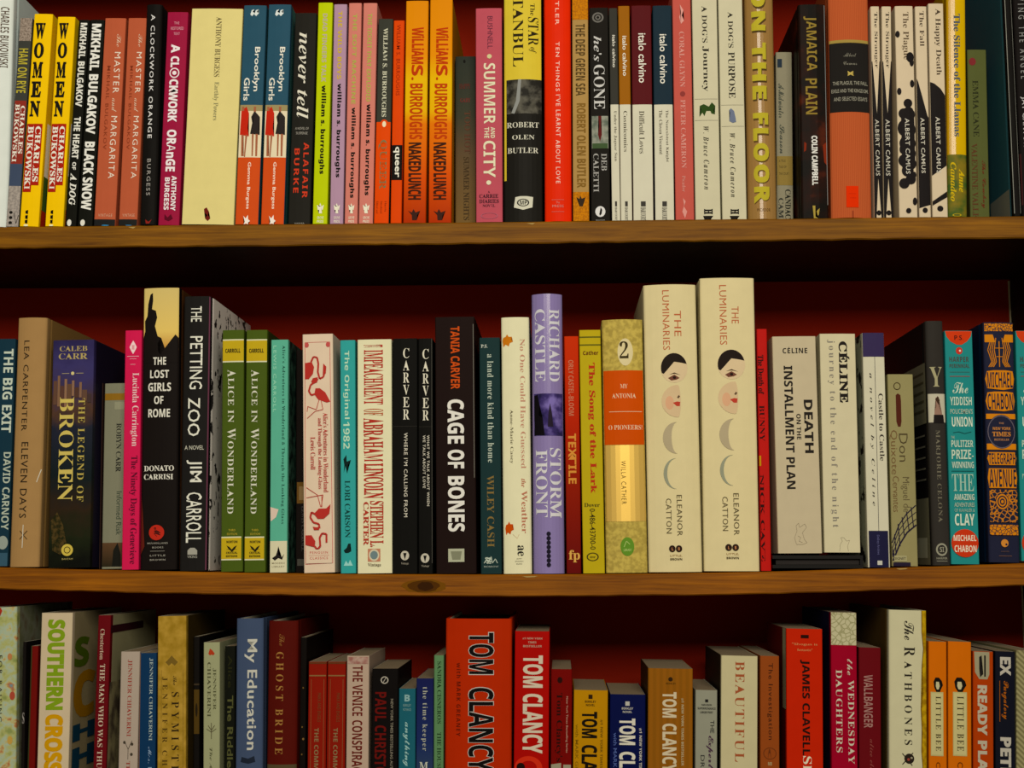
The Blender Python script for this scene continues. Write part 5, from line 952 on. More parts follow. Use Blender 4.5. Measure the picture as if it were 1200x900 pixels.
# ================================================================== middle shelf
cr = 'd8d0a4'
B(2, -14, 18, 397, -24, 8.6, 'p', '16303a', 'dark teal paperback at the left end of the middle shelf with pale bold title',
  [('V', 'THE BIG EXIT', 409, 507, .6, .95, 'b8c0a8', 'B/6', 'title'), ('V', 'DAVID CARNOY', 530, 621, .72, .98, 'a8b098', 'B/-2', 'author_name'), ('E', 636, .8, 8, .18, '8c9484', 'publisher_mark'), ('R', 648, 664, .02, .98, '33505c')], lc='16303a')
B(2, 19.6, 54.5, 372, 9.8, 44, 'h', '9c7848', 'kraft brown hardcover with dark spaced capitals reading ELEVEN DAYS',
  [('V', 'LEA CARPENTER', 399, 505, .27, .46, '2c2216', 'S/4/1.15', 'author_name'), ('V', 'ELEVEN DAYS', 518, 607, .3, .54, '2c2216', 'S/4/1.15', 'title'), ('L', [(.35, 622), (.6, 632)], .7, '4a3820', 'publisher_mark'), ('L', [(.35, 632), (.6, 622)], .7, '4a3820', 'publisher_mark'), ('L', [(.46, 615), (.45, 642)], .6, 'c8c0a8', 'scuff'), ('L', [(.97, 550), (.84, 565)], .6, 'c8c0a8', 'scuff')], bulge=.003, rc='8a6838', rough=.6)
B(2, 62.3, 109.8, 398, 55.6, 105.2, 'm', 'g|.22|0:2a2446|.12:38325a|.22:3a3048|.3:4c3426|.38:20222c|.6:141c1c|.75:2c2014|.85:1c2010|1:0e0f0a', 'thick paperback with painted city spine, purple sky above and yellow title BROKEN',
  [('H', 'CALEB', 405.5, 411.5, .17, .84, 'a89458', 'R/-8', 'author_name'), ('H', 'CARR', 414, 421, .15, .85, 'a89458', 'R/-8', 'author_name'), ('E', 437.5, .5, 2, .04, 'c8b878', 'ornament'), ('L', [(.24, 437.5), (.42, 437.5)], .5, '9a8c68', 'ornament'), ('L', [(.58, 437.5), (.76, 437.5)], .5, '9a8c68', 'ornament'),
   ('R', 446, 474, 0.04, 0.13, '5c4030', 'painted_tower'), ('R', 440, 476, 0.14, 0.2, '7a5a40', 'painted_tower'), ('R', 452, 478, 0.21, 0.3, '54382c', 'painted_tower'), ('R', 444, 480, 0.31, 0.37, '866448', 'painted_tower'), ('R', 450, 482, 0.38, 0.48, '604430', 'painted_tower'), ('R', 446, 464, 0.49, 0.55, '846248', 'painted_tower'), ('R', 454, 466, 0.56, 0.66, '4e3428', 'painted_tower'), ('R', 448, 466, 0.67, 0.73, '7c5c44', 'painted_tower'), ('R', 457, 470, 0.74, 0.86, '5c4232', 'painted_tower'), ('R', 462, 472, 0.87, 0.96, '40302c', 'painted_tower'),
   ('V', 'BROKEN', 465, 587, .2, .56, 'c4ae58', 'R/-10', 'title'), ('V', 'THE LEGEND OF', 467, 588, .66, .82, 'b09c4c', 'R/-18/1.2', 'title'), ('P', [[(.05, 610), (.2, 600), (.35, 615), (.45, 640), (.3, 650), (.1, 645)]], 'n|300|.4:4a3a1c|.6:20200e', 'painted_plants'), ('E', 644.5, .46, 7, .14, 'c4ac48', 'publisher_mark'), ('O', 644.5, .46, 4, .08, '2a2010', 'publisher_mark'), ('H', 'BANTAM', 654, 656, .34, .6, '9a8c50', 'S/8', 'imprint')], rc='1a1626', depth=.12)
B(2, 112.4, 121, 449, 108, 117.2, 'm', '2e1e18', 'narrow dark brown paperback set back in shadow beside the painted city spine', [], y0=.02)
B(2, 122.8, 147, 449, 118.6, 143.6, 'm', '7c7a60', 'pale grey green mass-market paperback set back, with a gold band near its head',
  [('R', 461, 469, .02, .98, '8a6420'), ('R', 471, 480, .5, .95, '8c8a6c'), ('V', 'ROBYN CARR', 496, 553, .6, .84, '2c2c24', 'R/-14', 'author_name'), ('V', 'Informed Risk', 576, 627, .66, .9, '3a4434', 'S', 'title'), ('R', 636, 664, .02, .98, 'g|0:5a4028|1:2a2416', 'cover_picture'), ('P', [[(.5, 664), (.55, 645), (.75, 636), (.9, 650), (.9, 664)]], '1a1a14', 'cover_picture')], y0=.02)
B(2, 146.9, 166, 387, 142, 162.4, 'p', 'c8284c', 'bright pink paperback with white and dark narrow serif letters',
  [('P', [[(.5, 399), (.62, 403), (.72, 407), (.62, 411), (.5, 415), (.38, 411), (.28, 407), (.38, 403)]], 'e8c8c0', 'publisher_mark'), ('H', 'H', 404.5, 409.5, .42, .58, 'c8284c', 'R'), ('L', [(.15, 417.5), (.85, 417.5)], .4, 'e0b0b0'), ('L', [(.3, 420.5), (.7, 420.5)], .3, 'e0b0b0'), ('L', [(.35, 427), (.65, 427)], .3, 'e0b0b0'),
   ('V', 'Lucinda Carrington', 437, 523, .4, .88, 'e0bcb4', 'R/-6', 'author_name'), ('V', 'The Ninety Days of Genevieve', 534, 661, .38, .86, '5a1428', 'R/-2', 'title')])
B(2, 167.8, 209.8, 337, 163.4, 206.8, 'h', '17120f', 'tall black hardcover with a cream sky at its head and white centred title',
  [('R', 337, 410, .01, .985, 'g|0:c8b068|.7:d8b860|1:b8803a', 'cover_picture'), ('R', 408, 421, .01, .985, 'g|0:8a5c28|1:20160f', 'cover_picture'),
   ('P', [[(.01, 396), (.06, 388), (.05, 376), (.12, 370), (.14, 356), (.2, 345), (.27, 343), (.28, 352), (.25, 362), (.36, 364), (.4, 372), (.34, 382), (.42, 394), (.52, 396), (.42, 402), (.44, 412), (.5, 416), (.62, 408), (.78, 400), (.9, 392), (.985, 396), (.985, 425), (.01, 425)]], '17120f', 'steeple_silhouette'),
   ('H', 'THE', 418.5, 427.5, .3, .66, 'd4ceb8', 'B/4', 'title'), ('H', 'LOST', 433.5, 443, .22, .74, 'd4ceb8', 'B/4', 'title'), ('H', 'GIRLS', 448.5, 458.5, .17, .8, 'd4ceb8', 'B/4', 'title'), ('H', 'OF', 464, 473.5, .34, .6, 'd4ceb8', 'B/4', 'title'), ('H', 'ROME', 479, 489, .18, .78, 'd4ceb8', 'B/4', 'title'),
   ('H', 'DONATO', 545.5, 552, .08, .9, 'd4ceb8', 'R/4', 'author_name'), ('H', 'CARRISI', 555.5, 562, .08, .88, 'd4ceb8', 'R/4', 'author_name'), ('E', 624, .45, 9, .21, 'b03024', 'publisher_mark'), ('V', 'M', 618, 629, .38, .56, '1a1210', 'C/10', 'publisher_mark'), ('H', 'MULHOLLAND', 635.5, 637.5, .2, .76, '9a9482', 'S/10/1.2', 'imprint'), ('H', 'BOOKS', 640.5, 642.5, .34, .64, '9a9482', 'S/10/1.2', 'imprint'), ('L', [(.28, 645.8), (.68, 645.8)], .25, '9a9482'), ('H', 'LITTLE', 650, 652, .28, .7, '9a9482', 'S/10/1.2', 'imprint'), ('H', 'BROWN', 655, 657, .28, .7, '9a9482', 'S/10/1.2', 'imprint'),
   ('P', [[(.01, 580), (.06, 600), (.12, 640), (.01, 650)]], '5a2016', 'cover_picture')], bulge=.0018, rc='4a2c14')
B(2, 215.6, 246.6, 347, 210, 241.4, 'h', '1c1a17', 'black hardcover with hand-lettered white title and white splattered side cover',
  [('V', 'THE', 359, 377, .28, .68, 'd8d4bc', 'S/4', 'title'), ('V', 'PETTING', 394, 456, .26, .74, 'd8d4bc', 'S/4', 'title'), ('V', 'ZOO', 466, 511, .22, .68, 'd8d4bc', 'S/6', 'title'), ('H', 'A NOVEL', 522, 527, .12, .84, 'b8b49c', 'S/8', 'subtitle'), ('V', 'JIM', 539, 565, .2, .78, 'd8d4bc', 'S/6', 'author_name'), ('V', 'CARROLL', 577, 636, .22, .8, 'd8d4bc', 'S/6', 'author_name'), ('P', [[(.3, 650), (.3, 645), (.4, 642), (.56, 642), (.66, 645), (.66, 650)]], '9a9684', 'publisher_mark'), ('H', 'VIKING', 651, 654, .3, .66, '9a9684', 'S/10', 'imprint'),
   ('R', 348, 668, .955, .995, '6a3a48', 'jacket_edge')], rc='n|110|0:ece0cc|.6:e8dcc8|.61:2a2622|1:2a2622', bulge=.001)
for i, (a, c, d, e) in enumerate([(260.6, 285.8, 258.6, 284.4), (288.4, 313.4, 286.2, 310.8)]):
    B(2, a, c, 386.5, d, e, 'p', '445318', ['olive green paperback with yellow blocks and white title, left one of the matching pair', 'olive green paperback with yellow blocks and white title, right one of the matching pair'][i],
      [('R', 397.5, 424.5, .01, .99, 'ccc8a0'), ('R', 399, 423, .01, .99, 'b89c24'), ('H', 'CARROLL', 408.5, 413.5, .14, .84, '1f1c10', 'B/20', 'author_name'), ('V', 'A', 433.5, 441.5, .26, .64, 'ccc8ae', 'R/-12', 'title'), ('V', 'LICE IN', 443, 495, .28, .56, 'ccc8ae', 'R/-12/1.1', 'title'), ('V', 'W', 502, 515.5, .26, .64, 'ccc8ae', 'R/-12', 'title'), ('V', 'ONDERLAND', 517, 602, .28, .56, 'ccc8ae', 'R/-12/1.1', 'title'),
       ('H', 'THIRD', 620, 622.5, .34, .66, 'a89430', 'S/10', 'subtitle'), ('H', 'EDITION', 624.5, 627, .28, .74, 'a89430', 'S/10', 'subtitle'), ('R', 628.8, 656.5, .01, .93, 'ccc8a0'), ('R', 630.3, 655, .01, .93, 'b89c24'), ('H', 'NORTON', 633.5, 636.5, .26, .76, '1f1c10', 'B/20', 'imprint'),
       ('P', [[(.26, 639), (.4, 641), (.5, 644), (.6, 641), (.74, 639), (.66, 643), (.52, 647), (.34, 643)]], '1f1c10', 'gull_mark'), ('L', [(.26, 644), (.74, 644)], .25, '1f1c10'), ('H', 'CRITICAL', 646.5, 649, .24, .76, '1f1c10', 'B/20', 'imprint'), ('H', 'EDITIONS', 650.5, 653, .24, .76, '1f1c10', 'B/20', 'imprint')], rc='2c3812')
B(2, 317.4, 338, 398, 316, 336, 'p', '58a484', 'mint green paperback with cream foot and a small dark running figure',
  [('R', 634, 673, .01, .99, 'ccc49c'), ('V', 'LEWIS CARROLL', 405, 483, .14, .32, '90c8a4', 'S/6/1.2', 'author_name'), ('V', "Alice's Adventures in Wonderland & Through the Looking Glass", 405, 614, .62, .84, '1c4438', 'R/-14/1.15', 'title'),
   ('P', [[(.02, 594), (.5, 597), (.36, 606), (.05, 611)]], 'd0b8a0', 'pale_shape'), ('P', [[(.5, 640), (.56, 647), (.5, 650), (.7, 653), (.84, 649), (.72, 656), (.5, 654), (.3, 657), (.14, 654), (.36, 651), (.44, 646)]], '1f1c18', 'running_figure'), ('H', 'MODERN', 659, 661, .14, .86, '7a6c50', 'S/4/1.2', 'imprint'), ('H', 'LIBRARY', 663, 665, .14, .86, '7a6c50', 'S/4/1.2', 'imprint')], rc='n|120|.4:10201a|.7:3a5c48')
B(2, 344.6, 359.5, 410, 345.4, 360, 'm', '1a1410', 'black mass-market paperback set back in the gap left of the flamingo book',
  [('R', 565, 590, .1, .98, '6c4c20', 'cover_picture'), ('R', 570, 586, .3, .9, '8c7048', 'cover_picture'), ('V', 'LEWIS CARROLL', 593, 646, .52, .8, '4c4640', 'R/-10', 'author_name'), ('R', 655, 663, .15, .95, '4a463c', 'imprint')], y0=.03)
fl = 'ac342c'
flam = lambda cx, cy, s, fx=1, fy=1: [[(cx + fx * x * s / 37.0, cy + fy * y * s) for x, y in L] for L in
   [[(-1, .2), (-.7, -.1), (-.1, -.2), (.5, .1), (1.1, .9), (.6, 1.1), (-.1, .9), (-.7, .6)]]]
B(2, 354.4, 389.8, 391, 356, 392.6, 'p', 'd4bc9c', 'cream pink clothbound look book with red flamingos inside a thin red frame',
  [('L', [(.08, 401), (.9, 401)], .4, 'b8504a', 'frame_line'), ('L', [(.9, 401), (.93, 660)], .4, 'b8504a', 'frame_line'), ('L', [(.08, 401), (.05, 661)], .4, 'b8504a', 'frame_line'), ('L', [(.05, 661), (.93, 660)], .4, 'b8504a', 'frame_line'),
   ('E', 404, .14, 3, .07, 'b8504a', 'ornament'), ('E', 404, .84, 3, .07, 'b8504a', 'ornament'),
   ('P', [[(.08, 425), (.3, 424), (.38, 430), (.34, 438), (.2, 444), (.08, 444)]], fl, 'flamingo'), ('L', [(.34, 432), (.28, 424), (.36, 418), (.48, 419), (.52, 426), (.5, 436), (.56, 444), (.68, 442), (.74, 434)], 1.5, fl, 'flamingo'), ('P', [[(.68, 426), (.78, 430), (.76, 438), (.66, 440)]], fl, 'flamingo'),
   ('P', [[(.42, 455), (.56, 455), (.74, 460), (.9, 471), (.78, 472), (.5, 468), (.38, 462)]], fl, 'flamingo'), ('L', [(.46, 461), (.28, 463), (.2, 458), (.26, 451), (.42, 447), (.5, 444)], 1.5, fl, 'flamingo'), ('P', [[(.28, 447), (.34, 443), (.5, 442), (.48, 448), (.34, 450)]], fl, 'flamingo'), ('L', [(.54, 468), (.44, 480), (.16, 476), (.14, 482)], .5, fl, 'flamingo'), ('L', [(.6, 469), (.66, 480), (.4, 482), (.14, 490)], .5, fl, 'flamingo'),
   ('V', "Alice's Adventures in Wonderland", 484, 577, .66, .82, 'b04038', 'R/-12', 'title'), ('V', 'and Through the Looking-Glass', 490, 573, .46, .62, 'b04038', 'R/-12', 'title'), ('V', 'Lewis Carroll', 512, 550, .24, .4, 'b04038', 'R/-12', 'author_name'),
   ('L', [(.1, 571), (.46, 580), (.56, 594)], .5, fl, 'flamingo'), ('L', [(.1, 583), (.64, 580), (.58, 594)], .5, fl, 'flamingo'), ('L', [(.6, 580), (.6, 594)], .5, fl, 'flamingo'),
   ('P', [[(.34, 602), (.5, 596), (.74, 596), (.88, 591), (.84, 602), (.66, 608), (.46, 608)]], fl, 'flamingo'), ('L', [(.46, 604), (.26, 600), (.22, 606), (.32, 612), (.5, 614), (.52, 619)], 1.5, fl, 'flamingo'), ('P', [[(.3, 617), (.44, 618), (.54, 616), (.5, 621), (.34, 621)]], fl, 'flamingo'),
   ('P', [[(.06, 627), (.26, 627), (.38, 634), (.36, 641), (.14, 639), (.06, 638)]], fl, 'flamingo'), ('L', [(.36, 640), (.44, 644), (.54, 640), (.52, 630), (.6, 625), (.74, 626), (.74, 636)], 1.5, fl, 'flamingo'),
   ('R', 644, 660, .08, .91, 'd4bc9c'), ('H', 'PENGUIN', 646, 649, .2, .78, 'b04038', 'S/8/1.3', 'imprint'), ('L', [(.16, 650.8), (.82, 650.8)], .25, 'b04038'), ('H', 'CLASSICS', 652.5, 655.5, .2, .78, 'b04038', 'S/8/1.3', 'imprint')], rc='d8c4a8')
B(2, 398.4, 416.2, 398.5, 399.4, 417, 'p', '34968c', 'turquoise paperback with cream title and a small dark figure, left of the cream red-lettered book',
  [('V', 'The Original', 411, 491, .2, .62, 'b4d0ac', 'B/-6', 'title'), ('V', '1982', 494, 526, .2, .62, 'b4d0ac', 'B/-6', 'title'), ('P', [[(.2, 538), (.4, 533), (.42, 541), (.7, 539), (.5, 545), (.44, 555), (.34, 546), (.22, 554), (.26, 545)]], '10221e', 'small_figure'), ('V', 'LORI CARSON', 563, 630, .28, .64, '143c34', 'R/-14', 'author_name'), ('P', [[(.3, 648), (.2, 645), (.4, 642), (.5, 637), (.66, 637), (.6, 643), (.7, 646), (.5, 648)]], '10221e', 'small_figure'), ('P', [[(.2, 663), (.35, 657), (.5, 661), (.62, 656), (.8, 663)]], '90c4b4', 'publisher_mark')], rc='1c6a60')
B(2, 418.6, 458.8, 397.5, 419, 459.6, 'p', cr, 'cream paperback packed with tall red woodtype capitals running down the spine',
  [('V', 'THE', 404, 407, .18, .74, 'a83428', 'R/20', 'title'), ('V', 'IMPEACHMENT', 410, 474, .18, .76, 'a83428', 'R/4', 'title'), ('V', 'OF', 479, 487, .18, .76, 'a8502c', 'R', 'title'), ('V', 'ABRAHAM', 490, 541, .18, .76, 'a83428', 'R/4', 'title'), ('V', 'LINCOLN', 543, 584, .18, .76, 'a83428', 'R/14', 'title'), ('V', 'STEPHEN L.', 587, 641, .36, .76, 'a83a2a', 'R/8', 'author_name'), ('V', 'CARTER', 588, 639, .17, .33, 'a83a2a', 'R/10', 'author_name'),
   ('P', [[(.3, 643), (.66, 643), (.66, 658), (.3, 658)]], 'b87858', 'publisher_mark'), ('E', 650.5, .48, 7, .15, 'c8bc98', 'publisher_mark'), ('E', 650.5, .48, 5, .11, '6a7c78', 'publisher_mark'), ('H', 'Vintage', 660, 664.5, .3, .68, '5a4c34', 'R', 'imprint')])
B(2, 459.8, 489.6, 396.5, 460, 488.8, 'p', '11100d', 'black paperback with stacked white letters CARVER, wider one of the two black neighbours',
  [('K', 'CARVER', 408, 491.5, .42, .67, 'd4ccb0', 'R/-8'), ('L', [(.04, 499.5), (.98, 499.5)], .2, '38342c'), ('V', "WHERE I'M CALLING FROM", 507, 606, .46, .61, 'c4bca4', 'S/14/1.2', 'title'), ('E', 651, .5, 5.6, .17, 'b8b098', 'publisher_mark'), ('P', [[(.43, 648), (.57, 648), (.5, 656)]], '11100d', 'publisher_mark'), ('H', 'Vintage', 659, 662, .35, .65, '8c8470', 'R', 'imprint')])
B(2, 490.4, 506.4, 396.5, 490, 507.6, 'p', '11100d', 'narrower black paperback with stacked white letters CARVER and two small lines below',
  [('K', 'CARVER', 409, 492.5, .3, .74, 'd4ccb0', 'R/-8'), ('L', [(.04, 500), (.98, 500)], .2, '38342c'), ('V', 'WHAT WE TALK ABOUT WHEN', 510, 593, .6, .78, 'c4bca4', 'S/14/1.2', 'title'), ('V', 'WE TALK ABOUT LOVE', 510, 572, .32, .5, 'c4bca4', 'S/14/1.2', 'title'), ('E', 654, .46, 5.6, .3, 'b8b098', 'publisher_mark'), ('P', [[(.34, 651), (.58, 651), (.46, 659)]], '11100d', 'publisher_mark'), ('H', 'Vintage', 662, 665, .2, .75, '8c8470', 'R', 'imprint'), ('L', [(.95, 397), (.95, 660)], .3, '5c584c', 'jacket_edge')])
B(2, 509.6, 556, 371, 511.4, 558.4, 'p', '1c110e', 'thick black paperback with orange author name and bold white title CAGE OF BONES',
  [('V', 'TANIA CARVER', 382.5, 456, .39, .62, 'bc4c20', 'B/8', 'author_name'), ('V', 'CAGE', 468, 520, .3, .72, 'd8d2c0', 'B/14', 'title'), ('V', 'OF', 527, 549, .3, .72, 'd8d2c0', 'B/14', 'title'), ('V', 'BONES', 558, 623, .3, .72, 'd8d2c0', 'B/14', 'title'), ('R', 643, 658.5, .3, .7, 'a8a888', 'publisher_mark'), ('P', [[(.36, 646), (.64, 646), (.6, 656), (.4, 656)]], '7c7c60', 'publisher_mark'), ('L', [(.965, 380), (.965, 560)], .4, '7c7868', 'jacket_edge')], rc='120c0a')
B(2, 561.8, 585.4, 395.5, 563.4, 588.2, 'p', '1a302e', 'dark green paperback with small white lowercase title and ochre author name',
  [('H', 'P.S.', 403.5, 407.5, .08, .4, 'b8bca8', 'R/10', 'imprint'), ('V', 'a land more kind than home', 415, 542, .38, .68, 'b0b8a0', 'R/-6/1.1', 'title'), ('V', 'WILEY CASH', 557, 641, .32, .66, '7c6434', 'R/-14', 'author_name'), ('V', 'w', 653, 661, .2, .5, 'b0b8a0', 'C', 'publisher_mark'), ('L', [(.15, 660), (.3, 655), (.35, 660), (.5, 652), (.55, 660), (.7, 655), (.8, 660)], .6, 'b0b8a0', 'publisher_mark'), ('H', 'MORROW', 663, 665, .15, .85, '8c9484', 'S/10', 'imprint')])
lf = [(0, .0), (.1, -.5), (.3, -.6), (.45, -1), (.6, -.6), (.9, -.6), (.8, -.2), (1, .2), (.7, .4), (.6, .9), (.3, .6), (.1, 1), (.05, .5)]
B(2, 587, 619.8, 371.5, 590, 623.4, 'h', cr, 'cream hardcover with thin rust title and two orange leaves on its spine',
  [('P', [[(.04 + x * .38, 399 + y * 7.5) for x, y in lf]], 'c07020', 'orange_leaf'), ('V', 'No One Could Have Guessed', 397, 549, .66, .84, 'b88468', 'R/-14', 'title'), ('V', 'the', 561, 571, .66, .82, 'a84c30', 'I/-10', 'title'), ('V', 'Weather', 575, 625, .66, .86, 'b06c50', 'R/-14', 'title'), ('V', 'Anne-Marie Casey', 480, 543, .26, .4, '6c6448', 'R/-14', 'author_name'), ('P', [[(.08 + x * .3, 619 + y * 8) for x, y in lf]], 'bc4a14', 'orange_leaf'), ('L', [(.34, 626), (.5, 631), (.56, 626)], .2, 'b89068'), ('V', 'ae', 639, 651.5, .5, .72, '2c2a22', 'R', 'publisher_mark'), ('H', 'AMY', 654, 655.5, .46, .66, '7a745c', 'S', 'imprint'), ('H', 'EINHORN', 657, 658.5, .42, .7, '7a745c', 'S', 'imprint'), ('H', 'BOOKS', 660, 661.5, .46, .66, '7a745c', 'S', 'imprint')], bulge=.0022, rough=.5)
B(2, 622.6, 658.8, 344, 625, 661.6, 'h', 'w|82729a', 'tall shiny lavender hardcover with white capitals and a dark picture band',
  [('V', 'CASTLE', 362, 447, .1, .44, 'c8c4c0', 'R/-12', 'author_name'), ('V', 'RICHARD', 362, 447, .56, .9, 'c8c4c0', 'R/-12', 'author_name'), ('R', 461, 510.5, .06, .98, 'n|90|.35:1c1a34|.5:3c3060|.7:7868a0', 'cover_picture'), ('P', [[(.07, 463), (.18, 462), (.24, 474), (.2, 486), (.34, 490), (.4, 510), (.07, 510)]], '100d10', 'cover_picture'), ('P', [[(.52, 485), (.58, 472), (.64, 485), (.68, 500), (.5, 500)]], '241c28', 'cover_picture'),
   ('V', 'STORM', 525, 607, .56, .92, 'ccc8c0', 'R/-12', 'title'), ('V', 'FRONT', 527, 606, .1, .48, 'ccc8c0', 'R/-12', 'title')] + [('E', 625.5 + i * 5.2, .5, 2.6, .07, '1c1824', 'ornament') for i in range(8)], bulge=.0065, rough=.16)
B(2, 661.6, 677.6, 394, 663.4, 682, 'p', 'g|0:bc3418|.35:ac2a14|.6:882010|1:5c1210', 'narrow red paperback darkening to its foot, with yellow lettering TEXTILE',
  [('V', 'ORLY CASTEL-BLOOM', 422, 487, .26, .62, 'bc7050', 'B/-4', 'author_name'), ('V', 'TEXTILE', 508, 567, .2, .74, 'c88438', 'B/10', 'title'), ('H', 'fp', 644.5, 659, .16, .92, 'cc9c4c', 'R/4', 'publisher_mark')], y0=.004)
B(2, 678.6, 703.8, 386.5, 683.6, 708.8, 'p', 'b09a20', 'mustard yellow paperback with red serif title running down the spine',
  [('R', 394.2, 395.8, .01, .99, '5c5818'), ('R', 403.4, 405, .01, .99, '5c5818'), ('H', 'Cather', 411, 416, .16, .88, '5a2414', 'B/4', 'author_name'), ('V', 'The Song of the Lark', 425, 578, .34, .7, 'ac3420', 'R/10', 'title'), ('H', 'Dover', 589.5, 594, .1, .82, '3c3414', 'R', 'imprint'), ('V', '0-486-43700-0', 596, 644, .34, .6, '3c3414', 'S/4', 'lettering'), ('O', 652.5, .45, 5, .28, '3c3414', 'publisher_mark', .8), ('H', 'dover', 651, 654, .32, .58, '3c3414', 'S/8', 'imprint')])
B(2, 705.2, 753.6, 374, 710.4, 759.4, 'h', 'n|260|.4:a08a40|.6:bca44e', 'thick gold patterned hardcover with orange panels and the numeral 2 on a cream oval',
  [('E', 412.5, .56, 16, .19, 'cfbe8a', 'oval_label'), ('H', '2', 400, 420, .42, .64, '3a3018', 'R/-4', 'title'), ('R', 434, 521, .02, .985, 'c04c14'), ('H', 'MY', 450, 455, .42, .6, 'd8b890', 'R/-14', 'title'), ('H', 'ANTONIA', 461, 466.5, .22, .8, 'd8b890', 'R/-14', 'title'), ('L', [(.14, 482.3), (.94, 482.3)], .4, 'd8b890'), ('H', 'O PIONEERS!', 498, 503.5, .12, .94, 'd8b890', 'R/-14', 'title'), ('R', 521.5, 611, .02, .985, 'm|d8b058|.42', 'gold_panel'), ('V', 'WILLA CATHER', 540, 591, .4, .52, '4c3c18', 'S/2/1.25', 'author_name'), ('E', 640.5, .52, 11, .165, '5c8428', 'green_medallion'), ('L', [(.44, 641), (.5, 634), (.58, 638)], .5, 'a8b868'), ('H', 'LIBRARY', 643, 646, .43, .62, 'a8b868', 'S/10', 'imprint')], bulge=.004)
for i, (a, c, t, d, e, yb) in enumerate([(752.5, 816.6, 333, 761, 823.4, 671.5), (819.4, 884.8, 325.5, 826, 890.6, 671.5)]):
    dy = [0, -4][i]
    g0, g1 = [('T1', 'hair'), ('T2', 'x')]
    # moon-phase portraits: a full disc, a half, a crescent and a sliver
    cx = [.58, .54][i] - .02 * 0
    cx = .55
    y1 = 431 if i == 0 else 427
    ang = lambda s, e_, rx, ry, cy, ox=0: [(cx + ox + rx * math.cos(math.radians(s + (e_ - s) * k / 14)), cy - ry * math.sin(math.radians(s + (e_ - s) * k / 14))) for k in range(15)]
    its = [('V', 'LUMINARIES', [340, 334][i], [410, 404][i], .35, .48, 'b05c38', 'S/-2/1.05', 'title'), ('V', 'THE', [364, 359][i], [394, 379][i] + [0, 0][i], .57, .7, 'b05c38', 'S/-2/1.05', 'title'),
           ('E', y1, cx, 17.5, .255, 'cdb488', 'portrait_full'), ('P', [ang(200, 15, .25, 17.3, y1) + [(cx + .12, y1 - 6), (cx, y1 - 7), (cx - .14, y1 + 3), (cx - .2, y1 + 7)]], '221a14', 'portrait_hair'), ('P', [[(cx - .12, y1 + 12), (cx, y1 + 8), (cx + .1, y1 + 12), (cx + .04, y1 + 14), (cx - .06, y1 + 15)]], '6a4030', 'portrait_eye'), ('P', [[(cx - .1, y1 + 8), (cx, y1 + 5.5), (cx + .12, y1 + 8.5), (cx, y1 + 7)]], '3c2a1c', 'portrait_brow'), ('E', y1 + 11.5, cx, 1.6, .03, '241812', 'portrait_eye'),
           ('M', y1 + 39, cx + .06, 19, .31, -.05, 'c8ac80', 'portrait_half'), ('E', y1 + 41, cx - .1, 8, .08, 'cc9c74', 'portrait_cheek'), ('P', [[(cx - .04, y1 + 41), (cx + .04, y1 + 39.5), (cx + .1, y1 + 40), (cx + .09, y1 + 45), (cx + .03, y1 + 45)]], 'b04030', 'portrait_lips'), ('P', [[(cx + .04, y1 + 35), (cx + .07, y1 + 32), (cx + .1, y1 + 33.5), (cx + .07, y1 + 36)]], '5a4430', 'portrait_nose'),
           ('M', y1 + 82, cx + .02, 18.5, .26, .1, 'a89874', 'portrait_crescent'),
           ('M', y1 + 124, cx - .01, 18, .23, .165, '8c8c70', 'portrait_sliver'),
           ('V', 'CATTON', [584, 582][i], [625, 622][i], .34, .44, '5c5034', 'S/-2/1.1', 'author_name'), ('V', 'ELEANOR', [580, 578][i], [628, 627][i], .54, .64, '5c5034', 'S/-2/1.1', 'author_name'),
           ('E', [643, 641.5][i], .44, 4, .06, '2c1c14', 'publisher_mark'), ('E', [643, 641.5][i], .565, 4, .06, '2c1c14', 'publisher_mark'), ('H', 'L', [641.5, 640][i], [645, 643.5][i], .43, .46, 'c08050', 'B'), ('H', 'B', [641.5, 640][i], [645, 643.5][i], .55, .58, 'c08050', 'B'), ('H', 'LITTLE,', [650, 648][i], [652.5, 650.5][i], .4, .62, '9a7848', 'S/8', 'imprint'), ('H', 'BROWN', [654, 652.5][i], [656.5, 655][i], .4, .62, '4a3c24', 'B', 'imprint')]
    B(2, a, c, t, d, e, 'h', 'cfbe8a', ['very thick cream hardcover with moon-shaped portrait pieces, slightly shorter left one of the pair', 'very thick cream hardcover with moon-shaped portrait pieces, tallest book on the middle shelf'][i], its, bulge=[.0045, .003][i], rough=.5)
B(2, 887, 898.4, 385.5, 891.6, 904.4, 'p', 'b02420', 'narrow bright red paperback squeezed behind the thick cream hardcover, black letters cut off',
  [('V', 'The Death of', 416, 462, .05, .6, '2c1210', 'R/10', 'title'), ('V', 'BUNNY', 475, 517, .1, .6, '2c1210', 'R/-8', 'title'), ('R', 534, 546, .02, .2, 'b8841c'), ('V', 'NICK CAVE', 556, 658, .05, .42, '2c1210', 'R', 'author_name')], y0=.004)
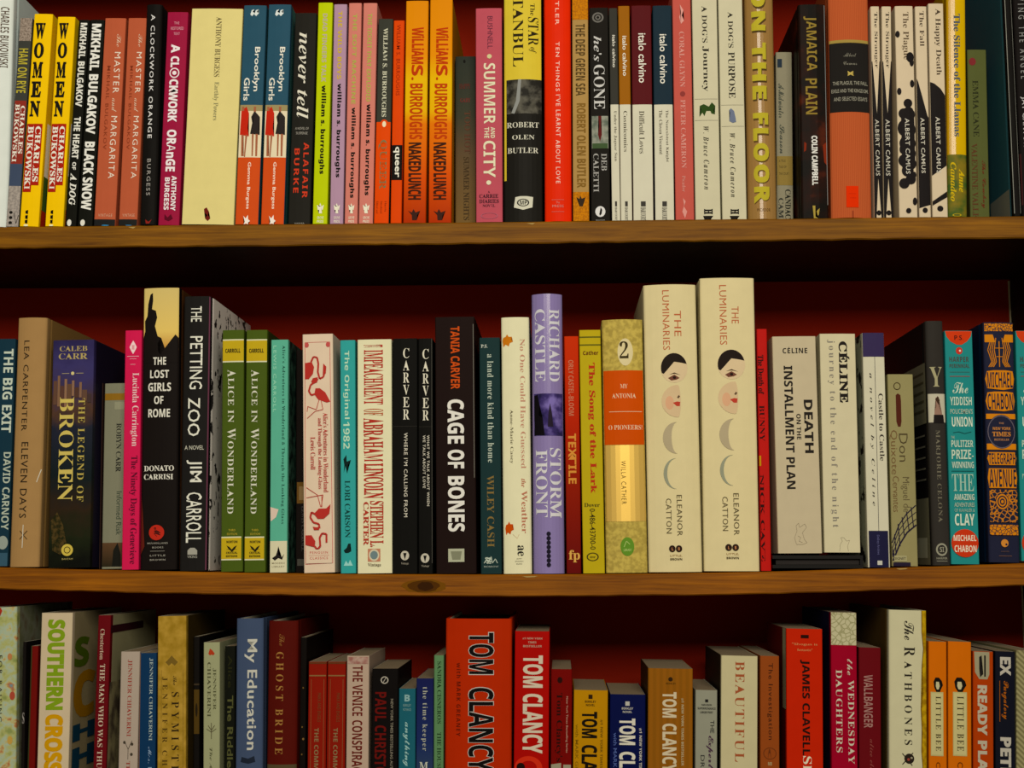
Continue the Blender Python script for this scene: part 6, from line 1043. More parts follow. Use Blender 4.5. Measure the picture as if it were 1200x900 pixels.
B(2, 904.6, 956.2, 394, 912.4, 963.4, 'p', 'b8a884', 'thick beige paperback standing on a flat black book, bold black title down the spine',
  [('H', 'CÉLINE', 406.5, 414, .23, .8, '241f1a', 'B/2/1.1', 'author_name'), ('V', 'INSTALLMENT PLAN', 428.5, 573, .24, .44, '241f1a', 'B/6', 'title'), ('V', 'DEATH', 468.5, 531, .68, .88, '241f1a', 'B/12', 'title'), ('V', 'ON THE', 485, 515, .5, .6, '241f1a', 'B', 'title'),
   ('L', [(.42, 638), (.38, 630), (.44, 622), (.42, 616), (.48, 613), (.5, 618), (.62, 614), (.66, 618), (.56, 624), (.6, 632), (.66, 636), (.56, 638), (.42, 638)], .25, '8a7c60', 'rabbit_sketch'), ('L', [(.46, 628), (.52, 630), (.48, 634), (.56, 636)], .25, '8a7c60', 'rabbit_sketch')], yb=648.5, zb='S', rough=.4)
B(2, 961, 1001.8, 391, 965.4, 1009.6, 'p', 'c4b890', 'cream paperback standing on a flat black book, thick black slab-serif author name',
  [('V', 'CÉLINE', 400, 472, .52, .82, '1f1a16', 'R/26/1.1', 'author_name'), ('V', 'journey to the end of the night', 398, 618, .2, .42, '7c7464', 'R/-8/1.4', 'title'),
   ('L', [(.42, 646), (.44, 638), (.5, 634), (.46, 630), (.54, 630), (.62, 634), (.7, 633), (.64, 640), (.66, 646)], .25, '8a7c60', 'sketch')], yb=647.5, zb='S')
B(2, 1009.4, 1037, 390, 1018, 1043, 'p', 'c4bc9c', 'pale paperback with dark purple head and dark purple box at its foot',
  [('R', 390, 418, .01, .99, '342a48'), ('L', [(.54, 418), (.52, 622)], .35, '24202c'), ('V', 'a novel by Céline', 437, 593, .24, .42, '3a342c', 'I/-12/1.5', 'author_name'), ('V', 'Castle to Castle', 461, 540, .66, .88, '3a342c', 'R/-4', 'title'), ('R', 622, 665, .06, .94, '1e1c34'), ('V', 'Dalkey Archive', 627, 650, .4, .54, '5a5878', 'S', 'imprint'), ('R', 657, 662, .42, .64, 'b8b4a0', 'publisher_mark')], lc='n|60|.45:9c9c80|.55:9c9c80|.58:242018')
B(2, 1040.2, 1069.8, 438.5, 1045.6, 1076.4, 'm', '8c8254', 'short tan paperback with a purple lattice arch near its foot',
  [('O', 452.5, .36, 4.5, .14, '3a2a14', 'publisher_mark'), ('P', [[(.3, 463), (.38, 461), (.48, 463), (.5, 470), (.5, 494), (.46, 500), (.36, 500), (.3, 494)]], '4c2216', 'maroon_capsule'), ('V', 'Don', 508, 541, .38, .72, '4c4028', 'S/-6', 'title'), ('V', 'Quixote', 504, 556, .02, .32, '6c5030', 'S/-6', 'title'), ('V', 'Miguel de', 559, 600, .4, .74, '5c5034', 'S/-6', 'author_name'), ('V', 'Cervantes', 558, 600, .1, .34, '6c5030', 'S/-6', 'author_name'),
   ('L', [(.02, 636), (.3, 615), (.6, 602), (.97, 592)], .9, '201a2c', 'lattice_arch'), ('L', [(.02, 642), (.3, 621), (.6, 609), (.97, 600)], .6, '201a2c', 'lattice_arch'), ('L', [(.02, 650), (.3, 629), (.6, 617), (.97, 608)], .6, '201a2c', 'lattice_arch'), ('L', [(.04, 657), (.3, 638), (.6, 624), (.97, 615)], 1.2, '201a2c', 'lattice_arch'),
   ('L', [(.12, 626), (.16, 650)], .7, '201a2c', 'lattice_arch'), ('L', [(.26, 614), (.32, 640)], .7, '201a2c', 'lattice_arch'), ('L', [(.42, 606), (.5, 630)], .7, '201a2c', 'lattice_arch'), ('L', [(.6, 600), (.68, 622)], .7, '201a2c', 'lattice_arch'), ('L', [(.78, 594), (.86, 618)], .7, '201a2c', 'lattice_arch'),
   ('P', [[(.02, 640), (.1, 650), (.2, 652), (.22, 656), (.02, 652)]], '201a2c', 'lattice_arch'), ('R', 651, 658, .08, .56, '9c9468'), ('H', 'SIGNET', 653, 656, .1, .52, '2c2424', 'S/8', 'imprint'), ('R', 659, 664, .04, .7, '241c2c')], y0=.012)
B(2, 1084.6, 1105.4, 376, 1094, 1114.8, 'h', '2e2a24', 'tall charcoal hardcover with a large cream Y, its patterned back cover facing left',
  [('H', 'Y', 430, 453, .14, .84, '9c946c', 'R/-14', 'title'), ('R', 461.5, 495, .02, .98, 'b4ac90', 'cover_picture'), ('P', [[(.42, 466), (.6, 465), (.66, 472), (.6, 477), (.78, 486), (.84, 495), (.3, 495), (.34, 482), (.46, 476)]], '8c6c58', 'woman_picture'), ('P', [[(.4, 468), (.54, 464), (.66, 469), (.6, 475), (.48, 471)]], '3c2a1c', 'woman_picture'), ('P', [[(.3, 486), (.84, 486), (.88, 496), (.26, 496)]], '1a1614', 'woman_picture'),
   ('V', 'MARJORIE CELONA', 504, 612, .34, .6, '6a6450', 'R/-16/1.15', 'author_name'), ('O', 644, .5, 7.5, .32, '8c8870', 'publisher_mark', .72), ('H', 'SI', 641, 647, .38, .62, '8c8870', 'B', 'publisher_mark'), ('H', 'HARPER', 653, 655.5, .2, .8, '8c8870', 'S/10', 'imprint'), ('L', [(.2, 657.5), (.8, 657.5)], .4, '8c8870')] +
  [('Q', 'L', 424, 495, 2, 150, '6c6850')] + [('Q', 'L', 434 + i * 11, 437 + i * 11, 8, 100, '48442f') for i in range(5)] + [('Q', 'L', 508 + i * 13, 510 + i * 13, 8, 70, '6a6654') for i in range(5)] + [('Q', 'L', 583, 662, 2, 150, '6c6850'), ('Q', 'L', 630, 654, 10, 60, 'a09c80')], lc='14110f', depth=.15)
tq = '247c74'
hp = lambda c='b8c4a8': [('P', [[(.02, 388), (.98, 388), (.94, 394), (.8, 400), (.6, 404), (.42, 404), (.2, 400), (.06, 394)]], 'c03c20', 'red_cap'), ('H', 'P.S.', 393, 398.5, .34, .66, '3c1410', 'B', 'imprint'), ('E', 411, .5, 4.2, .12, 'b8382c', 'publisher_mark'), ('E', 411, .53, 1.2, .035, 'e0d0b8', 'publisher_mark'),
   ('H', 'HARPER', 418, 424, .14, .84, '46443a', 'B/2/1.1', 'imprint'), ('H', 'PERENNIAL', 426.5, 431, .14, .86, '46443a', 'B/2/1.1', 'imprint'), ('L', [(.14, 436), (.86, 436)], .3, '46443a'), ('L', [(.14, 441), (.86, 441)], .5, '8c4038')]
B(2, 1106.8, 1139.6, 387.5, 1115.2, 1148, 'p', tq, 'teal paperback covered in stacked white lettering with a red disc near its foot',
  hp() + [('H', 'The', 448, 461, .22, .78, 'b8c4a8', 'C', 'title'), ('H', 'YIDDISH', 465, 475, .12, .9, 'b8c4a8', 'B/-4', 'title'), ('H', "POLICEMEN'S", 479, 485, .12, .92, 'a8b498', 'S/4', 'title'), ('H', 'UNION', 488.5, 500, .16, .9, 'c4ccb0', 'B', 'title'), ('L', [(.2, 507), (.4, 506), (.6, 508), (.85, 506)], .5, '1a4c48'), ('H', 'THE', 511, 514, .12, .24, 'a8b498', 'S', 'subtitle'), ('H', 'PULITZER', 516, 524, .12, .9, 'b8c4a8', 'B/-6', 'subtitle'), ('H', 'PRIZE-', 527, 538, .12, .9, 'b8c4a8', 'B/-4', 'subtitle'), ('H', 'WINNING', 541, 548.5, .12, .9, 'b8c4a8', 'B/-4', 'subtitle'), ('L', [(.1, 552), (.9, 552)], .4, '1a4c48'),
   ('H', 'THE', 555.5, 575.5, .1, .88, '90b098', 'R/-4', 'subtitle'), ('H', 'AMAZING', 579, 586, .16, .88, 'b8c4a8', 'B/-4', 'subtitle'), ('H', 'ADVENTURES', 589, 594, .16, .88, 'a8b498', 'S/4', 'subtitle'), ('H', 'OF KAVALIER &', 596, 600, .16, .88, '90a890', 'S/4', 'subtitle'), ('H', 'CLAY', 602, 616, .16, .86, 'c4ccb0', 'B', 'subtitle'), ('E', 636.5, .5, 16.5, .48, 'bc3820', 'red_disc'), ('H', 'MICHAEL', 627, 634, .1, .9, 'd8ccac', 'B/-4', 'author_name'), ('H', 'CHABON', 639, 647, .12, .9, 'd8ccac', 'B/-4', 'author_name')])
og = 'c47820'
nv = '1f2030'
B(2, 1152.6, 1187.2, 377.5, 1159, 1196.4, 'h', nv, 'navy hardcover filled with orange ornament and hand-cut orange lettering',
  [('R', 379, 388, .04, .98, 'v|420|1f2030|c47820', 'ornament'), ('R', 392, 401, .04, .98, og, 'ornament'), ('P', [[(.3, 392), (.7, 392), (.62, 401), (.38, 401)]], nv, 'ornament')] +
  [('L', [(.5 + s * (.1 + .06 * j), 396 + j), (.5 + s * (.16 + .07 * j), 410), (.5 + s * (.1 + .05 * j), 424), (.5 + s * (.2 + .05 * j), 430)], .6, og, 'ornament') for s in (-1, 1) for j in range(4)] + [('L', [(.5, 400), (.5, 430)], .7, og, 'ornament'), ('L', [(.36, 408), (.64, 408)], .5, og, 'ornament'), ('L', [(.4, 418), (.6, 418)], .5, og, 'ornament')] +
  [('P', [[(.08, 435), (.3, 434), (.7, 434), (.92, 435), (.97, 444), (.92, 455), (.6, 457), (.3, 456), (.08, 455), (.02, 444)]], og, 'orange_panel'), ('H', 'MICHAEL', 436, 454.5, .08, .92, nv, 'B/-8', 'author_name'), ('P', [[(.08, 460), (.3, 459), (.7, 459), (.92, 460), (.97, 470), (.92, 480), (.6, 482), (.3, 481), (.08, 480), (.02, 470)]], og, 'orange_panel'), ('H', 'CHABON', 461, 480, .08, .92, nv, 'B/-8', 'author_name'),
   ('P', [[(.02, 485), (.98, 485), (.98, 491), (.02, 491)]], og, 'ornament'), ('P', [[(.02, 520), (.98, 520), (.98, 527), (.02, 527)]], og, 'ornament'), ('E', 506, .5, 20, .46, nv, 'navy_disc'), ('O', 506, .5, 19.5, .45, '5c5458', 'navy_disc', .94), ('H', 'THE', 495, 497, .42, .58, 'a07048', 'B', 'lettering'), ('H', 'NEW YORK', 500.5, 504, .22, .8, 'b87838', 'B', 'lettering'), ('H', 'TIMES', 506, 511.5, .2, .8, 'c07c34', 'R/8', 'lettering'), ('H', 'BESTSELLER', 514, 516.5, .26, .74, 'a07048', 'B', 'lettering'),
   ('P', [[(.08, 530), (.92, 530), (.97, 537), (.92, 545), (.08, 545), (.02, 537)]], og, 'orange_panel'), ('H', 'TELEGRAPH', 531, 544, .06, .94, nv, 'B/-8', 'title'), ('P', [[(.06, 549), (.94, 549), (.98, 560), (.94, 572), (.06, 572), (.02, 560)]], og, 'orange_panel'), ('H', 'AVENUE', 550, 571, .06, .94, nv, 'B/-6', 'title'),
   ('R', 574, 612, .06, .96, 'v|300|c47820|1f2030', 'ornament'), ('E', 588, .46, 10, .22, nv, 'rosette'), ('O', 588, .46, 9, .2, og, 'rosette', .8), ('O', 588, .46, 5.5, .12, og, 'rosette', .7), ('E', 588, .46, 2, .045, og, 'rosette'), ('R', 615, 627, .04, .96, 'v|380|1f2030|c47820', 'ornament'), ('E', 636.5, .5, 4.6, .12, 'c07c34', 'publisher_mark'), ('E', 638, .55, 1.3, .035, nv, 'publisher_mark'), ('H', 'HARPER', 645.5, 647, .38, .64, '5c4438', 'S', 'imprint'), ('L', [(.3, 651.5), (.72, 651.5)], .3, '7c5438')], lc='0c2034', depth=.15, bulge=.001)
B(2, 1190, 1223, 387.5, 1197.6, 1231, 'p', tq, 'second teal paperback with white lettering, cut by the right edge of the picture',
  hp() + [('H', 'The', 448, 461, .22, .78, 'b8c4a8', 'C', 'title'), ('H', 'YIDDISH', 465, 475, .12, .9, 'b8c4a8', 'B/-4', 'title'), ('H', 'UNION', 488.5, 500, .16, .9, 'c4ccb0', 'B', 'title'), ('H', 'PULITZER', 516, 524, .12, .9, 'b8c4a8', 'B/-6', 'subtitle'), ('H', 'PRIZE-', 527, 538, .12, .9, 'b8c4a8', 'B/-4', 'subtitle'), ('H', 'THE', 555.5, 575.5, .1, .88, '90b098', 'R/-4', 'subtitle'), ('H', 'CLAY', 602, 616, .16, .86, 'c4ccb0', 'B', 'subtitle'), ('E', 636.5, .5, 16.5, .48, 'bc3820', 'red_disc')], y0=.006)
# ================================================================== lower shelf
B(3, -16, 18, 711, -20, 20.4, 'p', 'n|110|.3:7c8448|.42:9c9c5c|.52:98a488|.6:a8a068|.66:a06038|.74:5c8484', 'soft floral cover book at the left end of the lower shelf',
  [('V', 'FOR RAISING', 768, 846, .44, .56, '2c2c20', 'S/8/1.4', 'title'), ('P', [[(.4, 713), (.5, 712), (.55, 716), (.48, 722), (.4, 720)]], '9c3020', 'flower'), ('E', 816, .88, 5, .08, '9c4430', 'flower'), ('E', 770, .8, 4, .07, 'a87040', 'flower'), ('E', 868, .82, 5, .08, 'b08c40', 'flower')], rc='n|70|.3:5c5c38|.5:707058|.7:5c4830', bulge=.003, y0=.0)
B(3, 25.8, 32, 752, 22.8, 29, 'p', '15110e', 'thin black paperback in shadow beside the floral book, one white letter showing', [('H', 'S', 835, 848, .1, .8, '8c8478', 'R')], y0=.003)
B(3, 33.4, 47.6, 757, 30.2, 42, 'p', '641410', 'dark red paperback with olive edge, set back left of the green-lettered book', [('R', 757, 905, .0, .22, '343018')], y0=.005)
B(3, 49, 84.6, 718, 42.8, 80, 'p', 'bca884', 'thick cream paperback with chunky green and yellow capitals on spine and side',
  [('V', 'SOUTHERN', 726, 832, .22, .78, '748c1c', 'B/40', 'title'), ('V', 'CROSS', 837, 905, .22, .8, 'bc8810', 'B/40', 'title'),
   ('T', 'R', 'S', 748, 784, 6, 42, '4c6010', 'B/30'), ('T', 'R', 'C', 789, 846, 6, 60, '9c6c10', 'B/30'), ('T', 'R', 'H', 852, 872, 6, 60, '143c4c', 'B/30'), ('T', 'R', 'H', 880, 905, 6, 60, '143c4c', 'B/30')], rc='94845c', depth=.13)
B(3, 115, 130, 721, 109, 124, 'p', '5c1014', 'thin maroon paperback with cream serif title, pictured cream cover beside it',
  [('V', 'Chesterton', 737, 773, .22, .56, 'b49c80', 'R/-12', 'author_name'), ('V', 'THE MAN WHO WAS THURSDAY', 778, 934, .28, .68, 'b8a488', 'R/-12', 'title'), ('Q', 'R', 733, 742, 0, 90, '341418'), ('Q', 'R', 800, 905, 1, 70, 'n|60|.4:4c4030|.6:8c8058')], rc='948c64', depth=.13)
B(3, 141.8, 163.6, 763.5, 138.4, 160.8, 'p', 'a0907c', 'pale paperback with thin red author name, left of the dark blue one',
  [('V', 'JENNIFER CHIAVERINI', 773, 863, .38, .62, '8c382c', 'R/-14', 'author_name'), ('L', [(.3, 868), (.5, 878), (.5, 890)], .4, '3c3428', 'sprig'), ('L', [(.7, 868), (.5, 878)], .4, '3c3428', 'sprig'), ('E', 870, .3, 1.8, .07, '3c3428', 'sprig'), ('E', 872, .7, 1.8, .07, '3c3428', 'sprig'), ('E', 884, .68, 1.8, .07, '3c3428', 'sprig'), ('V', 'THE UNION QUILTERS', 892, 990, .38, .62, '8c382c', 'R/-14', 'title')])
B(3, 164.2, 183.2, 765, 161.4, 182.4, 'p', '12304c', 'dark blue paperback with white author name, left of the tan ornamented book',
  [('V', 'JENNIFER CHIAVERINI', 771, 868, .58, .8, '98a498', 'R/-10', 'author_name'), ('V', "Mrs. Lincoln's", 875, 940, .58, .8, '7c90a0', 'C', 'title'), ('R', 766, 905, .0, .06, '7c5c48')])
B(3, 184.6, 218, 721.5, 183.8, 217.6, 'p', 'n|120|.35:8c6c20|.65:a88434', 'tan aged-paper paperback with spaced dark capitals and a scroll ornament',
  [('P', [[(.4, 772), (.5, 768), (.6, 772), (.72, 776), (.6, 780), (.5, 777), (.4, 780), (.28, 776)]], '6c5420', 'ornament'), ('V', 'The', 792, 803, .55, .68, '3c2c10', 'C', 'title'), ('V', 'SPYMISTRESS', 811, 942, .5, .76, '2c2010', 'R/-6/1.6', 'title'), ('V', 'JENNIFER CHIAVERINI', 793, 975, .16, .36, '4c3814', 'R/-16/1.7', 'author_name'), ('L', [(.14, 785), (.14, 903)], .2, '6c5420'), ('L', [(.9, 785), (.9, 903)], .2, '6c5420')], rc='3a2c10')
B(3, 220, 233.6, 746, 220, 233.6, 'p', '14110e', 'black paperback with a faint gold band, set back right of the tan book', [('R', 808, 860, .02, .98, '4c3814'), ('R', 801, 803, .02, .98, '3c3020'), ('E', 832, .5, 8, .2, '241c10')], y0=.02)
B(3, 235.6, 260.8, 752.5, 236.6, 259, 'p', '909068', 'pale green paperback with a red bird and a small tree on its spine',
  [('P', [[(.3, 766), (.4, 760), (.55, 762), (.7, 766), (.6, 768), (.5, 767), (.4, 768)]], 'a03820', 'red_bird'), ('V', 'JENNIFER', 783, 832, .58, .78, '4c4c30', 'R/-14', 'author_name'), ('V', 'CHIAVERINI', 776, 840, .24, .46, '4c4c30', 'R/-14', 'author_name'), ('L', [(.5, 866), (.5, 856), (.3, 850)], .5, '4c442c', 'tree'), ('L', [(.5, 856), (.7, 850)], .5, '4c442c', 'tree'), ('L', [(.5, 858), (.5, 847)], .5, '4c442c', 'tree'), ('L', [(.5, 858), (.2, 854)], .4, '4c442c', 'tree'), ('L', [(.5, 858), (.8, 854)], .4, '4c442c', 'tree'), ('V', 'The Aloha Quilt', 876, 945, .36, .56, '4c4c30', 'I/-12', 'title')])
B(3, 263, 276, 757, 262.5, 275, 'p', '12130c', 'black paperback with olive lettering, between the pale green and the slate blue ones', [('V', 'Alice', 768, 806, .3, .7, '24240f', 'S/8', 'title'), ('V', 'The Riddle', 815, 900, .26, .82, '4c4c28', 'S/20', 'title')], y0=.008)
B(3, 276.6, 308.6, 724.5, 275.2, 307.4, 'h', '3c485c', 'slate blue hardcover with large pale title My Education',
  [('V', 'My Education', 749, 879, .32, .78, 'b8b4a0', 'S/16/1.05', 'title'), ('P', [[(.2, 893), (.24, 887), (.48, 889), (.7, 886), (.74, 893), (.48, 895)]], '1c222c', 'publisher_mark')], bulge=.002)
B(3, 313.2, 350.6, 727.5, 311.4, 347.8, 'h', '4c120c', 'dark red hardcover with spaced gold capitals GHOST BRIDE',
  [('V', 'The', 743, 757, .38, .56, '7c5028', 'C', 'title'), ('V', 'GHOST BRIDE', 764, 884, .28, .54, '946a34', 'R/-12/1.5', 'title'), ('R', 896, 912, .01, .99, '4c4028')], bulge=.003)
B(3, 352.6, 359.2, 747, 350.2, 357.8, 'p', '110d0a', 'thin black paperback with tiny gold specks right of the dark red hardcover', [('E', 806, .5, 1, .12, '6c5024'), ('E', 852, .4, 1, .12, '6c5024'), ('E', 866, .6, 1.4, .16, '7c5c30'), ('E', 884, .4, 1, .12, '6c5024')], y0=.01)
for i, (a, c, d, e) in enumerate([(361.6, 383, 360.2, 381.6), (383.8, 405.4, 382.4, 404)]):
    B(3, a, c, 775.5, d, e, 'm', '7c1c12', ['small red paperback with brownish panel and dull lettering, left one of the matching pair', 'small red paperback with brownish panel and dull lettering, right one of the matching pair'][i],
      [('R', 776, 778, .02, .98, '5c3018'), ('R', 791, 792.5, .04, .96, '7c5c34'), ('L', [(.16, 796), (.16, 904)], .25, '7c5c34'), ('L', [(.86, 796), (.86, 904)], .25, '7c5c34'), ('V', 'MARX AND ENGELS', 812, 846, .52, .7, '6c3c20', 'S', 'author_name'), ('V', 'THE COMMUNIST', 853, 930, .36, .6, '7c6440', 'B/2', 'title')])
B(3, 407, 432.2, 768.5, 405.4, 431.6, 'm', 'a89078', 'pinkish cream paperback with tall maroon condensed capitals',
  [('V', 'THE VENICE', 780, 839, .26, .72, '5c1c14', 'B/-2', 'title'), ('V', 'CONSPIRACY', 844, 912, .26, .72, '5c1c14', 'B/-2', 'title'), ('R', 770, 778, .05, .95, 'n|150|.4:a88c78|.6:8c5c50')])
B(3, 436.2, 466.6, 783.5, 435, 465.8, 'm', '0f0c0a', 'black paperback with dark red capitals and a small round emblem at its head',
  [('O', 797, .48, 4.4, .15, 'a09884', 'publisher_mark', .72), ('L', [(.42, 800), (.54, 794)], .5, 'a09884', 'publisher_mark'), ('V', 'PAUL CHRISTOPHER', 811, 945, .12, .56, '5c1410', 'B/6', 'author_name'), ('V', 'NEW YORK TIMES BESTSELLING AUTHOR', 819, 912, .72, .82, '7c7460', 'S/10', 'subtitle')])
B(3, 467.6, 487, 807, 467, 486.6, 'm', '1c545c', 'small teal paperback with a pale script title',
  [('H', 'B', 814, 822, .34, .66, '7c9c94', 'B/20', 'publisher_mark'), ('H', 'BERKLEY', 825, 828, .26, .74, '6c8c84', 'S/8', 'imprint'), ('H', 'ROMANCE', 830, 833, .26, .74, '6c8c84', 'S/8', 'imprint'), ('V', 'anything', 846, 898, .24, .66, '8cb0a4', 'C/4', 'title')])
B(3, 488, 508, 795, 487.4, 507.6, 'm', 'g|0:181c44|.25:1c2850|.4:2c3c4c|.5:6c742c|.7:4c5c24|1:2c3418', 'small blue paperback with painted yellow green foot and pale lowercase title',
  [('V', 'the time keeper', 805, 880, .3, .66, 'a0a088', 'R/-10/1.2', 'title'), ('H', 'M', 893, 903, .2, .7, 'b0b098', 'R', 'lettering')])
B(3, 508.8, 520, 768, 508, 519.6, 'p', '54784c', 'narrow green paperback tucked against the wide red book, dark green lettering',
  [('V', 'SANDRA CISNEROS', 775, 848, .34, .76, '1c3418', 'R/-10', 'author_name'), ('V', 'THE HOUSE ON MANGO', 858, 950, .34, .76, '1c3418', 'R/-10', 'title')])
B(3, 521.6, 600.4, 725, 520.6, 599.4, 'h', 'a42c10', 'widest orange red hardcover with huge black capitals outlined in white',
  [('V', 'TOM', 740.5, 791, .345, .74, 'b0a898', 'B/26', 'outline'), ('V', 'TOM', 741.5, 790, .355, .73, '0f0c0a', 'B/4', 'author_name'), ('V', 'CLANCY', 805, 905, .345, .74, 'b0a898', 'B/26', 'outline'), ('V', 'CLANCY', 806, 904, .355, .73, '0f0c0a', 'B/4', 'author_name'), ('V', 'with MARK GREANEY', 777, 863, .17, .235, '5c180c', 'B/-6/1.2', 'author_name')], bulge=.004, rough=.4)
B(3, 603.8, 643.8, 739.5, 602, 643, 'm', '9c1814', 'red paperback with cream capitals TOM CLANCY, right of the widest red hardcover',
  [('H', '#1 NEW YORK', 747, 749.5, .22, .8, 'a88870', 'B', 'subtitle'), ('H', 'TIMES', 751.5, 754, .38, .62, 'a88870', 'B', 'subtitle'), ('H', 'BESTSELLER', 756, 758.5, .24, .78, 'a88870', 'B', 'subtitle'), ('V', 'TOM', 768, 806, .24, .82, 'c0b094', 'B/16', 'author_name'), ('V', 'CLANCY', 813, 883, .24, .82, 'c0b094', 'B/16', 'author_name'), ('O', 900, .42, 14, .4, 'bc3020', 'emblem', .6), ('E', 899, .2, 5, .12, '1c0c08')], depth=.12)
B(3, 645.8, 670.6, 784, 645.2, 670, 'm', '680f0c', 'narrow dark red paperback with black serif capitals and a pale line of small letters',
  [('E', 797, .42, 3.6, .12, '240c08', 'publisher_mark'), ('V', "Tom Clancy's", 812, 893, .2, .55, '240c08', 'R/-4', 'title'), ('V', 'New York Times Bestselling Series', 816, 882, .7, .82, 'a8846c', 'S/6', 'subtitle'), ('P', [[(.02, 896), (.5, 894), (.5, 910), (.02, 910)], [(.6, 896), (.96, 896), (.96, 910), (.6, 910)]], '8c8468')])
TC = lambda y0, y1, ya, col, sub: [('R', y0 - 24 if 0 else y0 - 20, y0 - 15, .43, .55, sub[0], 'publisher_mark'), ('H', 'BERKLEY', y0 - 13, y0 - 10.5, .33, .65, sub[0], 'B', 'imprint'), ('H', 'NOVEL', y0 - 9, y0 - 6.5, .36, .62, sub[0], 'B', 'imprint'), ('V', 'TOM', y0, y0 + 31, ya, ya + .46, col, 'B/14', 'author_name'), ('V', 'CLANCY', y0 + 39, y0 + 104, ya, ya + .46, col, 'B/14', 'author_name')]
B(3, 672.4, 712.6, 808.5, 671.4, 711.8, 'm', 'a87614', 'golden yellow paperback with black capitals, short one beside the navy book',
  TC(834, 0, .24, '140f0a', ['2c1c0c']) + [('V', '#1 NEW YORK TIMES BESTSELLER', 843, 935, .78, .86, '6c4c10', 'B', 'subtitle'), ('V', 'with MARK GREANEY', 849, 930, .06, .15, '7c5810', 'S/4', 'author_name')])
B(3, 714.8, 756.8, 813.5, 714.4, 756.4, 'm', '0a1038', 'navy blue paperback with cream capitals, between the golden and brown ones',
  TC(842, 0, .26, 'c4bca4', ['a8a494']) + [('V', '#1 NEW YORK TIMES BESTSELLER', 853, 945, .82, .9, 'b8b09c', 'B', 'subtitle'), ('V', 'with MARK GREANEY', 859, 940, .1, .2, '4c5c8c', 'S/4', 'author_name')])
B(3, 759.2, 812.4, 783, 759, 812, 'm', 's|7c4c14|845016|60|X', 'thick tan brown paperback with cream capitals TOM CLANCY',
  [('E', 796, .5, 2.6, .05, '2c1c0c', 'publisher_mark'), ('H', 'BERKLEY', 800, 802, .4, .62, '4c300c', 'B', 'imprint'), ('V', 'TOM', 811, 841, .32, .64, 'bcac88', 'B/14', 'author_name'), ('V', 'CLANCY', 848, 905, .32, .64, 'bcac88', 'B/14', 'author_name'), ('V', '#1 NEW YORK TIMES BESTSELLER', 818, 897, .74, .8, 'a89870', 'B', 'subtitle')], lc='3c2810')  # left cover darkened, its shade put into the colour
B(3, 814.8, 841, 808.5, 814.6, 840.6, 'm', '84826c', 'grey paperback with a purple script word, left of the tall cream one',
  [('R', 819.5, 823, .44, .58, '1c1a18', 'publisher_mark'), ('H', 'HARLEQUIN', 825, 827.5, .28, .74, '1c1a18', 'B', 'imprint'), ('H', 'SUPERROMANCE', 829, 831.5, .1, .92, '1c1a18', 'B', 'imprint'), ('H', 'LARGER PRINT', 833.5, 836, .22, .8, '1c1a18', 'B', 'imprint'), ('V', 'THE', 844, 859, .68, .86, '2c2c28', 'S/4', 'title'), ('V', "Expert's", 862, 908, .5, .86, '3c1c34', 'C/4', 'title'), ('V', 'DRIVE', 885, 915, .24, .42, '2c2c28', 'S', 'title')])
B(3, 845.8, 887.6, 768, 844.6, 887.8, 'p', 'b4a87c', 'cream paperback with large thin rust capitals BEAUTIFUL',
  [('V', 'BEAUTIFUL', 775, 893, .38, .64, '944c2c', 'R/-18/1.2', 'title')], depth=.125, lc='2a2418')  # dark left cover: shade on that side is painted in
B(3, 890.8, 913.2, 768.5, 891, 913.6, 'p', '84401a', 'brown orange paperback with thin dark title, left of the bright red thick one',
  [('V', 'The Investigation', 777, 867, .36, .66, '34180c', 'S/2/1.15', 'title'), ('O', 883, .5, 7, .34, '5c2c14', 'publisher_mark', .9), ('V', '(', 877, 889, .4, .56, '5c2c14', 'S'), ('H', 'MB', 893, 897, .4, .6, 'a08c60', 'B')])
B(3, 921.4, 963.8, 736.5, 922, 965, 'm', 'b02810', 'bright red thick paperback with black capitals and cream side edge at left',
  [('R', 744, 748, .4, .62, '240c08', 'publisher_mark'), ('H', '"Shogun is', 753.5, 757, .16, .86, 'bc7848', 'S/10', 'subtitle'), ('H', 'fantastic"', 760, 763, .3, .72, 'bc7848', 'S/10', 'subtitle'), ('V', 'JAMES CLAVELL', 773, 885, .38, .64, '1f0f0a', 'B/6', 'author_name'), ('V', 'Shogun', 886, 950, .38, .68, 'ccc0a0', 'R/-4', 'title'), ('Q', 'L', 737, 832, 0, 16, 'a09870')], lc='5c1410')  # cream only where the side catches light; beyond it the shade is painted
B(3, 973.6, 1003.8, 717.5, 974.8, 1005.4, 'p', '8c1224', 'crimson paperback with a pale patterned cap and white serif title',
  [('R', 717.6, 756, .01, .99, 'v|260|8c865c|b0a880', 'patterned_cap'), ('V', 'the', 772, 791, .62, .82, 'b8a890', 'C', 'title'), ('V', 'WEDNESDAY', 797, 895, .64, .88, 'b8b094', 'R/-12/1.1', 'title'), ('V', 'DAUGHTERS', 785, 882, .18, .42, 'b8b094', 'R/-12/1.1', 'title')], lc='14142c')
B(3, 1006.2, 1032.6, 758.5, 1006.8, 1033, 'p', '5c1014', 'dark maroon paperback with dull capitals WALLBANGER',
  [('V', 'WALLBANGER', 791, 853, .22, .62, '946c60', 'B/-4', 'title'), ('V', 'alice clayton', 866, 925, .4, .66, '7c3c34', 'C', 'author_name')], y0=.004)
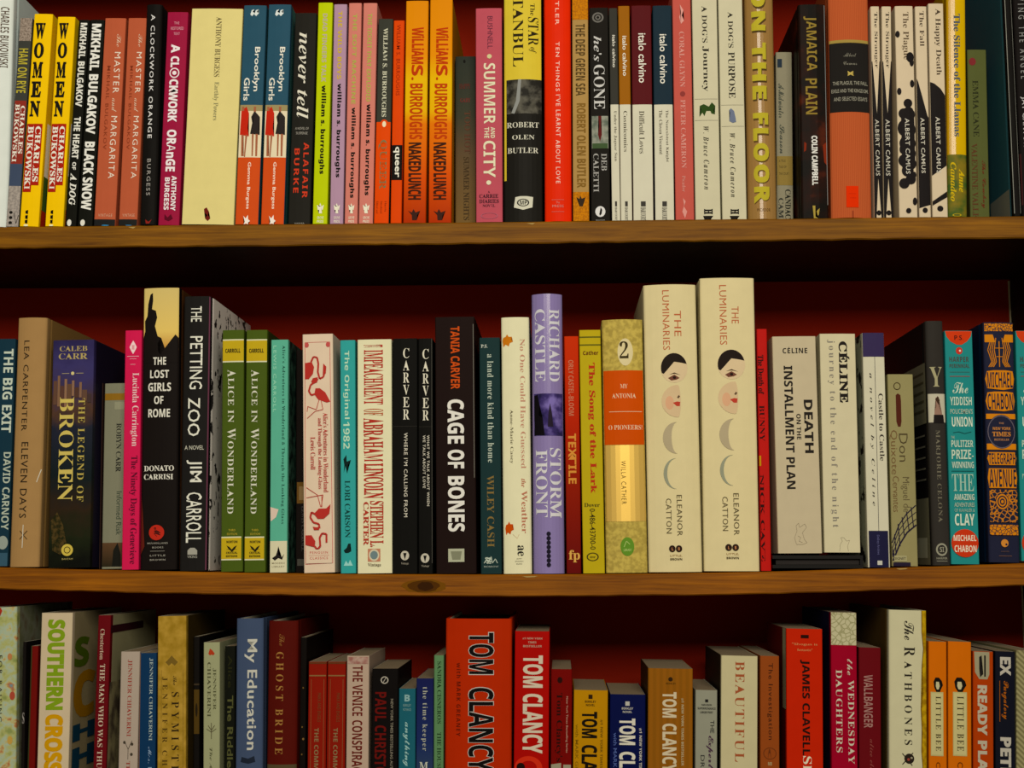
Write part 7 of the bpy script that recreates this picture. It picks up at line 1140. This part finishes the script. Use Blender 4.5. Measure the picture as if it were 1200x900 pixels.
B(3, 1041.2, 1087, 714.5, 1042.2, 1087.4, 'h', 'b8b088', 'tall cream hardcover with black serif title and torn yellow edge at right',
  [('P', [[(.86, 714.6), (.992, 714.6), (.992, 905), (.88, 905), (.84, 880), (.86, 860), (.83, 830), (.88, 810), (.86, 780), (.9, 760), (.86, 740)]], 'n|200|.4:8c6814|.6:b08c1c', 'torn_yellow_edge'), ('L', [(.87, 714.6), (.87, 740), (.91, 760), (.87, 780), (.89, 810), (.84, 830), (.87, 860), (.85, 880), (.89, 905)], .5, '5c3c10', 'torn_yellow_edge'),
   ('V', 'The', 727.5, 750, .4, .66, '2c2820', 'C', 'title'), ('V', 'R', 758, 769, .4, .68, '241f18', 'R/-10', 'title'), ('V', 'ATHBONES', 775, 873, .4, .6, '241f18', 'R/-10/1.5', 'title'), ('E', 889, .52, 6, .13, '241c14', 'skull_mark'), ('L', [(.34, 883), (.6, 897)], .7, '241c14', 'skull_mark'), ('L', [(.34, 896), (.62, 882)], .7, '241c14', 'skull_mark'), ('E', 890, .5, 1.6, .035, '8c3c30', 'skull_mark'), ('E', 888, .58, 1.2, .03, '8c8468', 'skull_mark')], bulge=.001, lc='54401c')
for i, (a, c, d, e) in enumerate([(1088.2, 1109.4, 1088.6, 1110), (1111, 1138.6, 1111.4, 1139)]):
    B(3, a, c, 751.5, d, e, 'p', 'bc6014', ['narrower orange paperback with a black and cream face mark and cream label', 'wider orange paperback with a black and cream face mark and cream label'][i],
      [('P', [[(.3, 806), (.26, 799), (.36, 794), (.56, 794), (.72, 798), (.78, 803), (.66, 808), (.6, 812), (.44, 812)]], '14100c', 'face_mark'), ('P', [[(.38, 804), (.4, 799), (.56, 799), (.6, 804), (.54, 808), (.44, 808)]], 'b0a87c', 'face_mark'), ('R', 811, 886, .2 if i else .1, .8, 'a89c64', 'cream_label'), ('R', 812.5, 884.5, .24 if i else .14, .76, 'b4a870', 'cream_label'), ('V', 'LITTLE BEE', 816, 880, .38, .66, '3c3018', 'R/-14/1.25', 'title'), ('V', 'CHRIS CLEAVE', 893, 960, .38, .62, '5c2c0c', 'S/6', 'author_name')])
B(3, 1140.2, 1164.2, 763, 1140.6, 1164.8, 'p', '9c3814', 'rusty orange paperback with block letters and a pale pictured cap',
  [('P', [[(.06, 764), (.8, 764), (.8, 790), (.7, 796), (.3, 796), (.1, 788)]], '8c8464', 'pictured_cap'), ('P', [[(.3, 770), (.42, 768), (.42, 782), (.5, 790), (.34, 794), (.3, 784)], [(.54, 768), (.62, 768), (.62, 793), (.54, 793)]], '1c1814', 'pictured_cap'), ('V', 'READY', 803, 862, .22, .68, 'a89c80', 'B/30', 'title'), ('V', 'PLAYER ONE', 868, 985, .22, .68, 'a89c80', 'B/30', 'title')], y0=.004)
B(3, 1166.4, 1189.6, 763, 1166.8, 1190.2, 'p', '11121a', 'dark navy paperback with white capitals EX and orange script',
  [('V', 'EX', 770, 792, .24, .78, 'a8a08c', 'B/30', 'title'), ('V', 'Purgatory', 798, 843, .3, .66, '9c5418', 'C/6', 'title'), ('L', [(.22, 798), (.22, 846)], .4, '9c5418'), ('V', 'PETER', 864, 925, .24, .78, 'a8a08c', 'B/30', 'author_name')], y0=.004)
B(3, 1191, 1217, 762, 1191.4, 1217.4, 'p', 's|6c6440|8c8458|150|DIAGONAL', 'pale book with slanting fine lines at the right edge of the lower shelf', [], y0=.004)
# ------------------------------------------------------------------ bookcase
def wood_mat(name, c0, c1, knots=True):
    m = bpy.data.materials.new(name)
    m.use_nodes = True
    nt = m.node_tree
    N, L = nt.nodes.new, nt.links.new
    b = nt.nodes['Principled BSDF']
    b.inputs['Roughness'].default_value = .55
    b.inputs['Specular IOR Level'].default_value = .1
    tc = N('ShaderNodeTexCoord')
    mp = N('ShaderNodeMapping')
    mp.inputs['Scale'].default_value = (6.0, 60, 170)
    L(tc.outputs['Object'], mp.inputs[0])
    n = N('ShaderNodeTexNoise')
    n.inputs['Scale'].default_value = 1.6
    n.inputs['Detail'].default_value = 7
    n.inputs['Roughness'].default_value = .65
    n.inputs['Distortion'].default_value = .6
    L(mp.outputs[0], n.inputs['Vector'])
    r = N('ShaderNodeValToRGB')
    r.color_ramp.elements[0].position = .3
    r.color_ramp.elements[0].color = c0
    r.color_ramp.elements[1].position = .7
    r.color_ramp.elements[1].color = c1
    L(n.outputs['Fac'], r.inputs[0])
    n2 = N('ShaderNodeTexNoise')
    n2.inputs['Scale'].default_value = 16
    n2.inputs['Detail'].default_value = 4
    L(tc.outputs['Object'], n2.inputs['Vector'])
    mx = N('ShaderNodeMixRGB')
    mx.blend_type = 'MULTIPLY'
    mx.inputs[0].default_value = .55
    L(r.outputs[0], mx.inputs[1])
    L(n2.outputs['Fac'], mx.inputs[2])
    L(mx.outputs[0], b.inputs['Base Color'])
    bp = N('ShaderNodeBump')
    bp.inputs['Strength'].default_value = .25
    bp.inputs['Distance'].default_value = .0008
    L(n.outputs['Fac'], bp.inputs['Height'])
    L(bp.outputs[0], b.inputs['Normal'])
    return m


CUR[0] = 1
wood = {1: wood_mat('worn_oak', alb('643a06', 1), alb('a06814', 1)), 2: wood_mat('golden_oak', alb('6a3803', 2), alb('a8640c', 2))}
knot = mat('2e1a08', .6, 2)
chip = mat('a88c50', .8, 1)
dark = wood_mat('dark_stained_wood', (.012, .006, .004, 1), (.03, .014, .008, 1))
red = bpy.data.materials.new('red_painted_board')
red.use_nodes = True
rb = red.node_tree.nodes['Principled BSDF']
rb.inputs['Roughness'].default_value = .85
rb.inputs['Specular IOR Level'].default_value = .1
rn = red.node_tree.nodes.new('ShaderNodeTexNoise')
rn.inputs['Scale'].default_value = 5
rr = red.node_tree.nodes.new('ShaderNodeValToRGB')
rr.color_ramp.elements[0].color = (.22, .009, .001, 1)
rr.color_ramp.elements[1].color = (.29, .013, .0015, 1)
red.node_tree.links.new(rn.outputs['Fac'], rr.inputs[0])
red.node_tree.links.new(rr.outputs[0], rb.inputs['Base Color'])

DEPTH = .178
XL, XR = P(-330, 450)[0], P(1184.5, 360, .178)[0]
case = bpy.data.objects.new('bookcase', None)
C.objects.link(case)
case.location = (0, 0, 0)
case['label'] = 'wooden bookcase with golden brown shelf edges and a deep red back, holding every book'
case['category'] = 'bookcase'
TH_ = {1: .0185, 2: .0178}


def shelf(zf, thick, m, name='shelf_board'):
    n = 90
    V, F, I = [], [], []
    rnd = random.Random(int(zf(0) * 1000))
    for i in range(n + 1):
        x = XL + (XR - XL) * i / n
        z = zf(x)
        j1, j2 = rnd.uniform(0, .0004), rnd.uniform(-.0004, .0004)
        prof = [(DEPTH, z), (-.0008, z), (-.002, z - .0008 - j1), (-.002, z - thick + .001 + j2), (-.0008, z - thick + j2), (DEPTH, z - thick)]
        V += [(x, y, zz) for y, zz in prof]
    for i in range(n):
        for k in range(6):
            F.append((6 * i + k, 6 * i + 6 + k, 6 * i + 6 + (k + 1) % 6, 6 * i + (k + 1) % 6))
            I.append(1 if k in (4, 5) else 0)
    F += [tuple(range(6)), tuple(6 * n + k for k in range(5, -1, -1))]
    I += [0, 0]
    return link_mesh(name, V, F, [m, dark], case, I)


def pxfun(table):
    def f(X):
        px = 600 + X / .7e-3 + 56
        for _ in range(3):
            px += (X - P(px, tab(table, px))[0]) / .00072
        # smooth over neighbouring samples
        return sum(P(px + d, tab(table, px + d))[1] for d in (-40, -20, 0, 20, 40)) / 5
    return f


z1f, z2f = pxfun(SH1), pxfun(SH2)
SHELF_X = {1: z1f, 2: z2f, 3: lambda X: Z3}
Z0 = z1f(0) + .293
shelf(lambda X: Z0, .0185, wood[1])
s1 = shelf(z1f, TH_[1], wood[1])
s2 = shelf(z2f, TH_[2], wood[2])
shelf(lambda X: Z3, .0185, wood[2])
shelf(lambda X: Z3 - .30, .0185, wood[2])
shelf(lambda X: Z3 - .62, .0185, wood[2])
v, f = [], []
box_mesh(v, f, XL, XR, DEPTH, DEPTH + .006, .06, Z0 + .30)
link_mesh('back_panel', v, f, [red], case)
for x0, x1 in ((XL - .02, XL), (XR, XR + .02)):
    v, f = [], []
    box_mesh(v, f, x0, x1, -.002, DEPTH + .006, 0, Z0 + .32)
    link_mesh('side_panel', v, f, [dark], case)
v, f = [], []
box_mesh(v, f, XL - .03, XR + .03, -.012, DEPTH + .006, Z0 + .32, Z0 + .342)
link_mesh('top_board', v, f, [wood[1]], case)
v, f = [], []
box_mesh(v, f, XL, XR, .004, .02, 0, Z3 - .62 - .019)
link_mesh('plinth', v, f, [dark], case)
# thin gap of light in the rear corner, painted as a pale strip
xs_ = XR - .0012
for za, zb_ in ((z2f(.3) + .001, z1f(.3) - TH_[1] - .001), (Z3 + .001, z2f(.3) - TH_[2] - .001)):
    v, f = [], []
    box_mesh(v, f, xs_ - .0007, xs_ + .0007, DEPTH - .0014, DEPTH - .0001, za, zb_)
    link_mesh('corner_light_gap', v, f, [mat('c0b080', .6, 2)], case)


def on_edge(sh, zf, thick, pts, colr, name):
    q = []
    for px, py in pts:
        X, z = P(px, py, -.002)
        q.append((X, -.00215, z))
    me = link_mesh(name, q, [tuple(range(len(q)))], [colr], case)
    return me


def blob(cx, cy, rx, ry, n=16):
    return [(cx + rx * math.cos(k * 2 * math.pi / n) * random.uniform(.85, 1.1), cy + ry * math.sin(k * 2 * math.pi / n) * random.uniform(.85, 1.1)) for k in range(n)]


on_edge(s2, z2f, 0, blob(497, 687, 27, 8.5), mat('6a4210', .6, 2), 'knot')
on_edge(s2, z2f, 0, [(x, y) for x, y in blob(497, 687, 19, 7)], mat('4a2a0a', .6, 2), 'knot').location.y = -.0001
on_edge(s2, z2f, 0, [(x, y) for x, y in blob(498, 687, 10, 5)], mat('321a08', .6, 2), 'knot').location.y = -.0002
for x0, y0, wd in ((612, 675.4, 18), (1050, 666.2, 14)):
    on_edge(s2, z2f, 0, [(x0, y0), (x0 + wd, y0 - .4), (x0 + wd * .8, y0 + .8), (x0 + wd * .3, y0 + 1.3)], chip, 'worn_chip')
for x0, y0, wd in ((617, 261.6, 10), (150, 266.2, 9)):
    on_edge(s1, z1f, 0, [(x0, y0), (x0 + wd, y0 - .3), (x0 + wd * .7, y0 + 1.6)], chip, 'worn_chip')

# ------------------------------------------------------------------ floor and wall of the shop
def struct(name, b, m):
    v, f = [], []
    box_mesh(v, f, *b)
    o = link_mesh(name, v, f, [m])
    o['kind'] = 'structure'
    return o


struct('floor', (-2.5, 2.5, -2.2, DEPTH + .03, -.05, 0), wood_mat('floor_boards', (.05, .03, .015, 1), (.09, .05, .03, 1)))
struct('wall_back', (-2.5, 2.5, DEPTH + .007, DEPTH + .06, 0, 2.6), mat('7c6c50', .9, 2))

# ------------------------------------------------------------------ books
fb_top = None
for bb in BOOKS:
    if bb.zb == 'S':
        bb.zb = None
for row in (1, 2, 3):
    SHELF_Z[row] = (lambda r: (lambda px: SHELF_X[r](P(px, 450)[0])))(row)
    solve_row(row)
build_texts()
for bb in BOOKS:
    build_book(bb)

# the flat black book under the two beige paperbacks
CUR[0] = 2
xa, xb_ = P(905.6, 660)[0], P(1011.5, 660)[0]
zt = P(960, 649.0)[1]
zb0 = max(z2f(xa), z2f(xb_)) + .0004
fb = bpy.data.objects.new('flat_hardcover_book', None)
C.objects.link(fb)
fb.location = (xa, .0, zb0)
fb['label'] = 'flat glossy black book lying under the two beige paperbacks on the middle shelf'
fb['category'] = 'book'
fb['group'] = GROUPS[2]
H_ = zt - zb0 - .0012
W_ = xb_ - xa
gl = mat('w|100f0d', .12)
for z0_, z1_ in ((0, .0028), (H_ - .0028, H_)):
    v, f = [], []
    box_mesh(v, f, 0, W_, 0, .15, z0_, z1_)
    link_mesh('cover_board', v, f, [gl], fb)
v, f = [], []
box_mesh(v, f, W_ - .0024, W_, 0, .15, .0029, H_ - .0029)
link_mesh('spine', v, f, [gl], fb)
v, f = [], []
box_mesh(v, f, .003, W_ - .0026, .003, .147, .003, H_ - .003)
link_mesh('page_block', v, f, [mat('2a2622', .6)], fb)
